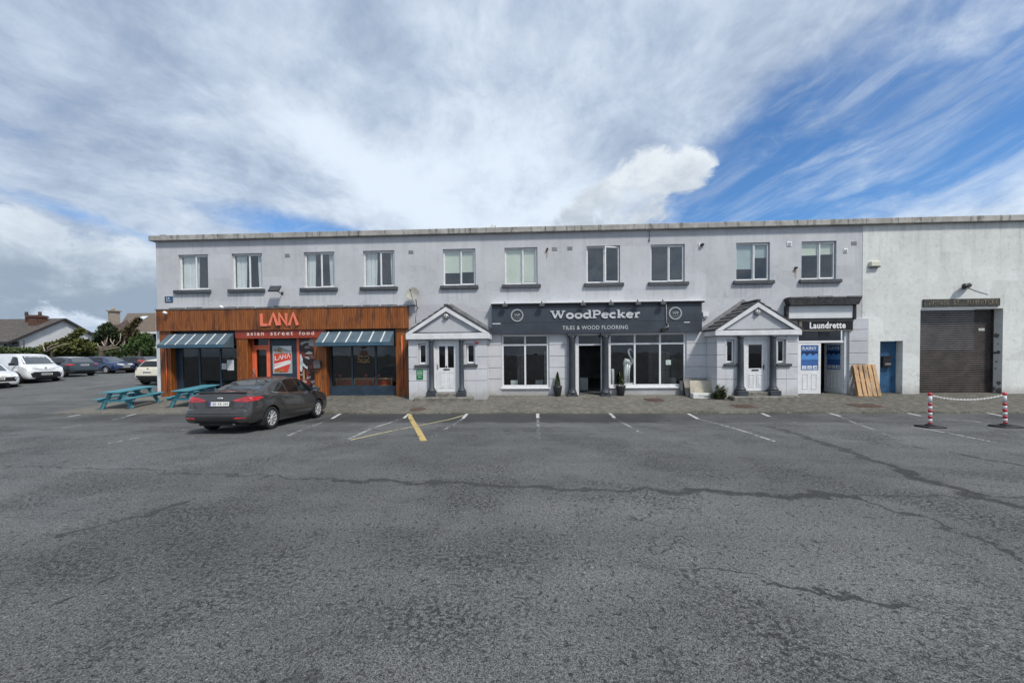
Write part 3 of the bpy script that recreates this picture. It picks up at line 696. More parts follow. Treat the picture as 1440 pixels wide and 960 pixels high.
def upper_window(i, w):
    X0, X1 = fx(w[0], 380)+.004, fx(w[1], 380)-.004; Z0, Z1 = UZ0+.003, UZ1-.003
    f = .062; xm = X0+(X1-X0)*.535; mb = MB(); y0, y1 = .105, .165
    mb.box(X0, X0+f, y0, y1, Z0, Z1); mb.box(X1-f, X1, y0, y1, Z0, Z1); mb.box(X0+f, X1-f, y0, y1, Z1-f, Z1); mb.box(X0+f, X1-f, y0, y1, Z0, Z0+f+.02); mb.box(xm-.03, xm+.03, y0, y1, Z0+f+.02, Z1-f)
    W = mb.build('window', M_WPVC, B)
    a0, a1, b0, b1 = xm+.0, X1-.02, Z0+.035, Z1-.03; k = MB(); s = .06
    k.box(a0, a0+s, .07, .104, b0, b1, bev=.008); k.box(a1-s, a1, .07, .104, b0, b1, bev=.008); k.box(a0+s, a1-s, .07, .104, b1-s, b1, bev=.008); k.box(a0+s, a1-s, .07, .104, b0, b0+s, bev=.008)
    pg = MB(); pg.box(X0+f, xm-.03, .13, .142, Z0+f+.02, Z1-f); q = MB(); q.box(a0+s, a1-s, .083, .095, b0+s, b1-s)
    if i in (0, 1, 2, 3): k.box(a0+s*.3, a0+s*.6, .055, .07, b0+.75, b0+.9)
    if i == 6:
        for mm in (k, q): mm.v = [(x, y-(a1-x)*.22, z) for x, y, z in mm.v]
    cs = k.build('casement', M_WPVC, W); q.build('pane', M_GLASS, W); pg.build('pane', M_GLASS, W)
    sb = MB(); sx0, sx1 = fx(w[2], 409), fx(w[3], 409)
    sb.box(sx0, sx1, -.11, -.002, UZ0-.15, UZ0-.0, bev=.012); sb.box(X0, X1, -.002, .11, UZ0-.12, UZ0-.004)
    sb.build('sill', M_SILL, W)
    if w[4] == 'curtain':
        c = MB()
        for p0, p1 in ((w[5][0], w[5][1]), (w[5][2], w[5][3])):
            if p1 <= p0: continue
            n = 26; vs = []
            for j in range(n+1):
                u = p0+(p1-p0)*j/n; xx = X0+.05+(X1-X0-.1)*u; pull = (1-j/n)*.0
                yy = .215+.025*math.sin(j*1.9+i)+.012*math.sin(j*.7)
                for zz, kx in ((Z0+.02, .0), (Z0+.8, .03 if p0 == 0 else -.03), (Z1-.02, .05 if p0 == 0 else -.05)):
                    vs.append((xx+kx*(j/n if p0 == 0 else 1-j/n), yy, zz))
            c.add(vs, [(j*3+r, (j+1)*3+r, (j+1)*3+r+1, j*3+r+1) for j in range(n) for r in range(2)], 0, True)
        c.build('curtain', M_CURTAIN, W, False)
    elif w[4] == 'blind':
        c = MB(); zb = Z1-(Z1-Z0)*w[5]
        c.box(X0+.05, xm-.03, .155, .160, zb, Z1-.03); c.box(xm+.02, X1-.05, .155, .160, zb+(.45 if i == 8 else 0), Z1-.03)
        c.box(X0+.05, xm-.03, .150, .165, zb-.03, zb)
        c.build('blind', M_BLIND if i != 8 else mat('blue_white_blind', (.52, .60, .62), .8, .05), W)
    return W
for i, w in enumerate(UPW): upper_window(i, w)

ZJ = [.73, 1.23, 1.74, 2.24]
def courses(mb, X0, X1, Z0, Z1, Y, proud=.028, m=0):
    zs = [Z0]+[z for z in ZJ if Z0+.1 < z < Z1-.1]+[Z1]
    for a, b in zip(zs, zs[1:]): mb.box(X0, X1, Y-proud, Y-.001, a+(.012 if a > Z0 else 0), b-(.012 if b < Z1 else 0), m, bev=.008)
ZF = fz(740, 469.7, -.25)
mb = MB()
for ra_, rb_ in ((fx(686, 510)+.03, OP_WIN1[0]-.02), (OP_WIN1[1]+.02, fx(798, 510)), (OP_WIN2[1]+.02, fx(1009.5, 510, -.03))):
    mb = MB(); courses(mb, ra_, rb_, .0, ZF+.1, 0); mb.build('rusticated_render', M_PALE, B)
mb = MB(); qx0, qx1 = fx(1192.5, 500), fx(1221.5, 500, -.06)
qz = [fz(1205, y, -.05) for y in (553.5, 529, 512, 496.5, 480, 463.5, 447)]
for a, b in zip(qz, qz[1:]): mb.box(qx0, qx1, -.06, -.005, (a if a > .2 else -.1)+.008, b-.008, bev=.012)
mb.build('rusticated_render', M_WALL, B)

# ------------------------------------------------------------------ restaurant shopfront
zf0, zf1 = 3.04, 4.0
mb = MB(); YF = -.24
mb.box(LX0-.05, LX1+.03, YF, -.004, zf0, zf1)
P1 = (fx(333, 510, -.14), fx(348.6, 510, -.14)); P2 = (fx(442, 510, -.14), fx(459.2, 510, -.14)); P0 = (LX0, fx(240.5, 510, -.14)); P3 = (fx(557, 510, -.14), LX1+.02)
for a, b in (P0, P1, P2, P3): mb.box(a, b, -.14, .12, -.15, zf0-.004)
mb.build('timber_cladding', M_CLAD, B)
mb = MB(); mb.box(LX0-.08, LX1+.05, YF-.03, -.004, zf1+.004, zf1+.045)
for j in range(14):
    X = LX0+.4+(LX1-LX0-.8)*j/13; mb.box(X, X+.75, -.05, -.004, zf1+.05, zf1+.12+.02*math.sin(j*2.3))
mb.build('flashing', mat('weathered_lead', (.17, .17, .17), .7, .25, 3, dirt=(.5, (.06, .06, .06))), B)
mb = MB(); mb.box(LX0-.28, LX0-.004, -.03, -.004, -.1, zf0+1.0); mb.build('corner_pier', M_PALE, B)
mb = MB(); mb.box(fx(331, 469, -.16), fx(456, 469, -.16), -.17, -.142, fz(390, 475.5, -.16), zf0-.006)
mb.build('name_panel', M_RED, B)
for w_, pa_, pb_ in (('asian', 347, 371), ('street', 380.3, 412), ('food', 420.6, 441.6)):
    zb_ = fz(390, 472, -.17)+.02; zt_ = fz(390, 466.2, -.17)+.02; text_mb(w_, fx(pa_, 469, -.17), fx(pb_, 469, -.17), zb_, zt_-(0 if w_ != 'street' else .02), -.176, -.1705, .012, 1.35).build('lettering', mat('pale_pink_lettering', (.75, .60, .55), .5, .03), bpy.data.objects['name_panel'])

def glazed(name, X0, X1, Z0, Z1, Y, muls, trans, fr, matf, gm, thick=.07, bottom=None, inset=.0, parent=None):
    mb = MB(); bt = fr if bottom is None else bottom
    mb.box(X0, X0+fr, Y, Y+thick, Z0, Z1); mb.box(X1-fr, X1, Y, Y+thick, Z0, Z1); mb.box(X0+fr, X1-fr, Y, Y+thick, Z1-fr, Z1); mb.box(X0+fr, X1-fr, Y, Y+thick, Z0, Z0+bt)
    for m_ in muls: mb.box(m_-fr*.5, m_+fr*.5, Y+.002, Y+thick-.002, Z0+bt, Z1-fr)
    cuts = [X0+fr]+[v for m_ in muls for v in (m_-fr*.5, m_+fr*.5)]+[X1-fr]
    pn = []
    for i in range(0, len(cuts), 2):
        zz = [Z0+bt]+[v for t_ in trans for v in (t_-fr*.5, t_+fr*.5)]+[Z1-fr]
        for t_ in trans: mb.box(cuts[i], cuts[i+1], Y+.002, Y+thick-.002, t_-fr*.5, t_+fr*.5)
        for k in range(0, len(zz), 2): pn.append((cuts[i], cuts[i+1], zz[k], zz[k+1]))
    W = mb.build(name, matf, parent or B)
    for a, b, c, d in pn:
        q = MB(); q.box(a, b, Y+thick*.4, Y+thick*.4+.01, c, d); q.build('pane', gm, W)
    return W
yg = .12
lz1 = fz(290, 487, yg)+.12
WL = glazed('shop_window', fx(255, 510, yg), P1[0]-.01, .28, lz1, yg, [fx(280.5, 510, yg), fx(310, 510, yg)], [], .075, M_NAVY, M_SHOPGLASS)
WR = glazed('shop_window', P2[1]+.004, P3[0]-.004, fz(508, 545, yg), lz1, yg, [fx(495, 510, yg), fx(528.5, 510, yg)], [], .085, M_NAVY, M_SHOPGLASS)
mb = MB()
mb.box(P0[1]+.004, fx(255, 510, yg)-.004, yg+.02, yg+.1, -.1, lz1); mb.box(fx(247, 510, yg), fx(250, 510, yg), yg-.01, yg+.018, 0, lz1)   # navy panel beside the left window
mb.box(P0[1]+.004, P1[0]-.004, yg, yg+.1, lz1+.003, zf0+.05); mb.box(P2[1]+.004, P3[0]-.004, yg, yg+.1, lz1+.003, zf0+.05)
mb.box(fx(255, 510, yg), P1[0]-.01, yg-.02, yg+.1, -.15, .277)
mb.box(P2[1]+.004, P3[0]-.004, yg-.03, yg+.1, -.15, fz(508, 545, yg)-.003, bev=.01)
yr = .22
RX0, RX1 = P1[1]-.09, P2[0]+.02; rz = fz(395, 475, 0)+.02
mb.box(RX0, RX0+.05, .121, yr, -.05, rz); mb.box(RX1-.05, RX1, .121, yr, -.05, rz); mb.box(P1[1], P2[0], -.13, yr, rz+.004, zf0+.02)
DX0, DX1 = fx(355, 510, yr), fx(380.3, 510, yr); NX0, NX1 = DX1+.004, fx(417.5, 510, yr)
mb.box(RX0+.05, DX0-.004, yr, yr+.1, -.05, rz); mb.box(NX0, NX1, yr, yr+.12, -.05, rz)
mb.build('shopfront_panelling', M_NAVY, B)
zd = fz(368, 487.5, yr)
mb = MB(); fr = .13
mb.box(DX0, DX0+fr*.6, yr-.03, yr+.05, .02, rz-.01); mb.box(DX1-fr*.45, DX1-.002, yr-.03, yr+.05, .02, rz-.01); mb.box(DX0+fr*.6, DX1-fr*.45, yr-.03, yr+.05, zd, zd+.07); 
a, b = DX0+fr*.6+.01, DX1-fr*.45-.01
mb.box(a, a+.12, yr-.02, yr+.03, .03, zd-.01); mb.box(b-.10, b, yr-.02, yr+.03, .03, zd-.01); mb.box(a+.12, b-.1, yr-.02, yr+.03, zd-.13, zd-.01); mb.box(a+.12, b-.1, yr-.02, yr+.03, .03, .3)
D = mb.build('restaurant_door', M_ORANGE, B); tag(D, 'coral orange framed glass door')
SX = fx(418, 510, yr); mb = MB(); mb.box(SX, fx(421.5, 510, yr), yr-.02, yr+.05, .02, rz-.01); mb.build('sidelight_post', M_ORANGE, B)
mb = MB(); mb.box(a+.12, b-.1, yr, yr+.01, .3, zd-.13); mb.box(DX0+fr*.6, DX1-fr*.45, yr, yr+.01, zd+.07, rz-.01); mb.build('pane', M_SHOPGLASS, D)
mb = MB(); mb.tube([(a+.06, yr-.03, .95), (a+.06, yr-.09, .97), (a+.06, yr-.09, 1.22), (a+.06, yr-.03, 1.24)], .014); mb.box(a+.035, a+.085, yr-.03, yr-.02, .85, 1.05); mb.build('handle', M_GREY, D)
# photographic mural on the sidelight
def mural():
    t = NT('food_mural_print'); c = t.co()
    v = t.n('ShaderNodeTexVoronoi'); t.l(t.scale(c, (2.2, 2, 3.4), (0, 0, 0), (0, .5, 0)), v.inputs['Vector']); v.inputs['Scale'].default_value = 2.2
    r = t.white(v.outputs['Color'], '3D'); n = t.noise(c, 5, 5, .6)
    out = t.mix(t.ramp(r, .5, .75), (.02, .013, .012), (.16, .03, .02)); out = t.mix(t.ramp(r, .86, .93), out, (.42, .42, .42)); out = t.mix(t.ramp(n, .62, .72), out, (.30, .14, .06))
    t.base(out); t.set(Roughness=.25); return t.m
mb = MB(); mx0 = fx(421.6, 510, yr); mb.box(mx0, RX1-.052, yr, yr+.02, .02, rz-.01, 0)
zz = lambda k: .02+(rz-.03)*k
mb.prism([(mx0+.01, zz(.42)), (mx0+.10, zz(.40)), (mx0+.15, zz(.62)), (mx0+.06, zz(.72)), (mx0+.01, zz(.70))], yr-.003, yr-.001, 1)
mb.prism([(mx0+.10, zz(.52)), (mx0+.36, zz(.45)), (mx0+.36, zz(.48)), (mx0+.13, zz(.58))], yr-.006, yr-.0035, 1)
mb.prism([(mx0+.13, zz(.08)), (mx0+.25, zz(.08)), (mx0+.22, zz(.44)), (mx0+.14, zz(.44))], yr-.009, yr-.0065, 2)
for k in range(4): mb.prism([(mx0+.24+.02*k, zz(.12+.07*k)), (mx0+.48, zz(.10+.07*k)), (mx0+.48, zz(.125+.07*k)), (mx0+.25+.02*k, zz(.15+.07*k))], yr-.012, yr-.0095, 3)
mb.prism([(mx0+.05, zz(.88)), (mx0+.48, zz(.93)), (mx0+.48, zz(.95)), (mx0+.05, zz(.905))], yr-.006, yr-.003, 1)
mb.build('mural', [mural(), mat('mural_pale', (.50, .55, .55), .3, .2, 5), mat('mural_tan', (.42, .27, .15), .3, .2, 5), mat('mural_red', (.30, .05, .035), .3, .2, 6)], B)

# neon strips
for x, ya, yb, lab in ((234, 489, 550, 'thin coral neon strip on the corner pilaster beside the picnic tables'), (565.5, 472, 547, 'thin coral neon strip on the timber pilaster beside the left porch')):
    mb = MB(); X = fx(x, 510, -.16); mb.tube([(X, -.165, fz(x, yb, -.16)), (X, -.165, fz(x, ya, -.16))], .022, 8)
    tag(mb.build('light_strip', M_ORANGE), lab, 'light strip', 'neon strips on the timber shopfront')
# awnings
M_AWN = mat('blue_grey_canvas', (.080, .120, .152), .8, .12, 2, dirt=(.35, (.17, .20, .21))); M_AWNS = mat('pale_canvas_stripe', (.56, .59, .58), .8, .08, 3)
def awning(xa, xb, ytop, yf, yv, label):
    X0, X1 = fx(xa, ytop, -.0), fx(xb, ytop, -.0); YB, YFr = -.145, -.72
    zt = fz((xa+xb)/2, ytop, -.14); zf = fz((xa+xb)/2, yf, YFr); zv = fz((xa+xb)/2, yv, YFr)
    A = thing('awning', label, 'awning', ((X0+X1)/2, 0, zv), 'striped awnings of the timber shopfront')
    mb = MB(); n = 6; sw = .065; pit = (X1-X0-.15)/n; cuts = [(X0, 0)]
    for k in range(n):
        s = X0+.30+k*pit*.98; cuts += [(s, 1), (s+sw, 0)]
    cuts.append((X1, 0)); th = .02
    for (p, mi), (q, _) in zip(cuts, cuts[1:]):
        vs = [(p, YB, zt), (q, YB, zt), (q, (YB+YFr)/2, (zt+zf)/2-.012), (p, (YB+YFr)/2, (zt+zf)/2-.012), (q, YFr, zf), (p, YFr, zf)]
        mb.add(vs, [(0, 1, 2, 3), (3, 2, 4, 5)], mi)
    for X in (X0, X1): mb.add([(X, YB, zt), (X, YFr, zf), (X, YFr, zv), (X, YB, zv)], [(0, 1, 2, 3)], 0)
    mb.build('canopy', [M_AWN, M_AWNS], A)
    mb = MB(); mb.box(X0-.003, X1+.003, YFr-.012, YFr-.002, zv, zf+.01, 0); mb.build('valance', mat('dark_blue_canvas', (.045, .10, .15), .8, .1, 2), A)
    mb = MB(); mb.tube([(X0+.02, YFr+.015, zf-.01), (X1-.02, YFr+.015, zf-.01)], .015); mb.tube([(X0+.02, YFr+.01, zv+.02), (X0+.02, YB, zv+.02)], .012); mb.tube([(X1-.02, YFr+.01, zv+.02), (X1-.02, YB, zv+.02)], .012); mb.build('frame', M_GREY, A)
awning(241.7, 331.8, 469, 484.4, 488.7, 'blue grey awning with white stripes over the window behind the picnic tables')
awning(455, 555.5, 465.6, 481, 486, 'blue grey awning with white stripes over the window with the orange counter')
# LANA
def stroke_word(letters, x0, x1, z0, z1, w, y0, y1):
    tot = sum(l[0] for l in letters)+.0; sx = (x1-x0)/tot; mb = MB(); cx = 0; k = 0
    for adv, strokes in letters:
        for s in strokes:
            pts, ww = (s, 1.0) if not isinstance(s, tuple) or not isinstance(s[0], list) else s
            mb.ribbon([(x0+(cx+p[0])*sx, z0+p[1]*(z1-z0)) for p in pts], w*ww, y0-.0012*(k % 5), y1)
            k += 1
        cx += adv
    return mb
LET = [(.78, [[(.08, 1), (.08, .06), (.62, .06)]]), (.92, [[(.04, 0), (.42, .96), (.80, 0)]]), (.96, [[(.08, 0), (.08, .93), (.72, .07), (.72, 1)]]), (.82, [[(.04, 0), (.42, .96), (.80, 0)]])]
S = thing('shop_sign', 'coral raised lettering reading LANA on the timber fascia', 'sign', (fx(392, 449, -.3), -.3, fz(392, 458, -.3)))
stroke_word(LET, fx(366, 449, -.3), fx(418, 449, -.3), fz(392, 457.5, -.3), fz(392, 440.5, -.3), .118, -.30, -.245).build('lettering', mat('coral_letter_face', (.78, .20, .12), .35, .04), S)

def flat_sign(name, label, cat, pts, group=None, parts=()):
    pass
# poster board
X0, X1 = fx(384, 505, yr), fx(411, 505, yr); z0, z1 = fz(397, 525, yr), fz(397, 486, yr); Pn = thing('poster', 'red and white poster of food reading LANA on the navy wall by the door', 'poster', ((X0+X1)/2, yr, z0))
mb = MB(); y = yr-.03; mb.box(X0, X1, y, yr-.002, z0, z1, 0); H = z1-z0; W = X1-X0
def pp(*q): return [(X0+a*W, z0+b*H) for a, b in q]
mb.prism(pp((.08, .05), (.78, .05), (.9, .3), (.98, .72), (.08, .72)), y-.004, y-.001, 1)
mb.prism(pp((.08, .16), (.95, .36), (.95, .46), (.08, .26)), y-.008, y-.005, 2); mb.prism(pp((.08, .29), (.90, .44), (.9, .49), (.08, .34)), y-.008, y-.005, 2)
for k in range(22):
    a, b = .14+.5*random.random(), .06+.12*random.random(); mb.lathe([(.03, 0), (.03, -.004)], (X0+a*W, y-.009-.0003*k, z0+b*H), 'y', 6, 3+k % 3, False)
for k in range(16):
    a, b = .10+.42*random.random(), .74+.16*random.random(); mb.lathe([(.03, 0), (.03, -.004)], (X0+a*W, y-.009-.0003*k, z0+b*H), 'y', 6, 3+k % 3, False)
mb.prism(pp((.35, .98), (.9, .82), (.98, .86), (.98, .98)), y-.004, y-.001, 2)
mb.build('board', [mat('poster_grey', (.34, .38, .38), .35, .1, 4), mat('poster_red', (.62, .06, .035), .35, .06), mat('poster_white', (.72, .72, .70), .35, .04), mat('poster_orange', (.60, .22, .05), .35, .1), mat('poster_brown', (.16, .06, .03), .35, .1), mat('poster_green', (.12, .22, .05), .35, .1)], Pn)
LP = stroke_word(LET, X0+.12*W, X0+.92*W, z0+.50*H, z0+.65*H, .035, y-.012, y-.005)
LP.v = [(a, b, c+(a-X0)*.16-.05) for a, b, c in LP.v]
LP.build('lettering', mat('poster_white', (0, 0, 0)), Pn)
# menus taped in the left window
for (xa, xb, ya, yb, lab) in ((313, 319.5, 511, 519, 'small white menu sheet taped inside the window behind the picnic tables'), (320.5, 330, 506, 520.5, 'larger pale menu sheet taped inside the window beside the small one')):
    mb = MB(); mb.box(fx(xa, 510, yg+.06), fx(xb, 510, yg+.06), yg+.045, yg+.049, fz(320, yb, yg), fz(320, ya, yg)); 
    for k in range(5): mb.box(fx(xa, 510, yg+.06)+.03, fx(xb, 510, yg+.06)-.03, yg+.0435, yg+.0448, fz(320, ya+1.5+k*(yb-ya-2)/5, yg)-.015, fz(320, ya+1.5+k*(yb-ya-2)/5, yg), 1)
    mb.v = [(x_, y_-.045-.012+.02, z_) for x_, y_, z_ in mb.v]
    tag(mb.build('menu_sheet', [M_WPAINT, M_GREY]), lab, 'menu')
# counter and ornaments seen in the right window
CX0, CX1 = fx(473, 540, .7), fx(551, 540, .7)
C_ = thing('counter', 'orange fronted counter with pale wood trim behind the restaurant window', 'counter', ((CX0+CX1)/2, .7, .02))
mb = MB(); cz0, cz1 = fz(510, 543, .7)-.15, fz(510, 531.5, .7); mb.box(CX0, CX1, .72, 1.2, .02, cz1-.06); mb.build('front', mat('burnt_orange_counter', (.36, .075, .03), .5, .1), C_)
mb = MB(); mb.box(CX0-.06, CX1+.06, .68, 1.25, cz1-.058, cz1); 
for k in range(4): xx = CX0+(CX1-CX0)*k/3; mb.box(xx-.03, xx+.03, .69, .718, .02, cz1-.06)
mb.box(CX0, CX1, .69, .718, .02, cz0+.2); mb.build('trim', mat('pale_wood', (.42, .30, .17), .5, .1), C_)
for xp, lab in ((478, 'small red ornament at the left end of the orange counter'), (515, 'small red ornament at the middle of the orange counter'), (533, 'small red ornament towards the right end of the orange counter')):
    X = fx(xp, 530, .85); mb = MB(); mb.lathe([(.05, 0), (.09, .05), (.06, .1), (.08, .14), (.03, .2)], (X, .85, cz1), 'z', 12)
    tag(mb.build('ornament', mat('red_ornament', (.35, .05, .04), .4)), lab, 'ornament', 'ornaments on the counter')
# gold seated figure emblem on the glass
X, zc = fx(511, 500, yg), fz(511, 500, yg); mb = MB(); y = yg+.02
mb.lathe([(.12, 0), (.12, -.005)], (X, y, zc+.42), 'y', 18, 1, False); mb.lathe([(.06, 0), (.06, -.005)], (X, y, zc+.58), 'y', 12, 1, False)
mb.prism([(X-.14, zc+.24), (X+.14, zc+.24), (X+.20, zc+.02), (X-.20, zc+.02)], y-.005, y, 1)
for s in (-1, 1): mb.ribbon([(X+s*.02, zc-.05), (X+s*.20, zc-.0), (X+s*.26, zc-.12), (X+s*.14, zc-.22), (X+s*.03, zc-.18)], .05, y-.005-.001*s, y, 0)
mb.ribbon([(X-.3, zc-.27), (X, zc-.3), (X+.3, zc-.27)], .05, y-.005, y, 0)
tag(mb.build('window_emblem', [mat('dull_gold', (.28, .17, .05), .5, .15), mat('dark_bronze', (.10, .055, .03), .5, .15)]), 'gold seated figure emblem on the glass of the window with the orange counter', 'emblem')
# meter box
mb = MB(); mb.box(fx(442.8, 512, -.15), fx(451.8, 512, -.15), -.30, -.141, fz(447, 518, -.2), fz(447, 506.6, -.2), bev=.025)
for k in (.35, .65): mb.lathe([(.018, -.30), (.018, -.31)], (fx(442.8+9*k, 512, -.15), 0, fz(447, 511, -.2)), 'y', 8, 1)
tag(mb.build('control_box', [mat('dull_grey_plastic', (.10, .10, .105), .5), M_BLACK]), 'grey control box with two knobs on the timber pilaster right of the door', 'control box')

# ------------------------------------------------------------------ porches
YP = -.95
def porch(wx0, wx1, beam, apex, door, winl, winr, sills, cols, step, double, label_door):
    f = lambda px: fx(px, 510, YP); h = lambda px, py, Y=YP: fz(px, py, Y)
    X0, X1 = f(wx0), f(wx1); zb = h((wx0+wx1)/2, beam[3]) ; gz = g_pave(YP)-.02
    D0, D1, dzt = f(door[0]), f(door[1]), h((door[0]+door[1])/2, door[2]); dz0 = gz+.30
    ops = [(D0, D1, dz0, dzt, .16)]
    for w in (winl, winr): ops.append((f(w[0]), f(w[1]), h(w[0], w[3]), h(w[0], w[2]), .14))
    mb = MB(); wall_with_openings(mb, X0, X1, gz-.2, zb+.02, ops, YP, .14)
    for X in (X0, X1): mb.quad((X, YP, gz-.2), (X, -.002, gz-.2), (X, -.002, zb+.02), (X, YP, zb+.02))
    zs = [gz]+ZJ+[zb]
    # raised courses, cut round the openings
    cut = sorted([(o[0]-.02, o[1]+.02, o[2]-.0, o[3]) for o in ops])
    for a, b in zip(zs, zs[1:]):
        for s0, s1 in ((X0, cut[0][0]), (cut[0][1], cut[1][0]), (cut[1][1], cut[2][0]), (cut[2][1], X1)):
            if s1-s0 > .05 and not (cut[0][1] <= s0 < cut[2][0] and False): mb.box(s0-(.025 if s0 == X0 else 0), s1+(.025 if s1 == X1 else 0), YP-.025, YP-.001, a+.012, b-.012, 0, bev=.008)
        for s0, s1, o in ((cut[0][0], cut[0][1], cut[0]), (cut[2][0], cut[2][1], cut[2])):
            if b-.02 < o[2]: mb.box(s0+.002, s1-.002, YP-.025, YP-.001, a+.012, b-.012, 0, bev=.008)
            elif a < o[2]-.12: mb.box(s0+.002, s1-.002, YP-.025, YP-.001, a+.012, o[2]-.002, 0, bev=.008)
        for X, s in ((X0, -1), (X1, 1)): mb.box(X, X+s*.025, YP+.0, -.06, a+.012, b-.012, 0, bev=.008)
    Pm = mb.build('porch', M_PALE, B)
    # gable, beam, roof
    bx0, bx1, bz0, bz1 = f(beam[0]), f(beam[1]), zb, h(beam[0], beam[2])
    YB = YP-.17
    ax, az = fx(apex[0], apex[1], YB), fz(apex[0], apex[1], YB)
    bx0, bx1 = fx(beam[0], 473, YB), fx(beam[1], 473, YB); zb2, zt2 = fz(beam[0], beam[3], YB), fz(beam[0], beam[2], YB)
    mb = MB(); mb.box(bx0, bx1, YB, YP-.03, zb2, zt2, 0, bev=.01); mb.box(bx0, bx0+.12, YP-.028, -.004, zb2+.004, zt2-.004); mb.box(bx1-.12, bx1, YP-.028, -.004, zb2+.004, zt2-.004)
    w = .155
    for s, bx in ((-1, bx0), (1, bx1)):
        d = Vector((ax-bx, az-zt2)).normalized(); nrm = Vector((-d.y, d.x))*(1 if s > 0 else -1)
        if nrm.y > 0: nrm = -nrm
        p0 = Vector((bx, zt2+.002)); p1 = Vector((ax, az)); vert = w*1.28
        mb.prism([(p0.x, p0.y), (p0.x-s*w/d.y*.9 if True else 0, p0.y), (p1.x, p1.y-vert), (p1.x, p1.y)][::1], YB-.004, YB+.03)
    mb.build('bargeboard', M_WPAINT, Pm)
    mb = MB(); mb.prism([(bx0+.25, zt2+.03), (bx1-.25, zt2+.03), (ax, az-.12)], YB+.10, YB+.16, 0); mb.build('gable', M_WALL, Pm)
    mb = MB(); mb.box(bx0+.3, bx1-.3, YB+.012, YB+.098, zt2-.0, zt2+.045, bev=.004); mb.build('gable_ledge', M_SLATE, Pm)
    mb = MB(); th = .07
    for s, bx in ((-1, bx0-.03), (1, bx1+.03)):
        a = (bx, zt2+.0); b_ = (ax, az+.015)
        for k in range(7):                                      # courses of tiles, each lapping the one below
            u0, u1 = k/7, (k+1)/7; L = lambda u, dz: (a[0]+(b_[0]-a[0])*u, a[1]+(b_[1]-a[1])*u+dz)
            q = [L(u0, .0), L(u1, .0), L(u1, .035), L(u0, .075)]
            mb.prism(q if s < 0 else q[::-1], YB-.02, -.03, 0)
    mb.bar((ax, YB-.02, az+.075), (ax, -.03, az+.075), .16, .07)
    mb.build('roof', M_PTILE, Pm)
    mb = MB()
    for s, bx in ((-1, bx0-.05), (1, bx1+.05)):
        q = [(bx, zt2+.02), (ax, az+.05), (ax, az+.27), (bx-.0, zt2+.2)]
        mb.prism(q if s < 0 else q[::-1], -.028+.001*s, -.003, 0)
    mb.build('flashing', mat('grey_lead_flashing', (.24, .245, .25), .7, .15, 4), Pm)
    # step and columns
    mb = MB(); sx0, sx1 = f(step[0]), f(step[1]); 
    mb.box(sx0, sx1, YP-.50, YP-.03, gz-.15, gz+.16, bev=.035); mb.box(D0-.1, D1+.1, YP-.22, YP+.02, gz+.15, gz+.30, bev=.015)
    st = mb.build('step', M_CONC, Pm)
    for c0, c1 in cols:
        yc = YP-.13; r = (fx(c1, 510, yc)-fx(c0, 510, yc))/2*.92; xc = (fx(c0, 510, yc)+fx(c1, 510, yc))/2; z0 = gz+.15
        mb = MB(); mb.box(xc-r*1.85, xc+r*1.85, yc-r*1.85, yc+r*1.6, z0, z0+.22, bev=.012)
        mb.lathe([(r*1.72, z0+.221), (r*1.75, z0+.27), (r*1.55, z0+.31), (r*1.25, z0+.34), (r*1.3, z0+.37), (r*1.02, z0+.40), (r*1.0, z0+1.0), (r*.9, zb-.12), (r*.9, zb-.10), (r*1.1, zb-.08), (r*1.1, zb-.02)], (xc, yc, 0), 'z', 20)
        mb.build('column', M_SLATE, Pm)
    # windows
    for o, sl in zip(ops[1:], sills):
        Wd = glazed('window', o[0]+.02, o[1]-.02, o[2]+.03, o[3]-.02, YP+.07, [], [], .055, M_WPVC, M_DIMGLASS, .05, .075)
        sb = MB(); sb.box(f(sl[0]), f(sl[1]), YP-.10, YP-.027, o[2]-.11, o[2]+.0, bev=.012); sb.build('sill', M_SILL, Wd)
        rv = MB(); rv.box(o[0]-.06, o[0], YP-.029, YP-.001, o[2]+.004, o[3]+.04); rv.box(o[1], o[1]+.06, YP-.029, YP-.001, o[2]+.004, o[3]+.04); rv.box(o[0], o[1], YP-.029, YP-.001, o[3], o[3]+.04); rv.build('surround', M_PALE, Wd)
    # door
    yd = YP+.06; fr = .075
    mb = MB(); mb.box(D0+.003, D0+fr, yd, yd+.08, dz0, dzt-.003); mb.box(D1-fr, D1-.003, yd, yd+.08, dz0, dzt-.003); mb.box(D0+fr, D1-fr, yd, yd+.08, dzt-fr, dzt-.003)
    l0, l1, lb, lt = D0+fr+.006, D1-fr-.006, dz0+.03, dzt-fr-.006; y0, y1 = yd+.01, yd+.055
    gz0 = lb+(lt-lb)*(.50 if double else .46); s = .12
    mb.box(l0, l1, y0, y1, lb, gz0); mb.box(l0, l0+s, y0, y1, gz0, lt); mb.box(l1-s, l1, y0, y1, gz0, lt); mb.box(l0+s, l1-s, y0, y1, lt-s, lt)
    xm = (l0+l1)/2
    if double: mb.box(xm-.055, xm+.055, y0, y1, gz0, lt-s)
    for a, b in ((l0+.11, xm-.055), (xm+.055, l1-.11)):
        za, zb_ = lb+.18, gz0-.12-(.12 if not double else .05)
        for q in ((a, b, za, za+.025), (a, b, zb_-.025, zb_), (a, a+.025, za+.025, zb_-.025), (b-.025, b, za+.025, zb_-.025)): mb.box(q[0], q[1], y0-.014, y0-.001, q[2], q[3], bev=.004)
        mb.box(a+.06, b-.06, y0-.012, y0-.001, za+.06, zb_-.06, bev=.006)
    Dr = mb.build('door', M_WPVC, B); tag(Dr, label_door)
    for a, b in (((l0+s, xm-.055), (xm+.055, l1-s)) if double else ((l0+s, l1-s),)):
        q = MB(); q.box(a, b, yd+.03, yd+.038, gz0, lt-s); q.build('pane', M_DIMGLASS, Dr)
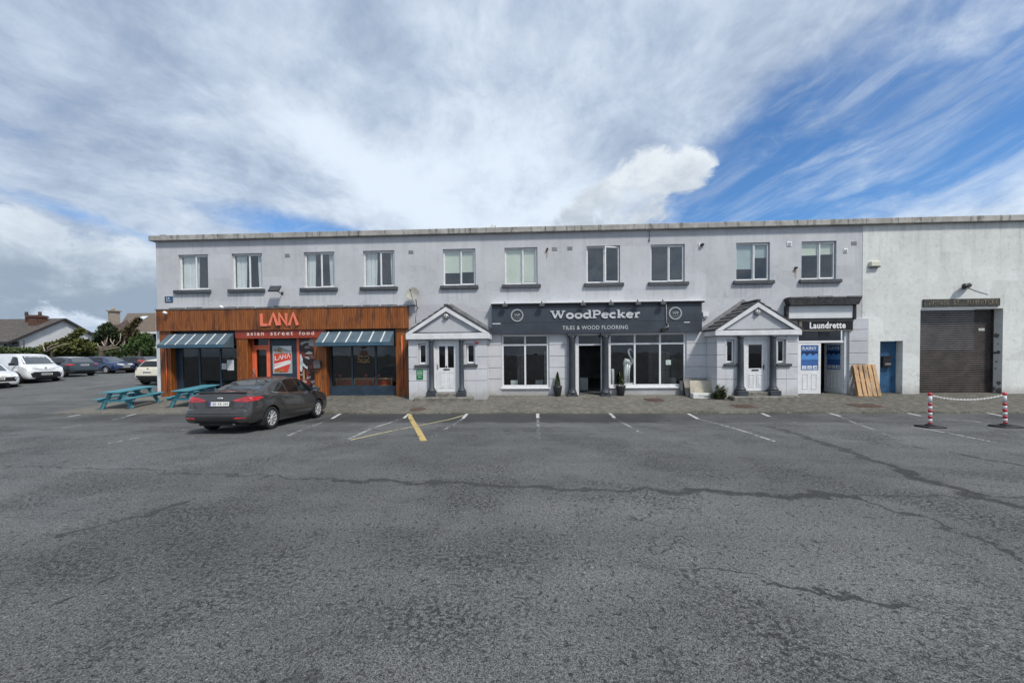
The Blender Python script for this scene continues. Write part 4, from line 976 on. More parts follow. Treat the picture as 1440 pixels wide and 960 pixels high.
    q = MB(); q.box(xm-.14, xm+.14, y0-.018, y0-.001, gz0-.10, gz0-.045, bev=.006); 
    q.build('letter_plate', M_BLACK, Dr)
    q = MB(); hx = l0+.05 if double else l1-.05; q.box(hx-.02, hx+.02, y0-.02, y0-.001, gz0-.06, gz0+.16, bev=.006); q.tube([(hx, y0-.02, gz0+.06), (hx, y0-.05, gz0+.06), (hx+(.1 if double else -.1), y0-.05, gz0+.06)], .011, 6); q.build('handle', M_BLACK if not double else M_GREY, Dr)
    if double: q = MB(); q.lathe([(.035, 0), (.035, -.03)], (xm, y0, gz0+.05), 'y', 10); q.build('knocker', M_BLACK, Dr)
    # dim lobby behind the door
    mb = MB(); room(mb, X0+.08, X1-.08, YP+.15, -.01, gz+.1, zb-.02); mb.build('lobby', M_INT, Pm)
    # bulkhead lamp on the gable
    mb = MB(); lx, lz = ax, (az+zt2)/2+.16
    mb.lathe([(.13, YB+.098), (.13, YB+.05), (.11, YB+.03)], (lx, 0, lz), 'y', 20, 0); mb.lathe([(.095, YB+.029), (.08, YB-.01), (.03, YB-.03)], (lx, 0, lz), 'y', 20, 1)
    mb.bar((lx-.1, YB-.02, lz), (lx+.1, YB-.02, lz), .02, .02, 0); mb.bar((lx, YB-.021, lz-.1), (lx, YB-.021, lz+.1), .02, .02, 0, (1, 0, 0))
    return mb.build('bulkhead_lamp', [M_GREY, mat('frosted_glass', (.6, .6, .58), .3, .05)])
l1_ = porch(575.6, 683.5, (570.3, 688.5, 469, 477.3), (626.8, 431), (610.5, 644.6, 480), (588.6, 600.3, 483, 513), (656, 668.4, 483, 512), ((583.4, 603), (653, 672)), ((603, 610.4), (645.4, 652.6)), (586, 666), True, 'white panelled door with two tall panes')
tag(l1_, 'round bulkhead lamp on the gable of the left porch', 'lamp', 'round lamps on the porch gables')
l2_ = porch(1008.6, 1121, (1006, 1128, 464.8, 471.8), (1066.5, 424.6), (1046.8, 1080, 477.5), (1021, 1033, 477.5, 511), (1092.8, 1104.8, 477, 511), ((1017, 1038), (1091, 1112)), ((1037.4, 1046), (1082.8, 1091.6)), (1023, 1115.7), False, 'white panelled door with one large pane')
tag(l2_, 'round bulkhead lamp on the gable of the right porch', 'lamp', 'round lamps on the porch gables')
# green notice and red sounder on the left porch
mb = MB(); y = YP-.027; a, b, c, d = fx(585.7, 526, y), fx(595, 526, y), fz(590, 533.2, y), fz(590, 519.4, y)
mb.box(a, b, y-.02, y-.001, c, d, bev=.004)
for k, (w, zz, hh) in enumerate(((.7, .80, .05), (.8, .60, .08), (.8, .44, .05), (.5, .22, .06))): mb.box(a+(b-a)*(1-w)/2, a+(b-a)*(1+w)/2, y-.023, y-.0205, c+(d-c)*zz, c+(d-c)*(zz+hh), 1)
tag(mb.build('notice', [mat('green_notice', (.012, .19, .06), .4, .08), M_LETTER]), 'small green notice on the left porch under its narrow left window', 'notice')
mb = MB(); mb.lathe([(.07, 0), (.075, -.04), (.05, -.08), (.01, -.09)], (fx(670.7, 479, YP-.03), YP-.06, fz(670.7, 479.5, YP)-.02), 'z', 14)
tag(mb.build('alarm_sounder', mat('red_plastic', (.45, .03, .025), .4)), 'small red sounder under the right end of the left porch beam', 'alarm')

# ------------------------------------------------------------------ tile shop front
Wn = glazed('shop_window', OP_WIN1[0]+.003, OP_WIN1[1]-.003, OP_WIN1[2]+.003, OP_WIN1[3]-.003, .03, [fx(738.6, 510, .05)], [fz(738, 484.8, .05)], .075, M_WPVC, M_SHOPGLASS, .07, .12)
sb = MB(); sb.box(OP_WIN1[0]-.06, OP_WIN1[1]+.06, -.07, -.03, OP_WIN1[2]-.05, OP_WIN1[2]+.01, bev=.01); sb.build('sill', M_WPVC, Wn)
Wn = glazed('shop_window', OP_WIN2[0]+.003, OP_WIN2[1]-.003, OP_WIN2[2]+.003, OP_WIN2[3]-.003, .03, [fx(892.5, 510, .05), fx(928, 510, .05)], [fz(910, 483, .05)], .075, M_WPVC, M_SHOPGLASS, .07, .12)
sb = MB(); sb.box(OP_WIN2[0]-.0, OP_WIN2[1]+.06, -.07, -.001, OP_WIN2[2]-.05, OP_WIN2[2]+.01, bev=.01); sb.build('sill', M_WPVC, Wn)
a, b, zt = OP_DOOR[0]+.003, OP_DOOR[1]-.003, OP_DOOR[3]-.003; zr = fz(828, 484.5, .05)
mb = MB(); mb.box(a, a+.12, .03, .11, -.02, zt); mb.box(b-.10, b, .03, .11, -.02, zt); mb.box(a+.12, b-.1, .03, .11, zt-.06, zt); mb.box(a+.12, b-.1, .03, .11, zr-.035, zr+.035)
Dw = mb.build('shop_doorway', M_WPVC, B); tag(Dw, 'white framed open doorway of the tile shop')
q = MB(); q.box(a+.12, b-.1, .06, .07, zr+.035, zt-.06); q.build('pane', M_SHOPGLASS, Dw)
q = MB(); q.box(a+.125, a+.165, .12, 1.0, .03, zr-.04); q.build('open_door', mat('dark_door_edge', (.04, .04, .045), .5), Dw)
for (c0, c1, s0, s1) in ((797.6, 811, 799.8, 809), (844.6, 857.6, 846.6, 855.8)):
    yc = -.16; xc = (fx(s0, 510, yc)+fx(s1, 510, yc))/2; r = (fx(s1, 510, yc)-fx(s0, 510, yc))/2; z0 = g_pave(-.2)-.01; zt_ = ZF
    mb = MB(); mb.box(xc-r*1.55, xc+r*1.55, yc-r*1.3, yc+r*1.0, z0, z0+.10, bev=.01)
    mb.lathe([(r*1.42, z0+.101), (r*1.45, z0+.16), (r*1.3, z0+.2), (r*1.2, z0+.21), (r*1.2, z0+.26), (r*1.02, z0+.30), (r, z0+.34), (r*.93, zt_-.28), (r*1.02, zt_-.25), (r*.95, zt_-.22), (r*1.0, zt_-.2), (r*1.35, zt_-.11)], (xc, yc, 0), 'z', 20)
    mb.box(xc-r*1.48, xc+r*1.48, yc-r*1.2, yc+r*1.0, zt_-.109, zt_-.004, bev=.008)
    mb.build('column', M_SLATE, B)
YS = -.25; SX0, SX1 = fx(691.7, 450, YS), fx(987.2, 450, YS); SZ0, SZ1, SZM = fz(840, 468, YS), fz(840, 427.5, YS), fz(840, 452.3, YS)
SG = thing('shop_sign', 'long charcoal fascia sign reading WoodPecker Tiles & Wood Flooring', 'sign', ((SX0+SX1)/2, YS, SZ0))
mb = MB(); mb.box(SX0, SX1, YS+.02, -.004, SZM+.008, SZ1, 0); mb.box(SX0, SX1, YS, -.004, SZ0, SZM-.004, 0); mb.box(SX0+.01, SX1-.01, YS+.05, -.006, SZM-.004, SZM+.008, 0)
mb.build('board', M_FASCIA, SG)
mb = MB(); mb.box(SX0-.04, SX1+.10, YS-.10, -.004, SZ1+.06, SZ1+.11, 0, bev=.008); mb.box(SX0-.02, SX1+.08, YS-.07, -.006, SZ1+.002, SZ1+.058, 1)
mb.build('cornice', [M_WPAINT, M_BLACK], SG)
def P_(x): return x
def arc(cx, cy, rx, ry, a0, a1, n=10): return [(cx+rx*math.cos(rad(a0+(a1-a0)*i/n)), cy+ry*math.sin(rad(a0+(a1-a0)*i/n))) for i in range(n+1)]
thin = .55
def ser(x, y, w=.30): return ([(x-w/2, y), (x+w/2, y)], thin)
SL = {
 'W': (1.34, [[(.12, .96), (.40, .05)], ([(.38, .03), (.64, .92)], .75), [(.62, .96), (.90, .05)], ([(.88, .03), (1.14, .96)], .7), ser(.12, .97, .34), ser(.64, .97, .3), ser(1.14, .97, .3)]),
 'o': (.76, ['o']), 
 'd': (.80, [arc(.34, .33, .26, .30, 50, 310), [(.60, .04), (.60, 1.03)], ser(.70, .03, .16), ser(.52, 1.02, .2)]),
 'P': (.82, [[(.18, .04), (.18, .97)], ([(.18, .96), (.45, .96)]+arc(.45, .72, .24, .24, 90, -90, 8)[1:]+[(.18, .48)], .8), ser(.2, .03, .36), ser(.1, .975, .14)]),
 'e': (.70, [arc(.34, .33, .27, .30, 12, 318), ([(.1, .36), (.60, .36)], .6)]),
 'c': (.66, [arc(.34, .33, .27, .30, 48, 312)]),
 'k': (.80, [[(.16, .04), (.16, 1.03)], ([(.18, .26), (.52, .62)], .7), [(.32, .40), (.60, .04)], ser(.18, .03, .3), ser(.08, 1.02, .16), ser(.56, .64, .26), ser(.62, .03, .28)]),
 'r': (.60, [[(.18, .04), (.18, .62)], ([(.18, .42), (.28, .58), (.42, .63), (.5, .57)], .9), ser(.2, .03, .34), ser(.1, .63, .16)]),
}
def slab(word, x0, x1, z0, z1, w, y0, y1):
    tot = sum(SL[ch][0] for ch in word)-.1; sx = (x1-x0)/tot; sz = (z1-z0); mb = MB(); cx = 0; k = 0
    for ch in word:
        adv, st = SL[ch]
        for s in st:
            if s == 'o': mb.ribbon([(x0+(cx+a)*sx, z0+b*sz) for a, b in arc(.36, .33, .27, .30, 0, 337.5, 15)], w, y0-.0012*(k % 6), y1, 0, True)
            else:
                pts, ww = s if isinstance(s, tuple) else (s, 1.0)
                mb.ribbon([(x0+(cx+a)*sx, z0+b*sz) for a, b in pts], w*ww, y0-.0012*(k % 6), y1)
            k += 1
        cx += adv
    return mb
ly = YS+.018
slab('WoodPecker', fx(774.5, 443, ly), fx(899.5, 443, ly), fz(838, 447, ly), fz(838, 436.6, ly), .085, ly-.035, ly).build('lettering', M_LETTER, SG)
text_mb('TILES & WOOD FLOORING', fx(791, 460, YS), fx(883, 460, YS), fz(838, 463, YS), fz(838, 457.6, YS), YS-.008, YS-.001, .004, 1.1).build('lettering', M_LETTER, SG)
for px, py in ((727.2, 443.4), (949.6, 440.4)):
    X, Z = fx(px, py, ly), fz(px, py, ly); mb = MB(); y = ly
    ring = [(X+.25*math.cos(2*math.pi*i/36), Z+.25*math.sin(2*math.pi*i/36)) for i in range(36)]
    mb.ribbon(ring, .055, y-.02, y-.001, 0, True)
    mb.ribbon([(X+.17, Z-.085), (X+.05, Z-.125), (X-.05, Z-.125), (X-.17, Z-.085)], .012, y-.006, y-.001, 0)
    text_mb('WP', X-.135, X+.135, Z-.06, Z+.075, y-.02, y-.001, .012, .95, 0, mb)
    mb.build('roundel', mat('dim_grey_lettering', (.36, .38, .39), .5, .08), SG)
text_mb('EST. 2003', fx(944, 459, YS), fx(958, 459, YS), fz(950, 460.3, YS), fz(950, 457.8, YS), YS-.006, YS-.001, 0).build('lettering', mat('faint_lettering', (.12, .135, .15)), SG)
mb = MB(); mb.box(fx(692.5, 455, YS), fx(704, 455, YS), YS-.004, YS+.0, fz(698, 455.6, YS), fz(698, 454.4, YS)); mb.box(fx(962, 452, YS), fx(970, 452, YS), YS-.004, YS+.0, fz(966, 453.2, YS)-.01, fz(966, 452, YS)-.015); mb.build('torn_tape', M_WPAINT, SG)
for i, px in enumerate((710, 762, 820, 859.3, 897.2, 932.5)):
    X = fx(px, 431, -.4); Zs = SZ1+.03; L = thing('sign_lamp', ('first', 'second', 'third', 'fourth', 'fifth', 'sixth')[i]+' small box lamp from the left on the cornice of the charcoal sign', 'lamp', (X, -.33, Zs-.06), 'box lamps over the charcoal sign')
    mb = MB(); mb.box(X-.11, X+.11, -.46, -.352, Zs-.12, Zs+.02, 0, bev=.015); mb.build('housing', mat('dusty_grey_lamp', (.09, .095, .10), .6), L)
    mb = MB(); mb.tube([(X, -.40, Zs+.015), (X, -.38, Zs+.10), (X, -.32, Zs+.12)], .02, 6); mb.build('bracket', M_DARK, L)
# camera and conduit on the sign
X, Z = fx(934.7, 463, -.4), fz(934.7, 463.3, -.4)
L = thing('security_camera', 'black floodlight camera on a grey conduit at the right of the charcoal sign', 'camera', (X, -.3, Z))
mb = MB(); mb.bar((X-.14, -.40, Z-.03), (X+.14, -.40, Z+.03), .16, .15, 0); mb.build('housing', M_BLACK, L)
mb = MB(); cx_ = fx(937, 440, -.27); mb.tube([(cx_, YS-.008, SZ1), (cx_, YS-.012, Z+.3), (cx_+.08, YS-.03, Z+.22)], .02, 6); mb.build('conduit', M_GREY, L)
mb = MB(); mb.tube([(cx_+.08, YS-.01, Z+.2), (cx_+.06, YS-.06, Z+.12), (X, -.36, Z+.06)], .03, 6); mb.build('bracket', M_GREY, L)
# bell box
X, Z = fx(991.5, 442, 0), fz(991.5, 443, 0); mb = MB(); mb.prism([(X-.13, Z+.13), (X+.13, Z+.13), (X+.11, Z-.06), (X+.05, Z-.13), (X-.05, Z-.13), (X-.11, Z-.06)], -.09, -.004, 0)
mb.box(X-.07, X+.07, -.10, -.091, Z-.10, Z-.05, 1); tag(mb.build('alarm_box', [M_WPVC, M_GREY]), 'white burglar alarm box on the wall right of the charcoal sign', 'alarm')

# things standing in the shop windows
def stand(name, label, cat, x0, x1, y, z0, z1, dep, m, group=None):
    mb = MB(); mb.box(x0, x1, y, y+dep, z0, z1, bev=.015); return tag(mb.build(name, m), label, cat, group)
M_TILE = mat('grey_sample_tile', (.46, .47, .46), .35, .1, 3); M_TILED = mat('dark_sample_tile', (.17, .165, .16), .3, .25, 2); M_TILEW = mat('white_sample_tile', (.62, .63, .62), .3, .05)
def display(label, px0, px1, y, py0, py1, mt, rows=3):
    x0, x1 = fx(px0, 520, y), fx(px1, 520, y); z1 = fz(px0, py0, y); D = thing('tile_display', label, 'display', ((x0+x1)/2, y, .03), 'tile displays in the shop windows')
    mb = MB(); mb.box(x0, x1, y+.03, y+.06, .03, z1); mb.build('panel', M_DARK, D)
    mb = MB(); w = (x1-x0)/2
    for r in range(rows):
        for c_ in range(2): mb.box(x0+c_*w+.01, x0+(c_+1)*w-.01, y+.012, y+.029, .06+(z1-.1)*r/rows+.01, .06+(z1-.1)*(r+1)/rows-.01)
    mb.build('tile', mt, D)
display('tall dark tile display behind the two pane shop window', 727, 737, 1.8, 497, 545, M_TILED, 5)
display('narrow pale tile display at the right edge of the two pane shop window', 765.5, 769.5, .7, 492, 545, M_TILE, 6)
display('dark tile panel behind the middle pane of the three bay window', 912, 926, 2.6, 490, 545, M_TILED, 4)
display('pale tile panel behind the right pane of the three bay window', 930, 942, 2.2, 493, 545, M_TILE, 2)
display('dark tile panel at the right end of the three bay window', 944, 962, 1.6, 502, 545, M_TILED, 3)
stand('plinth', 'white block on the floor of the two pane shop window', 'plinth', fx(718, 540, .5), fx(728, 540, .5), .5, .03, fz(722, 535, .5), .3, M_TILEW)
stand('plinth', 'low grey plinth in the right pane of the two pane shop window', 'plinth', fx(753, 540, .8), fx(764, 540, .8), .8, .03, fz(758, 534.5, .8), .4, M_TILE)
stand('plinth', 'grey plinth with samples just inside the open doorway', 'plinth', fx(815.5, 530, 1.8), fx(827, 530, 1.8), 1.8, .03, fz(820, 531, 1.8), .5, M_TILE)
mb = MB(); X = fx(861.3, 526, .4); mb.lathe([(.07, fz(861, 537, .4)-.35), (.07, fz(861, 537, .4)), (.075, fz(861, 535, .4)), (.075, fz(861, 520, .4)), (.05, fz(861, 518.5, .4))], (X, .4, 0), 'z', 14)
tag(mb.build('vase', M_TILEW), 'tall white vase at the left edge of the three bay shop window', 'vase')
# white heron statue
ys_ = .22; q = lambda px, py: (fx(px, py, ys_), ys_, fz(px, py, ys_))
mb = MB()
neck = [q(888.5, 493), q(887, 490.6), q(884.8, 491.2), q(883.6, 494), q(884.6, 498), q(887, 502), q(889.2, 506), q(889.3, 509.5), q(887, 512), q(883.5, 512)]
mb.tube(neck, [.012, .05, .055, .045, .042, .044, .05, .06, .08, .10], 10)
mb.tube([q(888.3, 492.3), q(889.6, 494.4)], [.02, .006], 8)
mb.tube([q(886, 511), q(883, 508.5), q(880.5, 507.5), q(879.2, 510), q(878.9, 516), q(878.6, 524), q(878.6, 537)], [.06, .13, .14, .11, .065, .05, .045], 12)
mb.tube([q(884.3, 512), q(884.2, 524), q(884.4, 537.5)], [.09, .05, .045], 8); mb.tube([q(881.8, 511), q(881, 524), q(880.8, 537.5)], [.09, .06, .045], 8)
z0 = q(881, 538.5)[2]; mb.box(q(876, 0)[0], q(890.5, 0)[0], ys_-.12, ys_+.12, z0-.3, z0+.02)
tag(mb.build('bird_statue', mat('white_glazed_ceramic', (.66, .67, .66), .25, .05)), 'white long necked bird statue standing in the shop window', 'statue')
mb = MB(); a = q(937, 506); mb.box(fx(935.8, 508, .09), fx(943, 508, .09), .05, .056, fz(939, 512.8, .05), fz(939, 506, .05)); tag(mb.build('window_notice', mat('pale_green_paper', (.52, .60, .56), .7)), 'small pale square notice stuck on the right pane of the shop window', 'notice')
stand('stool', 'low grey display stool behind the right pane of the shop window', 'stool', fx(945, 540, 1.0), fx(951, 540, 1.0), 1.0, .03, fz(948, 531, 1.0), .3, M_TILE)

# planters
def planter(px0, px1, ptop, pbot, treetop, label, twig):
    g = onground((px0+px1)/2, pbot-.8); d = (g.y+DIST)
    r = (px1-px0)/2/F_PX*d; z0 = ground(g.x, g.y)-.01; zt = z0+(pbot-ptop)/F_PX*d; ztt = z0+(pbot-treetop)/F_PX*d
    T = thing('potted_conifer', label, 'potted plant', (g.x, g.y, z0), 'potted conifers by the shop door')
    mb = MB(); mb.lathe([(r*.58, 0), (r*.66, .02), (r*.98, zt-z0-.06), (r, zt-z0), (r*.9, zt-z0), (r*.88, zt-z0-.04)], (g.x, g.y, z0), 'z', 20); mb.build('pot', mat('black_planter', (.022, .024, .028), .5), T)
    mb = MB(); mb.tube([(g.x, g.y, zt-.05), (g.x, g.y, ztt-.1)], [.015, .008], 6); mb.build('stem', mat('bark', (.10, .07, .045), .9), T)
    mb = MB(); rr = random.Random(px0)
    for k in range(1500):
        u = rr.random()**.8; zz = zt+.0+(ztt-zt)*u; ra = r*.66*(1-u)**.75*(.55+.5*rr.random()) ; 
        if twig: ra *= .8+.25*math.sin(zz*19)
        an = rr.random()*6.283; c = Vector((g.x+ra*math.cos(an), g.y+ra*math.sin(an), zz)); o = Vector((math.cos(an)*.5, math.sin(an)*.5, .9)).normalized()*rr.uniform(.03, .055); s = o.cross(Vector((rr.random()-.5, rr.random()-.5, rr.random()-.5))).normalized()*.011
        mb.add([c-s, c+s, c+o], [(0, 1, 2)], 0 if rr.random() < .7 else 1)
    if twig: mb.tube([(g.x, g.y, zt+.25), (g.x-.07, g.y-.05, ztt+.02)], [.008, .004], 5, 2); mb.tube([(g.x+.02, g.y-.1, zt+.28), (g.x+.14, g.y-.12, zt+.1)], [.007, .004], 5, 2)
    mb.build('foliage', [mat('conifer_green', (.035, .075, .015), .8, .3, 12), mat('conifer_light', (.075, .13, .03), .8, .3, 12), mat('dry_twig', (.45, .38, .28), .9)], T, False)
planter(777.7, 790.6, 543, 557.5, 524.3, 'neat cone conifer in a black pot left of the open shop doorway', False)
planter(866.2, 879.7, 542.3, 556.8, 524.5, 'ragged conifer with dry twigs in a black pot by the shop window', True)

# slabs stacked between shop window and porch
def leaning(name, label, cat, px0, px1, py0, py1, y0, lean, th, m):
    X0, X1 = fx(px0, 545, y0), fx(px1, 545, y0); z0 = ground(0, y0); z1 = fz((px0+px1)/2, py0, y0+lean)
    mb = MB(); mb.box(X0, X1, 0, th, 0, math.hypot(z1-z0, lean), bev=.008)
    an = math.atan2(lean, z1-z0); mb.v = [(x, y0+y*math.cos(an)+z*math.sin(an), z0+z*math.cos(an)-y*math.sin(an)+th*math.sin(an)) for x, y, z in mb.v]
    return tag(mb.build(name, m), label, cat)
leaning('board', 'dark board leaning at the right end of the shop window', 'board', 957.5, 964.8, 535, 554, -.25, .16, .03, mat('dark_board', (.05, .05, .052), .6))
leaning('board', 'large grey brown board leaning on the wall behind the cream slab', 'board', 965, 1009, 532.5, 555, -.42, .33, .03, mat('grey_brown_board', (.235, .215, .19), .7, .12, 2))
leaning('stone_slab', 'cream stone slab leaning behind the white box', 'slab', 971.5, 1005.5, 535, 556, -.62, .14, .05, mat('cream_stone', (.46, .42, .34), .8, .12, 4, bump=.2))
X0, X1 = fx(974.5, 557, -.95), fx(1003.5, 557, -.95); gz = ground(0, -.85); mb = MB(); mb.box(X0, X1, -.98, -.70, gz-.0, gz+.21, 0, bev=.008)
text_mb('FRAGILE', X0+.24, X0+.48, gz+.08, gz+.14, -.984, -.981, 0, 1, 1, mb); mb.box(X1-.36, X1-.22, -.984, -.981, gz+.07, gz+.13, 1); mb.box(X1-.40, X1-.18, -.984, -.981, gz+.045, gz+.06, 1)
tag(mb.build('carton', [mat('white_carton', (.66, .66, .63), .6, .05), M_GREY]), 'long white carton on the ground before the cream slab', 'box')
def weed(px, py, w, h, label, n=26):
    g = onground(px, py); W = thing('weed', label, 'weed', tuple(g)); rr = random.Random(int(px)); mb = MB(); st = MB()
    for k in range(n):
        bx = g.x+rr.uniform(-w, w)*.5; by = g.y+rr.uniform(-.08, .08); hh = h*rr.uniform(.35, 1); tx = bx+rr.uniform(-.1, .1); ty = by+rr.uniform(-.1, .05)
        st.tube([(bx, by, g.z-.02), ((bx+tx)/2, (by+ty)/2, g.z+hh*.5), (tx, ty, g.z+hh)], [.006, .005, .003], 4)
        for j in range(16):
            u = .15+.85*rr.random(); c = Vector((bx+(tx-bx)*u, by+(ty-by)*u, g.z+hh*u)); an = rr.random()*6.28; o = Vector((math.cos(an), math.sin(an), rr.uniform(-.1, .7))).normalized()*rr.uniform(.07, .13); s = o.cross(Vector((0, 0, 1))).normalized()*.028
            mb.add([c, c+o*.5+s, c+o, c+o*.5-s], [(0, 1, 2, 3)], k % 2)
    mb.build('foliage', [mat('weed_green', (.085, .135, .04), .8, .3, 9), mat('weed_olive', (.10, .12, .04), .8, .3, 9)], W, False); st.build('stem', mat('weed_stem', (.10, .12, .05), .8), W)
weed(1013.5, 561.2, .36, .64, 'tall leafy weed growing at the left corner of the right porch', 34)
weed(1004.5, 560.5, .25, .3, 'short bushy weed beside the white carton', 14)
# grass tufts in the joint along the kerb
mb = MB(); rr = random.Random(5)
for k in range(900):
    X = rr.choice([rr.gauss(5.6, .8), rr.gauss(9.5, 2.2), rr.gauss(-4.6, 1.2), rr.uniform(-12, 20), rr.uniform(-12, 20)]); Y = KERB+rr.gauss(.03, .06) ; z = g_pave(max(KERB, Y)) - (.04 if Y < KERB else 0)
    hgt = rr.uniform(.02, .075); an = rr.random()*6.28; s = Vector((math.cos(an), math.sin(an), 0))*.006; c = Vector((X, Y, z-.005)); o = Vector((rr.uniform(-.03, .03), rr.uniform(-.03, .03), hgt)); mb.add([c-s, c+s, c+o], [(0, 1, 2)], k % 2)
tag(mb.build('grass', [mat('dry_grass', (.13, .125, .05), .9), mat('kerb_grass', (.07, .09, .025), .9)], None, False), kind='stuff')

# ------------------------------------------------------------------ laundrette
yl = .06; A0, A1 = fx(1121.6, 510, yl)+.01, fx(1192, 510, yl)-.005; zt = OP_LAUN[3]-.004
zra = fz(1155, 480.5, yl); XM0, XM1 = fx(1155.5, 510, yl), fx(1186.5, 510, yl)
mb = MB(); mb.box(A0, A0+.03, yl, yl+.09, .0, zt); mb.box(XM1, A1, yl-.03, yl+.09, -.05, zt); mb.box(A0+.03, XM1, yl, yl+.09, zra-.04, zra+.05); mb.box(A0+.03, XM1, yl, yl+.09, zt-.05, zt)
LF = mb.build('laundry_doorway', M_WPVC, B); q = MB(); q.box(A0+.03, XM1, yl+.03, yl+.04, zra+.05, zt-.05); q.build('pane', M_SHOPGLASS, LF)
q = MB(); q.box(A0+.9, A0+1.35, yl+.012, yl+.028, zra+.22, zra+.40); q.build('transom_vent', M_DARK, LF)
M_PBLUE = mat('poster_blue', (.045, .13, .36), .35, .06); M_PSKY = mat('poster_sky', (.10, .27, .60), .35, .06); M_PNAVY = mat('poster_navy', (.012, .035, .11), .35, .08); M_PWHITE = mat('poster_paper_white', (.70, .73, .78), .35, .04)
def laundry_door(w, zh, word):
    """leaf in local x 0..w, facing -y"""
    fr = MB(); s = .10; zg = zh*.47
    fr.box(0, w, 0, .05, .02, zg); fr.box(0, s, 0, .05, zg, zh); fr.box(w-s, w, 0, .05, zg, zh); fr.box(s, w-s, 0, .05, zh-.09, zh)
    for a, b in ((s+.06, w/2-.07), (w/2+.07, w-s-.06)):
        for q in ((a, b, .22, .25), (a, b, zg-.18, zg-.15), (a, a+.03, .25, zg-.18), (b-.03, b, .25, zg-.18)): fr.box(q[0], q[1], -.013, -.001, q[2], q[3], bev=.004)
    po = MB(); x0, x1, z0, z1 = s+.0, w-s-.0, zg+.0, zh-.09; W, H = x1-x0, z1-z0
    po.box(x0+.002, x1-.002, .012, .03, z0+.002, z1-.002, 0)
    po.prism([(x0+.003, z0+H*.60), (x1-.003, z0+H*.60), (x1-.003, z0+H*.76), (x0+.003, z0+H*.76)], .008, .0115, 2)
    cl = [(x0+.003, z0+H*.42)]
    cl += [(x0+W*u, z0+H*(.58+.07*abs(math.sin(u*9.2))-.02*math.cos(u*17))) for u in [i/24 for i in range(1, 24)]]+[(x1-.003, z0+H*.42)]
    po.prism(cl, .004, .0075, 1)
    for k in range(3):
        a = x0+W*(.07+.31*k); po.prism([(a, z0+H*.04), (a+W*.25, z0+H*.04), (a+W*.25, z0+H*.18), (a, z0+H*.18)], .006, .0113, 3)
        if k == 0: po.ribbon(arc(a+W*.125, z0+H*.11, W*.07, H*.045, 0, 330, 12), .012, .003, .0055, 0, True)
        elif k == 1: po.ribbon([(a+W*.05, z0+H*.08), (a+W*.125, z0+H*.14), (a+W*.2, z0+H*.08)], .012, .003, .0055, 0); po.ribbon([(a+W*.05, z0+H*.075), (a+W*.2, z0+H*.075)], .010, .001, .0025, 0)
        else: po.prism([(a+W*.04, z0+H*.08), (a+W*.21, z0+H*.08), (a+W*.21, z0+H*.14), (a+W*.12, z0+H*.12)], .003, .0055, 0)
    text_mb(word, x0+W*.10, x1-W*.10, z0+H*.81, z0+H*.94, .005, .0115, .01, 1.05, 3, po)
    return fr, po
zh = zra-.05; wl = XM0-.03-(A0+.035)
for word, org, rot, lab in (('RAINY', (A0+.035, yl+.01, 0), 0, 'closed white half glazed door with blue poster'), ('DAYS', (XM1-.012, yl+.05, 0), 1, 'open white half glazed door swung inwards')):
    fr, po = laundry_door(wl if not rot else XM1-XM0-.02, zh, word)
    for mm in (fr, po):
        if rot:
            w_ = XM1-XM0-.02; an = rad(84); mm.v = [(org[0]-(w_-x)*math.cos(an)-y*math.sin(an)*-1*0+y*math.sin(an), org[1]+(w_-x)*math.sin(an)+y*math.cos(an), z) for x, y, z in mm.v]
        else: mm.v = [(org[0]+x, org[1]+y, z) for x, y, z in mm.v]
    D = fr.build('laundry_door', M_WPVC, B); tag(D, lab); po.build('poster', [M_PBLUE, M_PSKY, M_PNAVY, M_PWHITE], D)
# black framed blank sign box above
y = -.30; a, b, z0, z1 = fx(1108.4, 430, y), fx(1212.5, 430, y), fz(1160, 448, y), fz(1160, 418.3, y)
SB = thing('sign_box', 'blank white sign panel in a battered black frame above the laundrette', 'sign', ((a+b)/2, y, z0))
mb = MB(); mb.box(a+.12, b-.22, -.12, -.006, z0+.04, z1-.32); mb.build('panel', mat('blank_white_panel', (.66, .68, .69), .3, .05, 1.5), SB)
mb = MB(); mb.prism([(a, z1), (b, z1), (b-.12, z1-.3), (a+.1, z1-.3)], y, -.004); mb.box(a+.02, a+.118, -.17, -.004, z0, z1-.302); mb.box(b-.218, b-.12, -.17, -.004, z0, z1-.302); mb.box(a+.02, b-.12, -.16, -.004, z0-.03, z0-.002); mb.box(a+.119, b-.219, -.14, -.008, z1-.319, z1-.303)
mb.build('frame', mat('battered_black_frame', (.018, .018, .019), .6, .3, 5, dirt=(.35, (.22, .22, .2))), SB)
mb = MB()
for k in range(5): u = k/5; mb.box(a+.06+(b-a)*u*.98, a+.06+(b-a)*(u+.18), y-.02+.02*(k % 2), -.02, z1+.003, z1+.045+.012*(k % 3)); 
mb.build('lead_cap', mat('weathered_lead', (0, 0, 0)), SB)
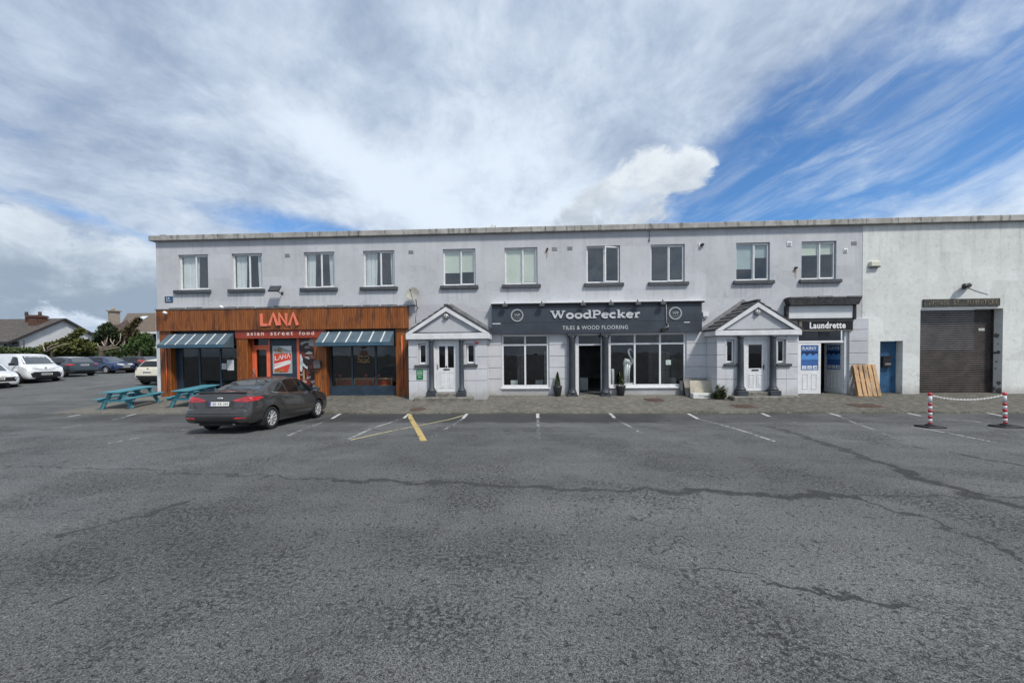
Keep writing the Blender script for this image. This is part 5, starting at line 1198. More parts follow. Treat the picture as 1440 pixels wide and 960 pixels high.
# laundrette name board
y = -.10; a, b, z0, z1 = fx(1125.5, 457, y), fx(1199.5, 457, y), fz(1160, 464.5, y), fz(1160, 450, y)
LS = thing('shop_sign', 'black name board reading Laundrette in white letters over the door', 'sign', ((a+b)/2, y, z0))
mb = MB(); mb.box(a+.06, b-.0, y, -.02, z0+.02, z1-.05); mb.build('board', mat('black_gloss_board', (.008, .008, .009), .3), LS)
mb = MB(); mb.box(a-.05, b+.02, y-.02, -.006, z1-.048, z1+.02); mb.box(a-.05, a+.057, y-.015, -.006, z0-.2, z1-.05); mb.box(a+.06, b, y-.01, -.006, z0-.02, z0+.018); mb.build('frame', wood_mat('grey_weathered_wood', ((.13, .11, .09), (.27, .24, .20), (.2, .18, .15)), 5), LS)
text_mb('Laundrette', fx(1138.5, 457, y), fx(1189, 457, y), fz(1160, 461.9, y), fz(1160, 452.8, y), y-.012, y-.001, .035, 1.12).build('lettering', mat('bright_white_lettering', (.78, .78, .77), .5, .03), LS)

# pallet
pz = ground(0, -.6); X0 = fx(1207.7, 555, -.62); w = fx(1241, 555, -.62)-X0; zt = fz(1215, 513, -.1); Ln = math.hypot(zt-pz, .5)
T = thing('pallet', 'pale wooden pallet leaning against the wall by the blue door', 'pallet', (X0, -.6, pz))
an = math.atan2(.5, zt-pz); sh = fx(1199, 514, -.1)-X0
def tilt(mb): mb.v = [(X0+x+sh*z/Ln, -.62+y*math.cos(an)+z*math.sin(an), pz+z*math.cos(an)-y*math.sin(an)+.02) for x, y, z in mb.v]; return mb
mb = MB(); n = 5; bw = w/n
for k in range(n): mb.box(k*bw+.022*(k > 0), (k+1)*bw-.022, 0, .022, 0, Ln, bev=.003)
tilt(mb).build('deck_boards', M_PALLET, T)
mb = MB()
for zz in (.0, Ln/2-.05, Ln-.1): mb.box(0, w, .023, .10, zz, zz+.1)
tilt(mb).build('bearers', M_PALLET, T)
mb = MB()
for k in range(3): mb.box(k*(w-.1)/2, k*(w-.1)/2+.1, .101, .12, 0, Ln)
tilt(mb).build('base_boards', M_PALLET, T)

# ------------------------------------------------------------------ white unit with the shutter
G = thing('garage_building', 'white weathered rendered unit with a roller shutter and a blue door', 'building', (20, 0, 0))
GX0, GX1 = WX1, 32.0; GD = .38
gsh = (fx(1293, 510), fx(1409, 510), -.3, fz(1350, 434.3), GD); gdo = (fx(1237, 510), fx(1269, 510), -.3, fz(1252, 479.3), GD)
mb = MB(); wall_with_openings(mb, GX0, GX1, ZB, 7.19, [gsh, gdo], -.012, GD)
mb.quad((GX0, -.012, ZB), (GX0, 0, ZB), (GX0, 0, 7.19), (GX0, -.012, 7.19)); mb.quad((GX1, 0, ZB), (GX1, 12, ZB), (GX1, 12, 7.19), (GX1, 0, 7.19))
mb.build('wall', M_WHITE_WALL, G)
mb = MB(); mb.box(GX0+.004, GX1, -.18, .4, 7.2, 7.435, bev=.012)
for x in (1300, 1410): mb.box(fx(x, 325)-.008, fx(x, 325)+.008, -.184, .38, 7.215, 7.438)
mb.build('coping', M_COPING, G)
mb = MB(); mb.box(GX0, GX1-.02, .4, 11.9, 7.05, 7.18); mb.build('roof', MATS['roof_felt'], G)
ns = 38; mb = MB(); sx0, sx1 = gsh[0], gsh[1]; 
for k in range(ns):
    z0 = .04+(gsh[3]-.05)*k/ns; z1 = .04+(gsh[3]-.05)*(k+1)/ns; zm = (z0+z1)/2
    mb.add([(sx0, GD-.03, z0), (sx1, GD-.03, z0), (sx1, GD-.055, z0+.25*(z1-z0)), (sx0, GD-.055, z0+.25*(z1-z0)), (sx1, GD-.055, z0+.7*(z1-z0)), (sx0, GD-.055, z0+.7*(z1-z0)), (sx1, GD-.03, z1-.004), (sx0, GD-.03, z1-.004)], [(0, 1, 2, 3), (3, 2, 4, 5), (5, 4, 6, 7)])
mb.box(sx0, sx1, GD-.07, GD-.02, -.02, .05); mb.box(sx0, sx0+.05, GD-.08, GD-.01, .05, gsh[3]); mb.box(sx1-.05, sx1, GD-.08, GD-.01, .05, gsh[3])
SH = mb.build('roller_shutter', mat('brown_shutter_slats', (.046, .035, .031), .5, .3, 2.5, dirt=(.5, (.085, .07, .062))), G)
mb = MB(); mb.box(fx(1376, 462, GD-.06), fx(1384.5, 462, GD-.06), GD-.062, GD-.056, fz(1380, 465, GD), fz(1380, 461.5, GD)); mb.build('sticker', mat('torn_sticker', (.5, .5, .48)), SH)
rr = random.Random(9)
for k, (yy, zz, sz) in enumerate(((.20, 2.45, .13), (.12, 1.75, .09), (.24, 1.72, .08), (.19, 1.35, .05), (.10, .45, .10), (.06, .12, .16), (.30, .2, .12), (.22, 1.05, .04), (.15, 2.1, .04))):
    pts = [(yy+sz*(.6+.5*rr.random())*math.cos(a), zz+sz*(.6+.5*rr.random())*math.sin(a)) for a in [i*6.283/9 for i in range(9)]]
    xx = gsh[1]-.003; mb = MB(); mb.add([(xx, min(GD-.01, max(-.005, a)), b) for a, b in pts], [tuple(range(9))]); mb.build('spalled_patch', mat('bare_render', (.19, .185, .17), .9, .3, 9), G, False)
M_BDOOR = mat('worn_blue_door_paint', (.022, .095, .20), .55, .22, 3, dirt=(.5, (.035, .05, .075)), bump=.2)
mb = MB(); mb.box(gdo[0]+.01, gdo[1]-.01, GD-.10, GD-.03, .03, gdo[3]-.01, bev=.01); mb.box(gdo[0]+.002, gdo[0]+.009, GD-.12, GD-.02, 0, gdo[3]-.01); 
for zz in (.35, 1.15, 1.95): mb.box(gdo[0]+.05, gdo[1]-.05, GD-.108, GD-.101, zz, zz+.09)
DB = mb.build('blue_door', M_BDOOR, G)
x0, x1, z0, z1 = fx(1241, 510, GD-.2), fx(1253.5, 510, GD-.2), fz(1247, 516, GD-.2), fz(1247, 500.3, GD-.2)
mb = MB(); mb.box(x0, x1, GD-.24, GD-.102, z0, z1-.06, 0, bev=.02); mb.prism([(x0-.02, z1-.058), (x1+.02, z1-.058), (x1-.04, z1), (x0+.04, z1)], GD-.25, GD-.102, 0); mb.box(x0+.08, x1-.06, GD-.245, GD-.2405, z0+.1, z0+.17, 1)
mb.build('letter_box', [M_BLACK, M_GREY], DB)
# shabby shutter name board
y = -.07; a, b, z0, z1 = fx(1299, 425, y), fx(1407, 425, y), fz(1350, 430.5, y), fz(1350, 420, y)
VS = thing('shop_sign', 'weathered dark board reading Vintage St Furniture above the roller shutter', 'sign', ((a+b)/2, y, z0))
mb = MB(); mb.box(a, b, y, -.015, z0, z1, bev=.01); mb.build('board', mat('weathered_dark_board', (.05, .048, .04), .7, .3, 3, dirt=(.5, (.13, .12, .10))), VS)
w = b-a; tm = MB()
for s_, u0, u1 in (('VINTAGE', .055, .33), ('ST', .385, .465), ('FURNITURE', .57, .965)): text_mb(s_, a+w*u0, a+w*u1, z0+.06, z1-.06, y-.008, y-.001, .006, 1.15, 0, tm)
tm.build('lettering', mat('faded_gilt_letters', (.23, .20, .14), .6, .5, 14, dirt=(.9, (.07, .065, .055))), VS)

# ------------------------------------------------------------------ things fixed to the walls
def floodlamp(X, Z, label, s=1.0):
    L = thing('floodlight', label, 'floodlight', (X, 0, Z), 'floodlights on the walls')
    mb = MB(); an = rad(-35)
    mb.box(-.26*s, .26*s, -.03, .03, -.17*s, .17*s, 0, bev=.015); mb.box(-.23*s, .23*s, -.034, -.0305, -.14*s, .14*s, 1)
    mb.v = [(X+x, -.38+y*math.cos(an)-z*math.sin(an), Z+.1+y*math.sin(an)+z*math.cos(an)) for x, y, z in mb.v]; mb.build('head', [M_BLACK, mat('lamp_glass', (.05, .055, .06), .12)], L)
    mb = MB(); mb.tube([(X+.1, -.004, Z-.05), (X+.1, -.16, Z-.06), (X+.05, -.35, Z+.06)], .018, 6); mb.box(X+.05, X+.15, -.02, -.003, Z-.11, Z+.02); mb.build('bracket', M_DARK, L)
floodlamp(fx(394, 409), fz(394, 411), 'square black floodlight above the LANA fascia')
X, Z = fx(1354, 404), fz(1354, 404)
L = thing('floodlight', 'small black floodlight with a drooping cable above the roller shutter', 'floodlight', (X, -.01, Z), 'floodlights on the walls')
mb = MB(); mb.tube([(X-.28, -.28, Z-.08), (X-.18, -.24, Z+.03), (X+.05, -.15, Z+.05), (X+.16, -.06, Z+.02)], [.05, .10, .11, .06], 10); mb.build('head', M_BLACK, L)
mb = MB(); mb.tube([(X+.1, -.016, Z), (X+.2, -.06, Z)], .03, 6); mb.tube([(X+.18, -.02, Z-.02), (X+.5, -.018, Z-.16), (X+1.0, -.018, Z-.32)], .008, 5); mb.build('cable', M_DARK, L)
# plaque
X, Z = fx(238, 420.8), fz(238, 420.8); mb = MB()
mb.box(X-.20, X+.20, -.035, -.004, Z-.135, Z+.135, 0, bev=.03)
text_mb('1A', X-.10, X+.06, Z-.02, Z+.09, -.039, -.0345, .012, 1, 1, mb); mb.box(X-.12, X+.12, -.038, -.0345, Z-.085, Z-.06, 1)
tag(mb.build('number_plaque', [mat('plaque_blue', (.018, .075, .16), .4), M_LETTER]), 'small blue plaque at the top left of the timber fascia', 'plaque')
# satellite dish
X, Z = fx(584, 415), fz(584, 415); L = thing('satellite_dish', 'round beige satellite dish on the grey wall above the timber shopfront', 'satellite dish', (X, 0, Z))
mb = MB(); ax_ = Vector((.02, -.97, .22)).normalized(); R_ = ax_.to_track_quat('Z', 'Y').to_matrix(); pr = [(0.001, 0), (.12, .01), (.22, .035), (.30, .07), (.31, .07), (.30, .055), (.22, .02), (.12, -.008), (.001, -.015)]
mb.lathe(pr, (0, 0, 0), 'z', 28); mb.v = [tuple(R_@Vector(v)+Vector((X, -.30, Z))) for v in mb.v]; mb.build('dish', mat('beige_dish', (.36, .35, .31), .5, .1), L)
mb = MB(); tip = R_@Vector((0, 0, .42))+Vector((X, -.30, Z)); foot = R_@Vector((0, -.29, .06))+Vector((X, -.30, Z))
mb.tube([foot, tip], .012, 6); mb.tube([tip, tip+ax_*.06], .03, 8); mb.build('feed_arm', M_DARK, L)
mb = MB(); mb.tube([R_@Vector((0, 0, -.01))+Vector((X, -.30, Z)), (X+.08, -.16, Z-.25), (X+.10, -.14, Z-.55), (X+.10, -.006, Z-.58)], .02, 6); mb.tube([(X+.12, -.015, Z-.5), (X-.0, -.015, Z-1.0), (X+.02, -.015, Z-1.25)], .007, 5); mb.build('bracket', M_DARK, L)
# air bricks, fan covers
def vent(px, py, w, h, label, m, grid=False):
    X, Z = fx(px, py), fz(px, py); mb = MB()
    mb.box(X-w/2, X+w/2, -.018, -.003, Z-h/2, Z+h/2, 0, bev=.004)
    if grid:
        mb.box(X-w*.3, X+w*.3, -.05, -.0185, Z-h*.3, Z+h*.3, 0, bev=.01); mb.box(X-w*.14, X+w*.14, -.054, -.0505, Z-h*.14, Z+h*.14, 1)
    else:
        for k in range(3):
            for j in range(5): mb.box(X-w*.42+j*w*.17, X-w*.42+j*w*.17+w*.1, -.0195, -.0181, Z-h*.36+k*h*.27, Z-h*.36+k*h*.27+h*.16, 1)
    tag(mb.build('wall_vent', [m, M_DARK]), label, 'vent', 'vents high on the grey wall')
M_VENT = mat('grey_vent', (.32, .32, .34), .7); 
for (px, py), lab in (((404.5, 359), 'small grey vent between the second and third upstairs windows'), ((578, 354.3), 'small grey vent between the fourth and fifth upstairs windows'), ((780, 350), 'left of two small grey vents between the sixth and seventh upstairs windows'), ((801.5, 349), 'right of two small grey vents between the sixth and seventh upstairs windows'), ((1201, 342), 'grey rectangular vent at the top right of the last upstairs window')):
    vent(px, py, .22, .15, lab, M_VENT)
vent(1109.8, 343, .2, .21, 'white square fan cover left of the last upstairs window', M_WPVC, True)
vent(1188.8, 352.5, .18, .19, 'white square fan cover right of the last upstairs window', M_WPVC, True)
M_RUSTM = mat('rust_stain', (.36, .20, .09), .9, .3, 9)
def pipe_end(px, py, label, r=.05, stain=.45):
    X, Z = fx(px, py), fz(px, py); L = thing('pipe_outlet', label, 'pipe', (X, 0, Z)); mb = MB(); mb.tube([(X, -.004, Z), (X, -.09, Z-.01)], r, 10); mb.build('pipe', M_DARK, L)
    rr = random.Random(int(px)); mb = MB()
    for k in range(5): a = X+rr.uniform(-.05, .05); l = stain*rr.uniform(.3, 1); mb.prism([(a-.012, Z-.02), (a+.012, Z-.02), (a+.004, Z-l), (a-.004, Z-l)], -.0035-.0006*k, -.0012, 0)
    mb.build('rust_stain', M_RUSTM, L)
pipe_end(769.7, 350, 'short overflow pipe with a rust streak beside the sixth upstairs window', .045, .6)
pipe_end(1118.5, 376.5, 'rusty pipe stub left of the last upstairs window', .05, .5)
X, Z = fx(986, 344.7), fz(986, 344.7); mb = MB(); mb.box(X-.11, X+.11, -.02, -.003, Z-.09, Z+.09, 0); mb.lathe([(.075, 0), (.075, -.07), (.05, -.075)], (X+.02, -.021, Z), 'y', 16, 1); tag(mb.build('flue_terminal', [M_WPVC, M_BLACK]), 'round black flue end on a white plate right of the eighth window', 'flue')
mb = MB(); X = fx(913, 325); mb.tube([(X, -.012, 7.2), (X, -.012, fz(913, 337)), ], .008, 5); mb.box(X-.03, X+.02, -.03, -.004, fz(913, 339.5), fz(913, 336.5)); tag(mb.build('hanging_cable', M_DARK), 'short dark cable hanging from the coping above the eighth window', 'cable')
X, Z = fx(1231, 371.5, -.1), fz(1231, 371.5, -.1); mb = MB(); mb.box(X-.2, X+.2, -.14, -.014, Z-.10, Z+.13, 0, bev=.03); mb.box(X-.2, X+.2, -.135, -.015, Z-.125, Z-.102, 1); tag(mb.build('alarm_box', [mat('cream_plastic', (.64, .63, .52), .45, .05), M_DARK]), 'cream alarm box high on the white garage wall', 'alarm')
for px, py, lab in ((233.8, 440.3, 'white dome camera at the left end of the timber fascia'), (309, 431.6, 'white lamp on the ledge above the timber fascia')):
    X, Z = fx(px, py, -.3), fz(px, py, -.3); L = thing('security_camera' if px < 300 else 'ledge_lamp', lab, 'camera' if px < 300 else 'lamp', (X, -.25, Z)); mb = MB()
    yq = -.243 if px < 300 else -.10
    mb.tube([(X-.05, yq-.03, Z+.02), (X-.02, yq-.12, Z+.02), (X+.1, yq-.14, Z-.02)], [.06, .075, .05], 10); mb.build('body', M_WPVC, L); mb = MB(); mb.tube([(X-.02, yq+(.0 if px < 300 else .09), Z+.02), (X-.02, yq-.08, Z+.02)], .03, 6); mb.build('bracket', M_WPVC, L)
# loop of wire and a weed on the roof edge
mb = MB(); q = lambda px, py: at(px, py, .1); mb.tube([q(223, 333), q(225, 330.8), q(232, 330.6), q(240, 332), q(246, 333.5)], .012, 5); tag(mb.build('wire_loop', M_DARK), 'loop of wire on the coping at the left end of the roof', 'wire')
mb = MB(); rr = random.Random(3)
for k in range(10): X = fx(690+rr.random()*7, 320, .1); mb.tube([(X, .1, 7.42), (X+rr.uniform(-.05, .05), .1, 7.5+rr.random()*.12), (X+rr.uniform(-.1, .1), .1, 7.56+rr.random()*.12)], .006, 4)
tag(mb.build('roof_weed', mat('dry_twig', (0, 0, 0))), 'dry weed growing on the coping above the fifth window', 'weed')

# ------------------------------------------------------------------ picnic tables
def teal_wood():
    t = NT('teal_painted_wood'); c = t.co()
    g = t.noise(t.scale(c, (1.2, 22, 22)), 1.0, 5, .65); n = t.noise(c, 5, 5, .65)
    out = t.mix(t.ramp(g, .3, .7), (.043, .175, .235), (.072, .262, .318))
    out = t.mix(t.math('MULTIPLY', t.ramp(n, .52, .72), .45), out, (.17, .36, .36))
    out = t.mix(t.math('MULTIPLY', t.ramp(n, .40, .26), .6), out, (.02, .10, .13))
    t.base(out); t.set(Roughness=.65); t.bump(g, .3, .01); return t.m
M_TEAL = teal_wood()
def picnic_table(label):
    """long axis x, ground at z = 0"""
    T = thing('picnic_table', label, 'picnic table', (0, 0, 0), 'teal picnic tables outside the restaurant'); L = 1.78
    mb = MB(); 
    for k in range(5): mb.box(-L/2, L/2, -.36+k*.146, -.36+k*.146+.136, .70, .738, bev=.006)
    for x in (-.62, 0, .62): mb.box(x-.035, x+.035, -.33, .33, .64, .699)
    mb.build('tabletop', M_TEAL, T)
    for s in (-1, 1):
        mb = MB()
        for k in range(2): mb.box(-L/2, L/2, s*.56+(k-1)*.146+.005, s*.56+k*.146-.005, .42, .458, bev=.006)
        mb.build('bench', M_TEAL, T)
        for x in (-.66, .66):
            mb = MB(); mb.bar((x, s*.60, .005), (x, s*.20, .66), .045, .13, 0, (0, 1, 0)); mb.build('leg', M_TEAL, T)
    for x in (-.66, .66):
        mb = MB(); mb.box(x+.024*(1 if x > 0 else -1)-.02, x+.024*(1 if x > 0 else -1)+.02, -.70, .70, .30, .419, bev=.005); mb.build('crosspiece', M_TEAL, T)
    mb = MB(); mb.bar((-.62, 0, .36), (-.15, 0, .66), .045, .09); mb.bar((.62, 0, .36), (.15, 0, .66), .045, .09); mb.build('brace', M_TEAL, T)
    return T
T1 = picnic_table('teal wooden picnic table standing clear at the left end of the building')
T2 = copy_tree(T1); T2['label'] = 'teal wooden picnic table partly hidden behind the grey saloon car'
def set_table(T, pa, pb, ang):
    a, b = onground(*pa), onground(*pb); m = (a+b)/2; d = Vector((math.cos(ang), math.sin(ang), 0)); c = m+d*.68
    pitch = math.atan((ground(c.x, c.y+.5)-ground(c.x, c.y-.5)))
    T.location = (c.x, c.y, ground(c.x, c.y)); T.rotation_euler = (Matrix.Rotation(pitch*.0, 4, 'X')@Matrix.Rotation(ang, 4, 'Z')).to_euler()
    T.rotation_euler = (Matrix.Rotation(math.atan(.225/3.5), 4, 'X')@Matrix.Rotation(ang, 4, 'Z')).to_euler()
T1.scale = T2.scale = (.95, .95, .95)
set_table(T1, (142, 575.5), (184, 575.5), rad(97))
set_table(T2, (238, 573), (281, 573), rad(95))

# ------------------------------------------------------------------ chain posts
def post(label, px, py, lean):
    g = onground(px, py); P = thing('barrier_post', label, 'barrier post', (0, 0, 0), 'red and white chain posts')
    mb = MB(); mb.box(-.24, .24, -.20, .20, -.01, .055, 0, bev=.02); mb.lathe([(.11, .056), (.09, .085), (.055, .10)], (0, 0, 0), 'z', 20); mb.build('base', mat('black_rubber_base', (.014, .014, .015), .7, .2), P)
    mb = MB(); h = .82; z = .10; k = 0; segs = [.05, .085, .085, .085, .085, .085, .085, .20]
    for i, s in enumerate(segs): mb.lathe([(.029, z), (.029, z+s)], (0, 0, 0), 'z', 14, 0 if i % 2 else 1, True); z += s
    mb.v = [(x*1.35, y*1.35, zz) for x, y, zz in mb.v]
    mb.build('pole', [mat('white_post_plastic', (.66, .66, .66), .45, .06), mat('red_post_plastic', (.48, .03, .05), .45, .12)], P)
    mb = MB(); mb.lathe([(.043, z-.01), (.047, z+.02), (.039, z+.06), (.016, z+.075)], (0, 0, 0), 'z', 12); mb.build('cap', MATS['red_post_plastic'], P)
    P.location = g; P.rotation_euler = (0, rad(lean), 0); return P, g, z
Pa, ga, zt_ = post('left red and white chain post before the roller shutter', 1308, 601, -.8)
Pb, gb, _ = post('right red and white chain post leaning beside the roller shutter', 1414, 600.5, -2.8)
p = ga+Vector((-.01, 0, zt_+.0)); q = gb+Vector((-.045, 0, zt_+.0)); mb = MB(); n = 44
for k in range(n):
    u = (k+.5)/n; c = p.lerp(q, u); c.z -= .125*(1-(2*u-1)**2); d = (q-p).normalized(); d.z += -.125*4*(1-2*u)/(q-p).length*-1*-1; d.normalize(); hl = (q-p).length/n*.62
    side = Vector((0, 1, 0)) if k % 2 else Vector((0, 0, 1)); side = (side-d*side.dot(d)).normalized()
    pts = [c+d*(hl*math.cos(a))+side*(.017*math.sin(a)) for a in [i*math.pi/4 for i in range(9)]]; mb.tube(pts, .0085, 5, cap=False)
tag(mb.build('barrier_chain', mat('white_plastic_chain', (.70, .70, .68), .5, .04)), 'white plastic chain sagging between the two red and white posts', 'chain')

# ------------------------------------------------------------------ cars
def pchip(keys):
    xs = [k[0] for k in keys]; n = len(xs)
    def f(x, j):
        if x <= xs[0]: return keys[0][j]
        if x >= xs[-1]: return keys[-1][j]
        i = max(k for k in range(n-1) if xs[k] <= x); h = xs[i+1]-xs[i]
        def sl(k): return (keys[k+1][j]-keys[k][j])/(xs[k+1]-xs[k])
        def tg(k):
            if k == 0: return sl(0)
            if k == n-1: return sl(n-2)
            a, b = sl(k-1), sl(k); return 0 if a*b <= 0 else 2*a*b/(a+b)
        t = (x-xs[i])/h; m0, m1 = tg(i)*h, tg(i+1)*h; y0, y1 = keys[i][j], keys[i+1][j]
        return (2*t**3-3*t*t+1)*y0+(t**3-2*t*t+t)*m0+(-2*t**3+3*t*t)*y1+(t**3-t*t)*m1
    return f
M_TYRE = mat('tyre_rubber', (.016, .016, .017), .85, .2, 12)
M_RIM = mat('alloy_rim', (.62, .63, .64), .3, .08, 6, metal=.25)
M_RIMD = mat('shadowed_rim', (.03, .03, .032), .6)
M_CARGLASS = mat('car_glass', (.010, .012, .013), .04, .1, 1, ior=1.4)
M_SCREEN = mat('sky_lit_screen_glass', (.030, .036, .040), .05, .1, 1, ior=2.7)
M_CHROME = mat('chrome_trim', (.70, .71, .72), .12, .03, 4, metal=1)
M_PLATE = mat('number_plate_white', (.72, .72, .70), .35, .03)
M_PLATET = mat('number_plate_black', (.02, .02, .022), .5)
M_PLATEB = mat('number_plate_blue', (.02, .05, .35), .5)
def lamp_mat(name, col, streak):
    t = NT(name); c = t.co(); n = t.noise(t.scale(c, (3, 3, 26)), 1.0, 3, .6)
    t.base(t.mix(t.ramp(n, .42, .62), col, streak)); t.set(Roughness=.08, Coat_Weight=1.0, Coat_Roughness=.02); return t.m
M_TAIL = lamp_mat('tail_lamp_red', (.28, .008, .012), (.62, .02, .03))
M_TAILP = lamp_mat('tail_lamp_clear', (.55, .12, .12), (.75, .45, .42))
M_HEAD = lamp_mat('head_lamp_clear', (.30, .32, .34), (.72, .74, .76))
def paint(name, col, metal=0.0, rough=.35):
    t = NT(name); c = t.co(); n = t.noise(c, 3, 4, .6); z = t.sep(c)[2]
    out = t.mix(t.ramp(n, .3, .7), tuple(v*.93 for v in col), tuple(v*1.05 for v in col))
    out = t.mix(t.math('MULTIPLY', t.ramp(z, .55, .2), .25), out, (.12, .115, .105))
    t.base(out); t.set(Metallic=metal, Roughness=rough, Coat_Weight=.9, Coat_Roughness=.06); return t.m

def car(name, label, cat, sp, group=None):
    """x forward, built with the middle of the wheelbase at the origin"""
    T = thing(name, label, cat, (0, 0, 0), group)
    prof = pchip(sp['prof'])            # x, ztop, zbot, halfwidth, zbelt, roof half width, edge drop
    x0, x1 = sp['prof'][0][0], sp['prof'][-1][0]
    R = sp['R']; axles = sp['axles']; ra = R+.055
    N = sp.get('N', 90); xs = set()
    for i in range(N+1):
        u = i/N; xs.add(round(x0+(x1-x0)*(.5-.5*math.cos(math.pi*u))*.55+(x1-x0)*u*.45, 4))
    for a in axles:
        for k in range(17): xs.add(round(a+ra*math.cos(math.pi*k/16), 4))
    xs = sorted(x for x in xs if x0 <= x <= x1); ys_ = [xs[0]]
    for x in xs[1:]:
        if x-ys_[-1] > .012: ys_.append(x)
    xs = ys_
    lev = [0, .07, .16, .27, .38, .5, .62, .74, .86, 1.0]; yv = [.86, .935, .965, .985, 1.0, 1.0, .995, .985, .972, .945]
    rings = []
    for x in xs:
        zt, zb, w, zbelt, wr, dr = (prof(x, j) for j in range(1, 7))
        zbelt = min(zbelt, zt-.02); half = [(0, zb), (w*.7, zb)]
        az = 0
        for a in axles:
            if abs(x-a) < ra: az = max(az, R+math.sqrt(ra*ra-(x-a)**2)*.98)
        for l_, y_ in zip(lev, yv):
            z = zb+(zbelt-zb)*l_; y = w*y_
            if z < az: z = az; y = w*yv[min(9, max(0, int((az-zb)/(zbelt-zb)*9)))] + sp.get('flare', .0)
            half.append((y, z))
        if az: half[0] = (0, max(zb, az-.08)); half[1] = (w*.62, az)
        zr = zt-dr; wt = w*.945
        wr = min(wr, wt-.005)
        for u in (.12, .5, .85): half.append((wt+(wr-wt)*u+(.012*math.sin(math.pi*u) if zr-zbelt > .15 else 0), zbelt+(zr-zbelt)*u))
        half += [(wr-.01, zr+dr*.25), (wr*.88, zr+dr*.62), (wr*.6, zr+dr*.88), (wr*.3, zr+dr*.98), (0, zt)]
        rings.append(half)
    n = len(rings[0]); vs = []; full = 2*n-2
    for x, h in zip(xs, rings):
        vs += [(x, -y, z) for y, z in h]+[(x, y, z) for y, z in h[-2:0:-1]]
    fs = []
    for i in range(len(xs)-1):
        for k in range(full): fs.append((i*full+k, i*full+(k+1) % full, (i+1)*full+(k+1) % full, (i+1)*full+k))
    fs.append(tuple(range(full))[::-1]); fs.append(tuple((len(xs)-1)*full+k for k in range(full)))
    mb = MB(); mb.add(vs, fs, 0, True); bvh = BVHTree.FromPolygons(vs, fs)
    for i, f in enumerate(mb.f):
        zz = sum(mb.v[k][2] for k in f)/len(f)
        if i < (len(xs)-1)*full and (i % full in (0, full-1)): mb.mi[i] = 1
    body = mb.build('body', [sp['paint'], M_BLACK], T)
    try: body.data.set_sharp_from_angle(angle=rad(38))
    except Exception: pass
    def hit(o, d):
        h = bvh.ray_cast(Vector(o), Vector(d))
        return h[0] if h[0] is not None else None
    def decal(nm, poly, view, m, nu=10, nv=6, eps=.005, parent=None, mb=None, build=True):
        """a shaped piece laid on the body: outline poly [(s, z)], seen along view 'left','right','rear','front' or an angle"""
        if view == 'right': O = lambda s, z: (s, -4, z); d = (0, 1, 0)
        elif view == 'left': O = lambda s, z: (s, 4, z); d = (0, -1, 0)
        elif view == 'rear': O = lambda s, z: (-6, s, z); d = (1, 0, 0)
        elif view == 'front': O = lambda s, z: (6, s, z); d = (-1, 0, 0)
        elif view == 'top': O = lambda s, z: (z, s, 4); d = (0, 0, -1)
        else:
            e, a0 = view; dd = Vector((math.cos(a0), math.sin(a0), 0)); rr = Vector((-dd.y, dd.x, 0)); O = lambda s, z: tuple(Vector(e)-dd*5+rr*s+Vector((0, 0, z))); d = tuple(dd)
        zs = [p_[1] for p_ in poly]; za, zb_ = min(zs), max(zs); mb = mb or MB(); rows = []
        brk = sorted({min(max(v, za+1e-4), zb_-1e-4) for v in zs}); lv = []
        for a, b in zip(brk, brk[1:]):
            k = max(1, round(nv*(b-a)/(zb_-za))); lv += [a+(b-a)*i/k for i in range(k)]
        lv.append(brk[-1])
        for z in lv:
            cr = []
            for a, b in zip(poly, poly[1:]+poly[:1]):
                if (a[1]-z)*(b[1]-z) < 0: cr.append(a[0]+(b[0]-a[0])*(z-a[1])/(b[1]-a[1]))
                elif abs(a[1]-z) < 1e-6: cr.append(a[0])
            if len(cr) < 2: continue
            s0, s1 = min(cr), max(cr); row = []
            for k in range(nu+1):
                s = s0+(s1-s0)*k/nu; h = hit(O(s, z), d)
                row.append(None if h is None else h-Vector(d)*eps)
            rows.append(row)
        base = []; 
        for row in rows: base.append([None if p_ is None else len(mb.v)+0 for p_ in row]) if False else None
        idx = []
        for row in rows:
            r = []
            for p_ in row:
                if p_ is None: r.append(None)
                else: mb.v.append(tuple(p_)); r.append(len(mb.v)-1)
            idx.append(r)
        for i in range(len(idx)-1):
            for k in range(nu):
                q = (idx[i][k], idx[i][k+1], idx[i+1][k+1], idx[i+1][k])
                if None not in q: mb.f.append(list(q)); mb.mi.append(0); mb.sm.append(True)
        return mb.build(nm, m, parent or T) if build else mb
    def seam(mb, pts, view, w=.009):
        for a, b in zip(pts, pts[1:]):
            dx, dz = b[0]-a[0], b[1]-a[1]; l = math.hypot(dx, dz); nx, nz = -dz/l*w/2, dx/l*w/2; k = max(2, int(l/.06)); prev = None
            for i in range(k+1):
                s, z = a[0]+dx*i/k, a[1]+dz*i/k
                O = {'right': lambda s, z: (s, -4, z), 'left': lambda s, z: (s, 4, z), 'rear': lambda s, z: (-6, s, z), 'front': lambda s, z: (6, s, z)}[view]; d = {'right': (0, 1, 0), 'left': (0, -1, 0), 'rear': (1, 0, 0), 'front': (-1, 0, 0)}[view]
                h1, h2 = hit(O(s+nx, z+nz), d), hit(O(s-nx, z-nz), d)
                if h1 is None or h2 is None: prev = None; continue
                mb.v += [tuple(h1-Vector(d)*.003), tuple(h2-Vector(d)*.003)]; cur = len(mb.v)-2
                if prev is not None: mb.f.append([prev, prev+1, cur+1, cur]); mb.mi.append(0); mb.sm.append(False)
                prev = cur
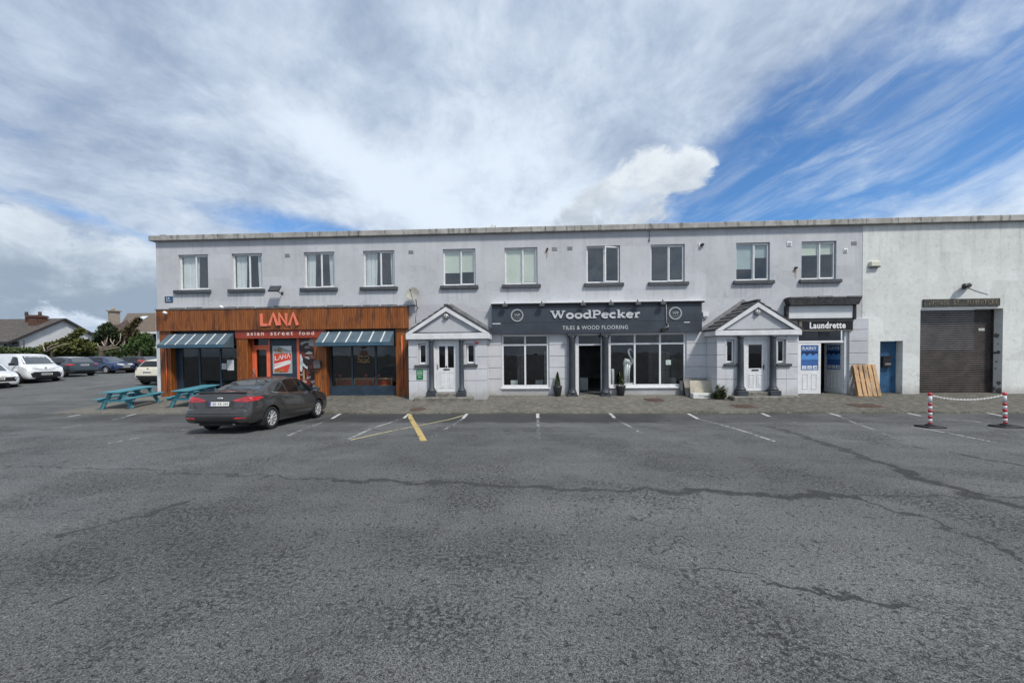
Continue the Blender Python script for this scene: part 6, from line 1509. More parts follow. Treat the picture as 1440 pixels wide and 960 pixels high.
    # wheels
    for a in axles:
        for s in (-1, 1):
            y = s*(sp['track']/2); mb = MB(); tw = .10
            mb.lathe([(R*.66, -tw*.2), (R*.70, -tw), (R*.93, -tw), (R*.99, -tw*.75), (R, -tw*.4), (R, tw*.4), (R*.99, tw*.75), (R*.93, tw), (R*.70, tw), (R*.66, tw*.2)], (0, 0, 0), 'y', 28, 0, True, False)
            mb.lathe([(.01, tw*.1*s), (R*.69, tw*.1*s), (R*.69, tw*.2*s)], (0, 0, 0), 'y', 20)
            mb.v = [(a+x, y+yy, R+z) for x, yy, z in mb.v]; wh = mb.build('wheel', M_TYRE, T)
            mb = MB(); rr = R*.70; o_ = s*tw*.82
            for i in range(28):
                a0, a1 = 2*math.pi*i/28, 2*math.pi*(i+1)/28
                vs_ = [(r_*math.cos(t_), yy, r_*math.sin(t_)) for t_ in (a0, a1) for r_, yy in ((rr, o_), (rr*.90, o_+s*.012), (rr*.88, o_-s*.05))]
                mb.add(vs_, [(0, 1, 4, 3), (1, 2, 5, 4)], 0)
            ns = sp.get('spokes', 5)
            for i in range(ns):
                t_ = 2*math.pi*(i+.3)/ns
                for off in ((-.09, .09) if ns <= 5 else (0,)):
                    ca, sa = math.cos(t_+off*1.2), math.sin(t_+off*1.2); ca2, sa2 = math.cos(t_+off*2.2), math.sin(t_+off*2.2); wd = .02 if ns <= 5 else .028
                    p0 = Vector((rr*.16*ca, o_-s*.01, rr*.16*sa)); p1 = Vector((rr*.90*ca2, o_+s*.006, rr*.90*sa2)); mb.bar(p0, p1, wd, .022, 0, (0, 1, 0))
            mb.lathe([(.005, o_+s*.008), (rr*.2, o_+s*.008), (rr*.22, o_-s*.02)], (0, 0, 0), 'y', 12)
            mb.v = [(a+x, y+yy, R+z) for x, yy, z in mb.v]; mb.build('rim', sp.get('rim', M_RIM), wh)
    # dark wheel wells and floor
    mb = MB()
    for a in axles:
        for s in (-1, 1):
            k = 14; vs_ = []
            for i in range(k+1):
                t_ = math.pi*i/k; vs_ += [(a+(ra-.005)*math.cos(t_), s*(sp['track']/2-.32), R+(ra-.005)*math.sin(t_)), (a+(ra-.005)*math.cos(t_), s*(sp['track']/2+.06), R+(ra-.005)*math.sin(t_))]
            mb.add(vs_, [(2*i, 2*i+1, 2*i+3, 2*i+2) for i in range(k)], 0); mb.add([vs_[2*i] for i in range(k+1)], [tuple(range(k+1))], 0)
    mb.box(x0+.35, x1-.35, -sp['track']/2+.15, sp['track']/2-.15, .19, .34); mb.build('underbody', M_BLACK, T, False)
    sp['dress'](T, decal, seam, hit, bvh)
    return T

def plate(T, decal, x, y, z, w, h, text, rot=0.0, vx=-1):
    mb = MB(); mb.box(-w/2, w/2, -.012, 0, -h/2, h/2, 0, bev=.003); mb.box(-w/2+.004, -w/2+.045, -.0145, -.0125, -h/2+.004, h/2-.004, 2)
    if text: text_mb(text, -w/2+.075, w/2-.02, -h*.30, h*.30, -.0145, -.0125, .006, 1.1, 1, mb)
    else:
        for k in range(7): mb.box(-w/2+.07+k*(w-.1)/7, -w/2+.07+(k+.72)*(w-.1)/7, -.0145, -.0125, -h*.28, h*.28, 1)
    out = []
    for a, b, c in mb.v:
        if vx < 0: out.append((x+b*math.cos(rot)-c*math.sin(rot)*-1*0-(-c)*0+c*math.sin(rot), y-a, z+c*math.cos(rot)-b*math.sin(rot)))
        else: out.append((x-b-c*math.sin(rot), y+a, z+c*math.cos(rot)))
    mb.v = out; return mb.build('number_plate', [M_PLATE, M_PLATET, M_PLATEB], T)
def mirrors(T, x, y, z, m, s=1.0):
    for sd_ in (-1, 1):
        mb = MB(); mb.box(-.10*s, .07*s, 0, .20*s, -.07*s, .08*s, 0, bev=.04); mb.box(-.03, .03, -.08, .0, -.07, -.03, 0)
        mb.v = [(x+a, sd_*(y+b), z+c) for a, b, c in mb.v]; q = mb.build('wing_mirror', m, T)
        mb = MB(); mb.box(-.105*s, -.101*s, .025*s, .175*s, -.045*s, .06*s); mb.v = [(x+a, sd_*(y+b), z+c) for a, b, c in mb.v]; mb.build('mirror_glass', M_CHROME, q)

# --- the grey saloon
P_GREY = paint('dark_grey_metallic', (.055, .053, .052), .45, .33)
sal = [(-2.33, .56, .44, .62, .50, .50, .03), (-2.315, .63, .36, .74, .59, .62, .03), (-2.27, .675, .31, .81, .64, .70, .025), (-2.17, .705, .285, .85, .675, .74, .02), (-2.13, .97, .28, .86, .89, .70, .05), (-2.09, 1.06, .27, .868, .955, .72, .05),
       (-2.03, 1.088, .26, .876, .97, .72, .045), (-1.75, 1.095, .24, .895, .985, .71, .045), (-1.60, 1.115, .22, .90, .985, .70, .05), (-1.2, 1.255, .20, .908, .985, .655, .06), (-.7, 1.40, .19, .91, .975, .605, .06), (-.25, 1.462, .19, .91, .965, .575, .06),
       (.1, 1.475, .19, .91, .955, .565, .06), (.5, 1.445, .19, .91, .945, .575, .06), (.85, 1.33, .19, .91, .935, .60, .06), (1.3, 1.115, .20, .905, .925, .655, .06), (1.52, 1.015, .21, .90, .91, .69, .05), (1.7, .975, .22, .895, .88, .70, .05), (2.0, .885, .22, .865, .79, .66, .05), (2.15, .80, .23, .80, .70, .58, .05), (2.22, .70, .26, .70, .60, .50, .04), (2.255, .56, .36, .55, .50, .4, .03)]
def dress_saloon(T, decal, seam, hit, bvh):
    for vw, sg in (('right', -1), ('left', 1)):
        decal('side_window', [(-.46, 1.000), (.20, .985), (.20, 1.395), (-.20, 1.395), (-.42, 1.34)], vw, M_CARGLASS)
        decal('side_window', [(.26, .985), (1.12, .965), (1.08, 1.02), (.72, 1.33), (.48, 1.395), (.26, 1.40)], vw, M_CARGLASS)
        decal('quarter_window', [(-1.13, 1.045), (-.53, 1.005), (-.50, 1.30), (-.62, 1.295), (-.95, 1.16)], vw, M_CARGLASS)
        mb = MB(); seam(mb, [(-1.24, 1.05), (-.5, .985), (.25, .965), (1.16, .945)], vw, .03); mb.build('window_trim', M_CHROME, T, False)
        mb = MB(); seam(mb, [(-.95, .98), (-.86, .72), (-.72, .55), (-.55, .36)], vw); seam(mb, [(.24, .96), (.20, .6), (.17, .27)], vw); seam(mb, [(1.2, .94), (1.16, .6), (1.02, .27)], vw); seam(mb, [(-.55, .27), (1.0, .26)], vw); mb.build('door_seam', M_BLACK, T, False)
        for x in (-.62, .42):
            mb = MB(); h = hit((x, sg*4, .86), (0, -sg, 0)); mb.box(x-.10, x+.10, -.018, .018, .845, .875, 0, bev=.008); mb.v = [(a, h.y+sg*.012+b, c) for a, b, c in mb.v]; mb.build('door_handle', P_GREY, T)
        a0 = rad(25)*(1 if sg < 0 else -1)
        ev = ((-1.7, -sg*0, 0), a0)
        lm = decal('tail_lamp', [(sg*.17, .845), (sg*.125, .87), (sg*.28, .935), (sg*.50, .985), (sg*.74, .965), (sg*.80, .925), (sg*.68, .86), (sg*.47, .825)], ((-1.7, 0, 0), a0), M_TAIL, 16, 8, .010)
        decal('reflector', [(sg*.50, .405), (sg*.80, .41), (sg*.80, .445), (sg*.52, .44)], 'rear', M_TAIL, 6, 2, .008)
        mb = MB(); mb.box(-1.72, -1.62, -.10, .10, .16, .36, 0, bev=.01); mb.v = [(a, sg*.79+b, c) for a, b, c in mb.v]; mb.build('mud_flap', M_BLACK, T)
        decal('headlamp', [(sg*.42, .70), (sg*.74, .78), (sg*.80, .70), (sg*.5, .64)], 'front', M_HEAD, 8, 3)
    decal('rear_window', [(-.60, 1.125), (.60, 1.125), (.52, 1.33), (.47, 1.405), (-.47, 1.405), (-.52, 1.33)], 'rear', M_SCREEN, 18, 12, .018)
    decal('windscreen', [(-.66, 1.04), (.66, 1.04), (.54, 1.385), (-.54, 1.385)], 'front', M_SCREEN, 12, 8, .014)
    decal('lower_bumper', [(-.62, .37), (.62, .37), (.66, .455), (-.66, .455)], 'rear', mat('black_bumper_insert', (.02, .02, .021), .5), 10, 3, .006)
    mb = MB(); seam(mb, [(-.70, .80), (-.60, .68), (-.5, .655), (.5, .655), (.60, .68), (.70, .80)], 'rear', .012); seam(mb, [(-.84, .56), (-.7, .545), (.7, .545), (.84, .56)], 'rear', .014); mb.build('boot_seam', M_BLACK, T, False)
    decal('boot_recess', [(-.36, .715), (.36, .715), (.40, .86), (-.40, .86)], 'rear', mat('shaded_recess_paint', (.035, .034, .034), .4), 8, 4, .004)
    h = hit((-6, 0, .785), (1, 0, 0)); plate(T, decal, h.x-.004, 0, .785, .52, .11, '182 KK 549', rad(10))
    h = hit((-6, 0, .93), (1, 0, 0)); mb = MB(); mb.lathe([(.07, 0), (.07, -.02), (.05, -.026)], (0, 0, 0), 'x', 20); mb.v = [(h.x+a, b*1.15, .93+c*.5) for a, b, c in mb.v]; mb.build('badge', M_CHROME, T)
    decal('brake_lamp', [(-.14, 1.085), (.14, 1.085), (.13, 1.105), (-.13, 1.105)], ((0, 0, 0), 0), M_TAIL, 6, 2, .03)
    mb = MB(); mb.box(-2.115, -1.98, -.64, .64, 1.07, 1.096, 0, bev=.012); mb.build('spoiler_lip', P_GREY, T)
    mb = MB(); mb.tube([(-.62, 0, 1.41), (-.95, 0, 1.72)], [.008, .004], 5); mb.build('aerial', M_BLACK, T)
    mb = MB(); mb.tube([(-2.1, -.45, .25), (-2.27, -.45, .25)], .035, 8); mb.build('exhaust', M_DARK, T)
    mirrors(T, .98, .90, 1.02, M_CHROME if False else P_GREY)
    mb = MB(); mb.box(-1.75, -1.5, .05, .4, 1.0, 1.03); 
SAL = dict(prof=sal, R=.322, axles=(-1.325, 1.325), track=1.60, paint=P_GREY, spokes=9, dress=dress_saloon, N=110)
C0 = car('parked_car', 'dark grey saloon car parked nose in before the timber shopfront', 'car', SAL)
ra_, rb_ = onground(377-6, 604.7), None
def place(T, X, Y, head, zf=None):
    d = Vector((math.cos(head), math.sin(head), 0)); a, b = Vector((X, Y, 0))-d*1.3, Vector((X, Y, 0))+d*1.3
    za, zb_ = (g_road(min(q.y, KERB-.01)) if abs(q.y) < 3.5 and q.x > PAVE_X0 else g_road(q.y) for q in (a, b)); pit = math.atan2(zb_-za, 2.6)
    T.location = (X, Y, (za+zb_)/2); T.rotation_euler = (Matrix.Rotation(head, 4, 'Z')@Matrix.Rotation(-pit, 4, 'Y')).to_euler()
place(C0, -8.10, -5.57, rad(92.6)); C0.scale = (.945, .975, .98)

# --- cars along the far left
def simple_dress(o):
    def f(T, decal, seam, hit, bvh):
        for vw, sg in (('right', -1), ('left', 1)):
            for poly in o['side']: decal('side_window', poly, vw, M_CARGLASS, 8, 5)
            mb = MB()
            for s_ in o.get('seams', []): seam(mb, s_, vw)
            if mb.v: mb.build('door_seam', M_BLACK, T, False)
            if 'sill' in o: decal('sill_cladding', o['sill'], vw, M_BLACK, 10, 2, .006)
            for p_ in o.get('tail', []): decal('tail_lamp', [(sg*a*.74, b) for a, b in p_], ((-1.5, 0, 0), rad(22)*(1 if sg < 0 else -1)), o.get('tailm', M_TAIL), 8, 4, .012)
            for p_ in o.get('head', []): decal('headlamp', [(sg*a*.74, b) for a, b in p_], ((1.5, 0, 0), math.pi+rad(22)*(-1 if sg < 0 else 1)), M_HEAD, 8, 4, .012)
        decal('rear_window', o['rear'], 'rear', M_SCREEN if 'rear_m' not in o else o['rear_m'], 8, 5, .006)
        decal('windscreen', o['front'], 'front', M_SCREEN, 10, 6, .006)
        for p_ in o.get('black_rear', []): decal('rear_bumper', p_, 'rear', M_BLACK, 12, 3, .008)
        for p_ in o.get('black_front', []): decal('grille', p_, 'front', M_BLACK, 12, 4, .008)
        if 'roof' in o: decal('roof_panel', [(-.56, -1.50), (.56, -1.50), (.55, .38), (-.55, .38)], 'top', o['roof'], 10, 16, .02)
        if 'plate_rear' in o: h = hit((-6, 0, o['plate_rear']), (1, 0, 0)); plate(T, decal, h.x-.012, 0, o['plate_rear'], .52, .11, '')
        if 'plate_front' in o: h = hit((6, 0, o['plate_front']), (-1, 0, 0)); plate(T, decal, h.x+.012, 0, o['plate_front'], .52, .11, '', 0, 1)
        if 'badge' in o:
            e, z = o['badge']; h = hit((6*e, 0, z), (-e, 0, 0)); mb = MB(); mb.lathe([(.06, 0), (.06, .02*e), (.04, .025*e)], (h.x, 0, z), 'x', 14); mb.build('badge', M_CHROME, T)
        mirrors(T, *o['mirror'])
    return f
hat = [(-2.05, .58, .45, .62, .5, .5, .03), (-2.03, .66, .36, .74, .58, .6, .03), (-1.99, .80, .31, .82, .7, .66, .04), (-1.94, .98, .29, .85, .88, .68, .05), (-1.80, 1.14, .27, .87, .98, .65, .06), (-1.60, 1.32, .24, .88, .98, .62, .06), (-1.42, 1.415, .22, .89, .975, .60, .06),
       (-.9, 1.455, .2, .895, .97, .58, .06), (-.2, 1.465, .19, .895, .955, .57, .06), (.35, 1.43, .19, .895, .945, .58, .06), (.75, 1.30, .19, .895, .935, .60, .06), (1.2, 1.09, .2, .89, .92, .65, .06), (1.42, 1.00, .21, .88, .90, .68, .05), (1.65, .955, .22, .87, .86, .69, .05), (1.95, .88, .22, .84, .78, .64, .05), (2.08, .79, .24, .77, .69, .56, .04), (2.15, .66, .28, .66, .57, .46, .03), (2.17, .54, .38, .52, .48, .4, .02)]
def hopt(**k):
    o = dict(side=[[(-1.0, 1.01), (-.30, .985), (-.30, 1.39), (-.95, 1.385), (-1.12, 1.2)], [(-.24, .985), (.95, .955), (.55, 1.30), (.30, 1.385), (-.24, 1.395)], [(-1.35, 1.06), (-1.06, 1.02), (-1.06, 1.30), (-1.30, 1.30)]], rear=[(-.60, 1.06), (.60, 1.06), (.52, 1.36), (-.52, 1.36)], front=[(-.64, 1.02), (.64, 1.02), (.54, 1.37), (-.54, 1.37)],
             seams=[[(-.27, .95), (-.30, .28)], [(1.0, .94), (.92, .28)], [(-.95, .95), (-.8, .6), (-.62, .36)], [(-.6, .27), (.9, .27)]], tail=[[(.52, .86), (.60, .96), (1.0, .95), (1.06, .86), (.9, .81), (.6, .81)]], head=[[(.40, .70), (.52, .80), (.98, .82), (1.02, .74), (.8, .68)]],
             black_front=[[(-.5, .62), (.5, .62), (.56, .74), (-.56, .74)], [(-.58, .34), (.58, .34), (.52, .48), (-.52, .48)]], black_rear=[[(-.6, .33), (.6, .33), (.6, .42), (-.6, .42)]], plate_rear=.80, plate_front=.54, badge=(1, .70), mirror=(.80, .88, 1.0, k.pop('mm')))
    o.update(k); return o
P_TEAL = paint('dark_teal_metallic', (.040, .060, .072), .5, .3); P_BLUE = paint('deep_blue_metallic', (.022, .040, .115), .5, .3); P_BLK = paint('black_paint', (.010, .011, .014), .1, .3); P_WHITE = paint('white_car_paint', (.70, .71, .72), 0, .4); P_CREAM = paint('cream_car_paint', (.68, .64, .52), 0, .4)
def spec(prof, pnt, opt, **k): return dict(prof=prof, R=.315, axles=(-1.28, 1.28), track=1.56, paint=pnt, dress=simple_dress(opt), N=60, **k)
def camdir(deg): return YAW+rad(deg)
def put(T, px, depth, head):
    p_ = atd(px, HOR, depth); place(T, p_.x, p_.y, head)
C3 = car('parked_car', 'dark teal hatchback seen from behind, parked right of the white van', 'car', spec(hat, P_TEAL, hopt(mm=P_TEAL, roof=mat('pale_roof', (.50, .51, .52), .3, .04, 2, metal=.4), plate_rear=.86, tail=[[(.45, .84), (.50, .93), (1.0, .96), (1.06, .88), (.9, .82)]])), 'cars parked along the far left')  # roof panel laid on paler than the body
put(C3, 90, 29.0, rad(172))
C4 = car('parked_car', 'deep blue hatchback facing forward between two darker cars', 'car', spec(hat, P_BLUE, hopt(mm=P_BLUE)), 'cars parked along the far left')
put(C4, 149, 33.0, rad(-8))
C5 = car('parked_car', 'black hatchback with a red tail lamp parked right of the blue one', 'car', spec(hat, P_BLK, hopt(mm=P_BLK, tail=[[(.50, .86), (.66, 1.10), (1.04, 1.16), (1.12, 1.02), (.9, .82)]])), 'cars parked along the far left')
put(C5, 189, 34.5, rad(176))
suv = [(x*.92, z*1.07 if z > .9 else z*1.04, zb+.03, w*.985, b*1.06, r*1.02, d) for x, z, zb, w, b, r, d in hat]
suv = [(-1.87, .60, .47, .68, .52, .55, .03)]+[(max(a, -1.85+i*.001), *r) for i, (a, *r) in enumerate(suv[1:])]
C6 = car('parked_car', 'cream small crossover with black lower bumper at the corner of the building', 'car', dict(prof=suv, R=.335, axles=(-1.2, 1.2), track=1.56, paint=P_CREAM, N=60, dress=simple_dress(hopt(mm=P_CREAM, rear_m=M_CARGLASS,
    side=[[(-.95, 1.08), (-.30, 1.05), (-.30, 1.48), (-.9, 1.48), (-1.05, 1.3)], [(-.24, 1.05), (.86, 1.02), (.5, 1.40), (.26, 1.48), (-.24, 1.49)]], rear=[(-.62, 1.13), (.62, 1.13), (.53, 1.46), (-.53, 1.46)], front=[(-.6, 1.1), (.6, 1.1), (.52, 1.47), (-.52, 1.47)],
    tail=[[(.72, .92), (.72, 1.06), (.98, 1.08), (1.02, .94)]], tailm=M_TAIL, black_rear=[[(-.86, .34), (.86, .34), (.86, .62), (-.86, .62)]], plate_rear=.82, badge=(-1, 1.03)))), 'cars parked along the far left')
put(C6, 247, 24.6, rad(91))
# white vans
van = [(-2.35, .70, .42, .70, .6, .6, .03), (-2.33, 1.2, .34, .80, 1.0, .70, .04), (-2.28, 1.72, .31, .86, 1.12, .73, .05), (-2.1, 1.83, .28, .89, 1.13, .72, .06), (-1.2, 1.86, .24, .91, 1.13, .71, .07), (0, 1.865, .22, .915, 1.12, .70, .07), (.55, 1.84, .22, .915, 1.11, .68, .07), (.95, 1.70, .22, .915, 1.10, .68, .07), (1.4, 1.40, .22, .91, 1.09, .70, .07), (1.66, 1.20, .23, .905, 1.07, .72, .06), (1.85, 1.14, .24, .895, 1.03, .72, .06), (2.1, 1.07, .24, .87, .96, .70, .05), (2.25, .98, .25, .83, .88, .66, .05), (2.33, .82, .28, .76, .74, .6, .04), (2.365, .66, .36, .66, .6, .5, .03)]
vopt = lambda: dict(side=[[(.42, 1.14), (1.32, 1.12), (1.36, 1.17), (.92, 1.60), (.78, 1.66), (.42, 1.68)]], rear=[(-.6, 1.2), (.6, 1.2), (.56, 1.6), (-.56, 1.6)], front=[(-.70, 1.20), (.70, 1.20), (.62, 1.72), (-.62, 1.72)], seams=[[(.36, 1.7), (.34, .35)], [(1.45, 1.08), (1.40, .6), (1.28, .3)], [(.36, .30), (1.25, .30)]],
     tail=[[(.8, .9), (.8, 1.4), (1.0, 1.4), (1.0, .9)]], head=[[(.40, .80), (.36, .88), (.80, 1.0), (1.16, 1.02), (1.12, .92), (.8, .82)]], black_front=[[(-.62, .36), (.62, .36), (.70, .62), (.52, .72), (-.52, .72), (-.70, .62)], [(-.45, .90), (.45, .90), (.45, .915), (-.45, .915)]], plate_front=.56, mirror=(1.15, .92, 1.2, M_BLACK, 1.15), badge=(1, .96), sill=[(-.95, .27), (.98, .27), (.98, .38), (-.95, .38)])
V1 = car('parked_van', 'white panel van facing right with dark lower grille at the far left', 'van', dict(prof=van, R=.33, axles=(-1.4, 1.4), track=1.58, paint=P_WHITE, dress=simple_dress(vopt()), N=60, spokes=8))
put(V1, 36, 25.6, rad(-15))
hat2 = [(x*1.02, z*.99, zb, w, b, r, d) for x, z, zb, w, b, r, d in hat]
C1 = car('parked_car', 'white car with black lower front cut off by the left edge of the picture', 'car', spec(hat2, P_WHITE, hopt(mm=P_WHITE, black_front=[[(-.66, .44), (.66, .44), (.74, .70), (-.74, .70)]], head=[[(.50, .74), (.52, .80), (.98, .84), (1.02, .78)]], plate_front=.60)), 'cars parked along the far left')
put(C1, -22, 23.0, rad(-22))

# ------------------------------------------------------------------ houses beyond
M_HWALL = mat('white_house_render', (.62, .63, .64), .85, .08, .6, dirt=(.3, (.42, .42, .41)))
M_BRICK = mat('brown_chimney_brick', (.12, .058, .042), .9, .3, 7, bump=.5, bs=20)
M_TAN = mat('tan_chimney_render', (.34, .29, .23), .9, .15, 3)
M_VERGE = mat('dark_verge_board', (.035, .03, .03), .7)
def wp(px, py, d): return atd(px, py, d)
gH = .45
h1 = thing('bungalow', 'white gabled bungalow with a dark tiled roof behind the vans', 'house', tuple(Vector((wp(70, HOR, 43).x, wp(70, HOR, 43).y, gH))))
A = wp(88, 447.5, 43.5); rz = A.z; gx = A.x; gy = A.y; hd = 4.3; ez = wp(38, 477, 40).z; LW = 26
mb = MB()
mb.add([(gx, gy-hd, gH), (gx, gy+hd, gH), (gx, gy+hd, ez), (gx, gy, rz-.15), (gx, gy-hd, ez)], [(0, 1, 2, 3, 4)]); mb.add([(gx, gy-hd, gH), (gx-LW, gy-hd, gH), (gx-LW, gy-hd, ez), (gx, gy-hd, ez)], [(0, 1, 2, 3)]); mb.add([(gx, gy+hd, gH), (gx-LW, gy+hd, gH), (gx-LW, gy+hd, ez), (gx, gy+hd, ez)], [(0, 1, 2, 3)])
mb.build('wall', M_HWALL, h1)
mb = MB(); ov = .45; sl = (rz-ez)/hd
for s in (-1, 1):
    e = gy+s*(hd+ov); ze = ez-ov*sl
    mb.add([(gx+.3, e, ze), (gx+.3, gy, rz), (gx-LW, gy, rz), (gx-LW, e, ze), (gx+.3, e, ze-.16), (gx+.3, gy, rz-.16), (gx-LW, gy, rz-.16), (gx-LW, e, ze-.16)], [(0, 1, 2, 3), (4, 7, 6, 5), (0, 3, 7, 4), (0, 4, 5, 1), (3, 2, 6, 7)])
rf = mb.build('roof', M_HTILE, h1)
mb = MB()
for s in (-1, 1): mb.bar((gx+.33, gy+s*(hd+ov), ez-ov*sl-.1), (gx+.33, gy, rz-.1), .05, .24, 0)
mb.bar((gx+.3, gy-hd-ov-.03, ez-ov*sl-.12), (gx-LW, gy-hd-ov-.03, ez-ov*sl-.12), .08, .2); mb.build('verge_board', M_VERGE, h1)
cl, cr_ = wp(47.5, 447, 42.5), wp(60, 447, 42.5); zc0 = wp(50, 466, 42.5).z; zc1 = wp(50, 443.5, 42.5).z
mb = MB(); mb.box(cl.x, cr_.x, cl.y-.5, cl.y+.5, zc0-1.5, zc1, 0); mb.box(cl.x-.08, cr_.x+.08, cl.y-.58, cl.y+.58, zc1-.25, zc1-.08, 0); mb.box(cl.x-1.35, cl.x-.003, cl.y+.2, cl.y+1.1, zc0-1.5, zc1-.0, 0)
for k in (.15, .75): mb.lathe([(.16, 0), (.13, .4), (.16, .42)], (cl.x+(cr_.x-cl.x)*k-(1.0 if k < .5 else 0), cl.y, zc1), 'z', 10, 1)
mb.build('chimney', [M_BRICK, M_TAN], rf)
for px in (16, ): 
    y = gy-hd-.02; a, b = at(6, 480, y), at(27, 480, y); z0_, z1_ = at(16, 487.5, y).z, at(16, 479, y).z
    mb = MB(); mb.box(a.x, b.x, y-.03, y+.01, z0_, z1_); wn = mb.build('window', M_VERGE, h1); mb = MB(); mb.box(a.x+.3, a.x+1.0, y-.05, y-.031, z0_+.1, z1_-.1); mb.box(a.x+1.2, b.x-.15, y-.05, y-.031, z0_+.1, z1_-.1); mb.build('pane', M_CARGLASS, wn)
mb = MB(); a = at(33.5, 480, gy-hd-.06); mb.tube([(a.x, gy-hd-.06, ez-.1), (a.x, gy-hd-.06, gH)], .05, 6); mb.build('downpipe', M_VERGE, h1)
h2 = thing('hipped_house', 'house with a brown hipped roof, skylight and tan chimney behind the trees', 'house', tuple(Vector((wp(190, HOR, 52).x, wp(190, HOR, 52).y, gH))))
d2 = 52; rl = wp(177, 440.3, d2+4.6); el_ = wp(146, 467.5, d2-1.2); er = wp(300, 466, d2); ex0 = el_.x; ezz = wp(212, 467, d2).z; fy = wp(212, 467, d2).y
rx = rl.x; rzz = rl.z; RX1_ = rx+14
mb = MB()
F0 = Vector((ex0, fy, ezz)); F1 = Vector((RX1_+5, fy, ezz)); R0 = Vector((rx, fy+4.5, rzz)); R1 = Vector((RX1_, fy+4.5, rzz)); B0 = Vector((ex0, fy+9, ezz)); B1 = Vector((RX1_+5, fy+9, ezz))
mb.add([F0, F1, R1, R0, B0, B1], [(0, 1, 2, 3), (0, 3, 4), (4, 3, 2, 5), (1, 5, 2)]); dz = Vector((0, 0, -.18)); mb.add([F0, F1, F1+dz, F0+dz, B0, B0+dz], [(0, 1, 2, 3), (0, 3, 5, 4), (3, 2, 5)])
lw0 = wp(117, 463, d2-3); lw1 = wp(154, 455.0, d2+.5); la = wp(106, 469.8, d2-4)
la_z = wp(124, 470, d2-4).z; ly_ = wp(124, 470, d2-4).y; lx0 = la.x; lxr = lw1.x+2
L0, L1 = Vector((lx0, ly_, la_z)), Vector((lxr+2, ly_, la_z)); L2, L3 = Vector((lxr+1.0, ly_+4, lw1.z+.5)), Vector((lx0+3.2, ly_+4, lw1.z-.55)); L4 = Vector((lx0, ly_+8, la_z))
mb.add([L0, L1, L2, L3, L4], [(0, 1, 2, 3), (0, 3, 4)], 1); mb.add([L0, L1, L1+dz, L0+dz], [(0, 1, 2, 3)], 1)
rf = mb.build('roof', [M_HTILE2, mat('red_brown_house_tiles', (.085, .058, .05), .9, .2, 3)], h2, False)
mb = MB(); mb.box(ex0+.5, RX1_+4.5, fy+.5, fy+8.5, gH, ezz-.05); mb.box(lx0+.4, lxr+1.5, ly_+.4, ly_+7.6, gH, la_z-.05); mb.build('wall', M_HWALL, h2)
mb = MB(); mb.box(ex0-.1, RX1_+5.1, fy-.10, fy-.005, ezz-.2, ezz+.03); mb.box(lx0-.1, lxr+2, ly_-.1, ly_-.005, la_z-.2, la_z+.03); mb.build('gutter', M_WPVC, h2)
c0_, c1_ = wp(155.5, 450, d2-.5), wp(164, 450, d2-.5); zz1 = wp(160, 438, d2-.5).z; mb = MB(); mb.box(c0_.x, c1_.x, c0_.y-.3, c0_.y+.5, la_z-1, zz1); mb.box(c0_.x-.15, c1_.x+.15, c0_.y-.45, c0_.y+.65, zz1, zz1+.15); mb.lathe([(.18, zz1+.15), (.14, zz1+.55)], ((c0_.x+c1_.x)/2, c0_.y, 0), 'z', 10); mb.build('chimney', M_TAN, rf)
sn = Vector((0, -(rzz-ezz), 4.5)).normalized(); sk = wp(200, 447.7, d2+3.3); 
sk.y = fy+4.5*.72; sk.z = ezz+(rzz-ezz)*.72; upv = Vector((0, 4.5, rzz-ezz)).normalized(); mb = MB(); c = sk+sn*.06
mb.add([c+Vector((-.5, 0, 0))-upv*.5, c+Vector((.5, 0, 0))-upv*.5, c+Vector((.5, 0, 0))+upv*.5, c+Vector((-.5, 0, 0))+upv*.5], [(0, 1, 2, 3)]); mb.build('skylight', mat('pale_skylight_glass', (.6, .64, .68), .1, .05), rf, False)
for px0, px1, py0, py1, yy in ((121.5, 126, 473, 482, ly_+.38), (130, 134, 473, 482, ly_+.38), (215.5, 222, 470, 480.5, fy+.48)):
    a, b = at(px0, py0, yy), at(px1, py1, yy); mb = MB(); mb.box(a.x, b.x, yy-.03, yy+.0, b.z, a.z); mb.build('window', M_CARGLASS, h2)

# ------------------------------------------------------------------ garden trees, hedge, wall
def leafmat(name, a, b):
    t = NT(name); c = t.co(); n = t.noise(c, 1.6, 4, .6); g = t.n('ShaderNodeNewGeometry')
    r = t.math('ADD', t.math('MULTIPLY', n, .7), t.math('MULTIPLY', g.outputs['Random Per Island'], .5))
    t.base(t.mix(t.ramp(r, .3, .85), a, b)); t.set(Roughness=.75); return t.m
M_LG = leafmat('mid_green_leaves', (0.035, 0.058, 0.019), (0.094, 0.129, 0.039)); M_LD = leafmat('dark_conifer_needles', (0.023, 0.039, 0.016), (0.066, 0.094, 0.035)); M_LY = leafmat('yellow_green_needles', (0.058, 0.074, 0.020), (0.172, 0.187, 0.055)); M_LB = leafmat('bronze_needles', (0.047, 0.037, 0.017), (0.125, 0.098, 0.043)); M_LF = leafmat('fresh_green_leaves', (0.035, 0.070, 0.017), (0.086, 0.148, 0.039))
M_BARK = mat('grey_brown_bark', (.13, .10, .075), .95, .3, 5); M_BARE = mat('bleached_bare_wood', (.36, .30, .24), .9, .2, 6)
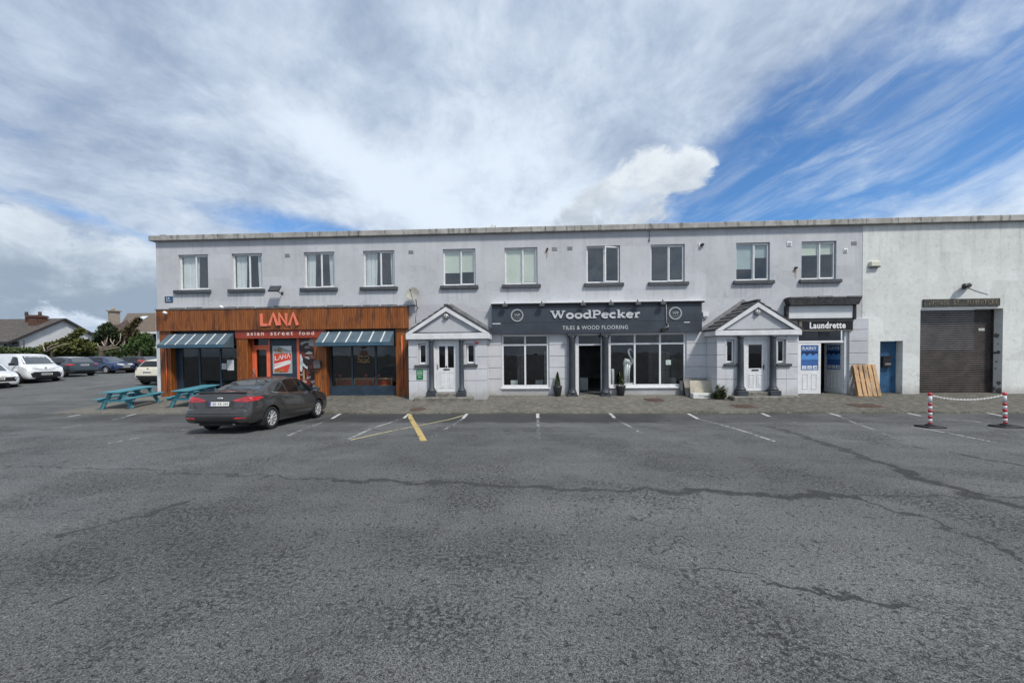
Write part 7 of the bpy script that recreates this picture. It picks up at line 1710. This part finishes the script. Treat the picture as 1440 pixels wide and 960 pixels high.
def cluster(mb, rr, c, r, n, size, flat=.7, wind=(0, 0, 0)):
    for k in range(n):
        v = Vector((rr.gauss(0, 1), rr.gauss(0, 1), rr.gauss(0, 1)*flat)); v = v.normalized()*r*(rr.random()**.45); p_ = c+Vector((v.x, v.y, v.z*flat))
        o = (v.normalized()*.5+Vector(wind)+Vector((rr.gauss(0, .5), rr.gauss(0, .5), rr.gauss(.2, .5)))).normalized()*size*rr.uniform(.6, 1.3); s = o.cross(Vector((rr.random()-.5, rr.random()-.5, rr.random()-.5))).normalized()*size*.28
        mb.add([p_-s, p_+s*.9, p_+o+s*.3, p_+o-s*.3], [(0, 1, 2, 3)], 0)
def garden_tree(name, label, cat, base, trunkpts, lobes, m, size, seed, bare=(), nleaf=90, group='trees in the gardens behind the cars'):
    """base, trunk and crown spots measured as (px, py, depth); each lobe (px, py, depth, radius)"""
    b = wp(*base); b.z = gH; T = thing(name, label, cat, tuple(b), group); rr = random.Random(seed); mb = MB()
    P_ = [b]+[wp(*q) for q in trunkpts]; n = len(P_); mb.tube(P_, [.22*(1-i/n*.75) for i in range(n)], 7)
    for l in lobes[::2]:
        c = wp(*l[:3]); a = P_[min(n-1, 1+rr.randrange(n-1))] if n > 1 else b; mid = (a+c)/2+Vector((rr.uniform(-.2, .2), 0, rr.uniform(-.2, .1))); mb.tube([a, mid, c], [.10, .06, .02], 5)
    mb.build('trunk', M_BARK, T)
    mb = MB()
    for l in lobes:
        c = wp(*l[:3]); l = (*l[:3], l[3]*.85)
        for k in range(7):
            d_ = Vector((rr.gauss(0, 1), rr.gauss(0, 1), rr.gauss(0, .8))).normalized()*l[3]*rr.uniform(.2, .85); cluster(mb, rr, c+d_, l[3]*rr.uniform(.3, .5), nleaf//4, size, .75, (.25, 0, .15))
        cluster(mb, rr, c, l[3]*.8, nleaf//2, size)
    mb.build('crown', m, T, False)
    if bare:
        mb = MB()
        for br in bare: pts = [wp(*q) for q in br]; mb.tube(pts, [.06*(1-i/len(pts)*.75) for i in range(len(pts))], 6)
        mb.build('branch', M_BARE, T)
D = 37.5
garden_tree('wind_bent_conifer', 'wind bent conifer with yellow green sprays rising to the right behind the teal car', 'tree', (72, 496, D), [(76, 486, D), (84, 480, D), (96, 474, D)],
    [(68, 489, D+0, 0.55), (76, 486.5, D+0, 0.55), (84, 484, D+0, 0.55), (92, 481, D+0, 0.5), (99, 477.5, D+0, 0.42), (105, 473, D+0, 0.36), (110, 469, D+0, 0.3), (115, 466, D+0, 0.24), (84, 490, D+0, 0.65), (96, 488, D+0, 0.7), (106, 486, D+0, 0.7), (114, 481, D+0, 0.5), (120, 487, D+0.3, 0.65), (110, 491, D+0, 0.7), (127, 490, D+0.3, 0.6), (60, 491, D+0, 0.5)], M_LY, .30, 11,
    [[(66, 495, D-1), (68, 488, D-1), (74, 485, D-1), (82, 482, D-1)], [(66, 494, D-1), (72, 490, D-1), (86, 485, D-1), (96, 483, D-1)], [(63, 494, D-1.2), (61, 487, D-1), (58, 483, D-1)]], 120)
garden_tree('wind_bent_conifer', 'dark spreading conifer in the middle of the gardens, left of the bare branches', 'tree', (148, 496, D+1), [(148, 484, D+1), (150, 470, D+1)],
    [(152, 458, D+1, 0.3), (146, 462, D+1, 0.5), (156, 462, D+1, 0.5), (141, 468, D+1, 0.5), (150, 468, D+1, 0.7), (160, 468, D+1, 0.55), (138, 475, D+1, 0.45), (147, 476, D+1.5, 0.7), (158, 476, D+1.5, 0.7), (165, 471, D+1, 0.4), (143, 484, D+2, 0.7), (154, 484, D+2, 0.8), (135, 482, D+1.5, 0.5), (164, 486, D+2, 0.7), (146, 491, D+2, 0.7)], M_LD, .27, 12, (), 130)
garden_tree('dead_tree', 'bleached leafless tree with forking bare branches behind the blue car', 'tree', (143, 497, D-.6), [(142, 490, D-.6), (141, 487, D-.6)], [(140, 494, D-.3, .3)], M_LD, .2, 13,
    [[(142, 490, D-.6), (147, 486, D-.6), (150, 480, D-.6), (151, 474, D-.6)], [(141, 488, D-.6), (138, 486, D-.6), (137, 483, D-.6)], [(142, 491, D-.6), (152, 488, D-.6), (158, 484, D-.6), (161, 477, D-.6)], [(152, 488, D-.6), (163, 486, D-.6), (169, 479, D-.6), (170, 468, D-.6)], [(160, 485, D-.6), (156, 480, D-.6), (155, 476, D-.6)], [(142, 493, D-.6), (156, 490, D-.6), (168, 488, D-.6), (175, 483, D-.6)], [(170, 496, D-.6), (170, 489, D-.6), (174, 485, D-.6), (176, 480, D-.6)], [(147, 487, D-.6), (143, 480, D-.6)]], 16)
garden_tree('bronze_conifer', 'bronze tipped conifer sweeping up to the right before the hipped roof', 'tree', (172, 496, D+1.5), [(174, 482, D+1.5), (180, 466, D+1.5)],
    [(172, 474, D+1.5, 0.6), (178, 468, D+1.5, 0.5), (183, 463, D+1.5, 0.45), (187, 458, D+1.5, 0.36), (191, 453, D+1.5, 0.26), (194, 450, D+1.5, 0.2), (177, 481, D+2, 0.75), (185, 474, D+1.5, 0.55), (190, 467, D+1.5, 0.38), (169, 470, D+1.5, 0.38), (168, 482, D+2, 0.8)], M_LB, .26, 14, (), 120)
garden_tree('leafy_bush', 'broad fresh green leafy bush at the corner of the building', 'shrub', (196, 497, D-.5), [(197, 490, D-.5)],
    [(203, 472, D+-0.5, 0.45), (196, 476, D+-0.5, 0.55), (208, 477, D+-0.5, 0.5), (190, 481, D+-0.5, 0.55), (200, 483, D+-0.5, 0.75), (209, 485, D+-0.5, 0.55), (186, 487, D+-0.5, 0.65), (196, 490, D+-0.5, 0.75), (206, 490, D+-0.5, 0.65), (213, 484, D+-0.5, 0.32), (180, 490, D+-0.5, 0.55)], M_LF, .24, 15, (), 120)
# hedge along the garden boundary
mb = MB(); rr = random.Random(21)
for k in range(120):
    px = -30+k*2.1; h_ = 491.5-2.5*rr.random()-(3 if 60 < px < 120 else 0); c = wp(px, h_, 38.6); zt_2 = c.z
    for q_ in range(5): zz = gH+.15+(zt_2-.25-gH-.15)*q_/4; cluster(mb, rr, Vector((c.x+rr.uniform(-.1, .1), c.y+rr.uniform(-.2, .2), zz)), .5, 42, .22)
    cluster(mb, rr, c-Vector((0, 0, .3)), .55, 60, .2)
Hd = thing('hedge', 'clipped green hedge running behind the parked cars', 'hedge', tuple(Vector((wp(90, HOR, 38.6).x, wp(90, HOR, 38.6).y, gH))))
mb.build('foliage', M_LG, Hd, False)
a, b = wp(-40, HOR, 38.7), wp(226, HOR, 38.7); mb = MB()
for k in range(40): q = a.lerp(b, k/39); mb.tube([(q.x, q.y, gH-.1), (q.x+.1, q.y, gH+.9)], .03, 5)
mb.build('stem', M_BARK, Hd)
a, b = wp(196, HOR, 36.4), wp(232, HOR, 36.4); mb = MB(); mb.bar((a.x, a.y, gH+.45), (b.x, b.y, gH+.45), .22, 1.1); mb.bar((a.x, a.y, gH+1.03), (b.x, b.y, gH+1.03), .30, .06); tag(mb.build('garden_wall', M_TAN), 'low tan garden wall behind the black hatchback', 'wall')
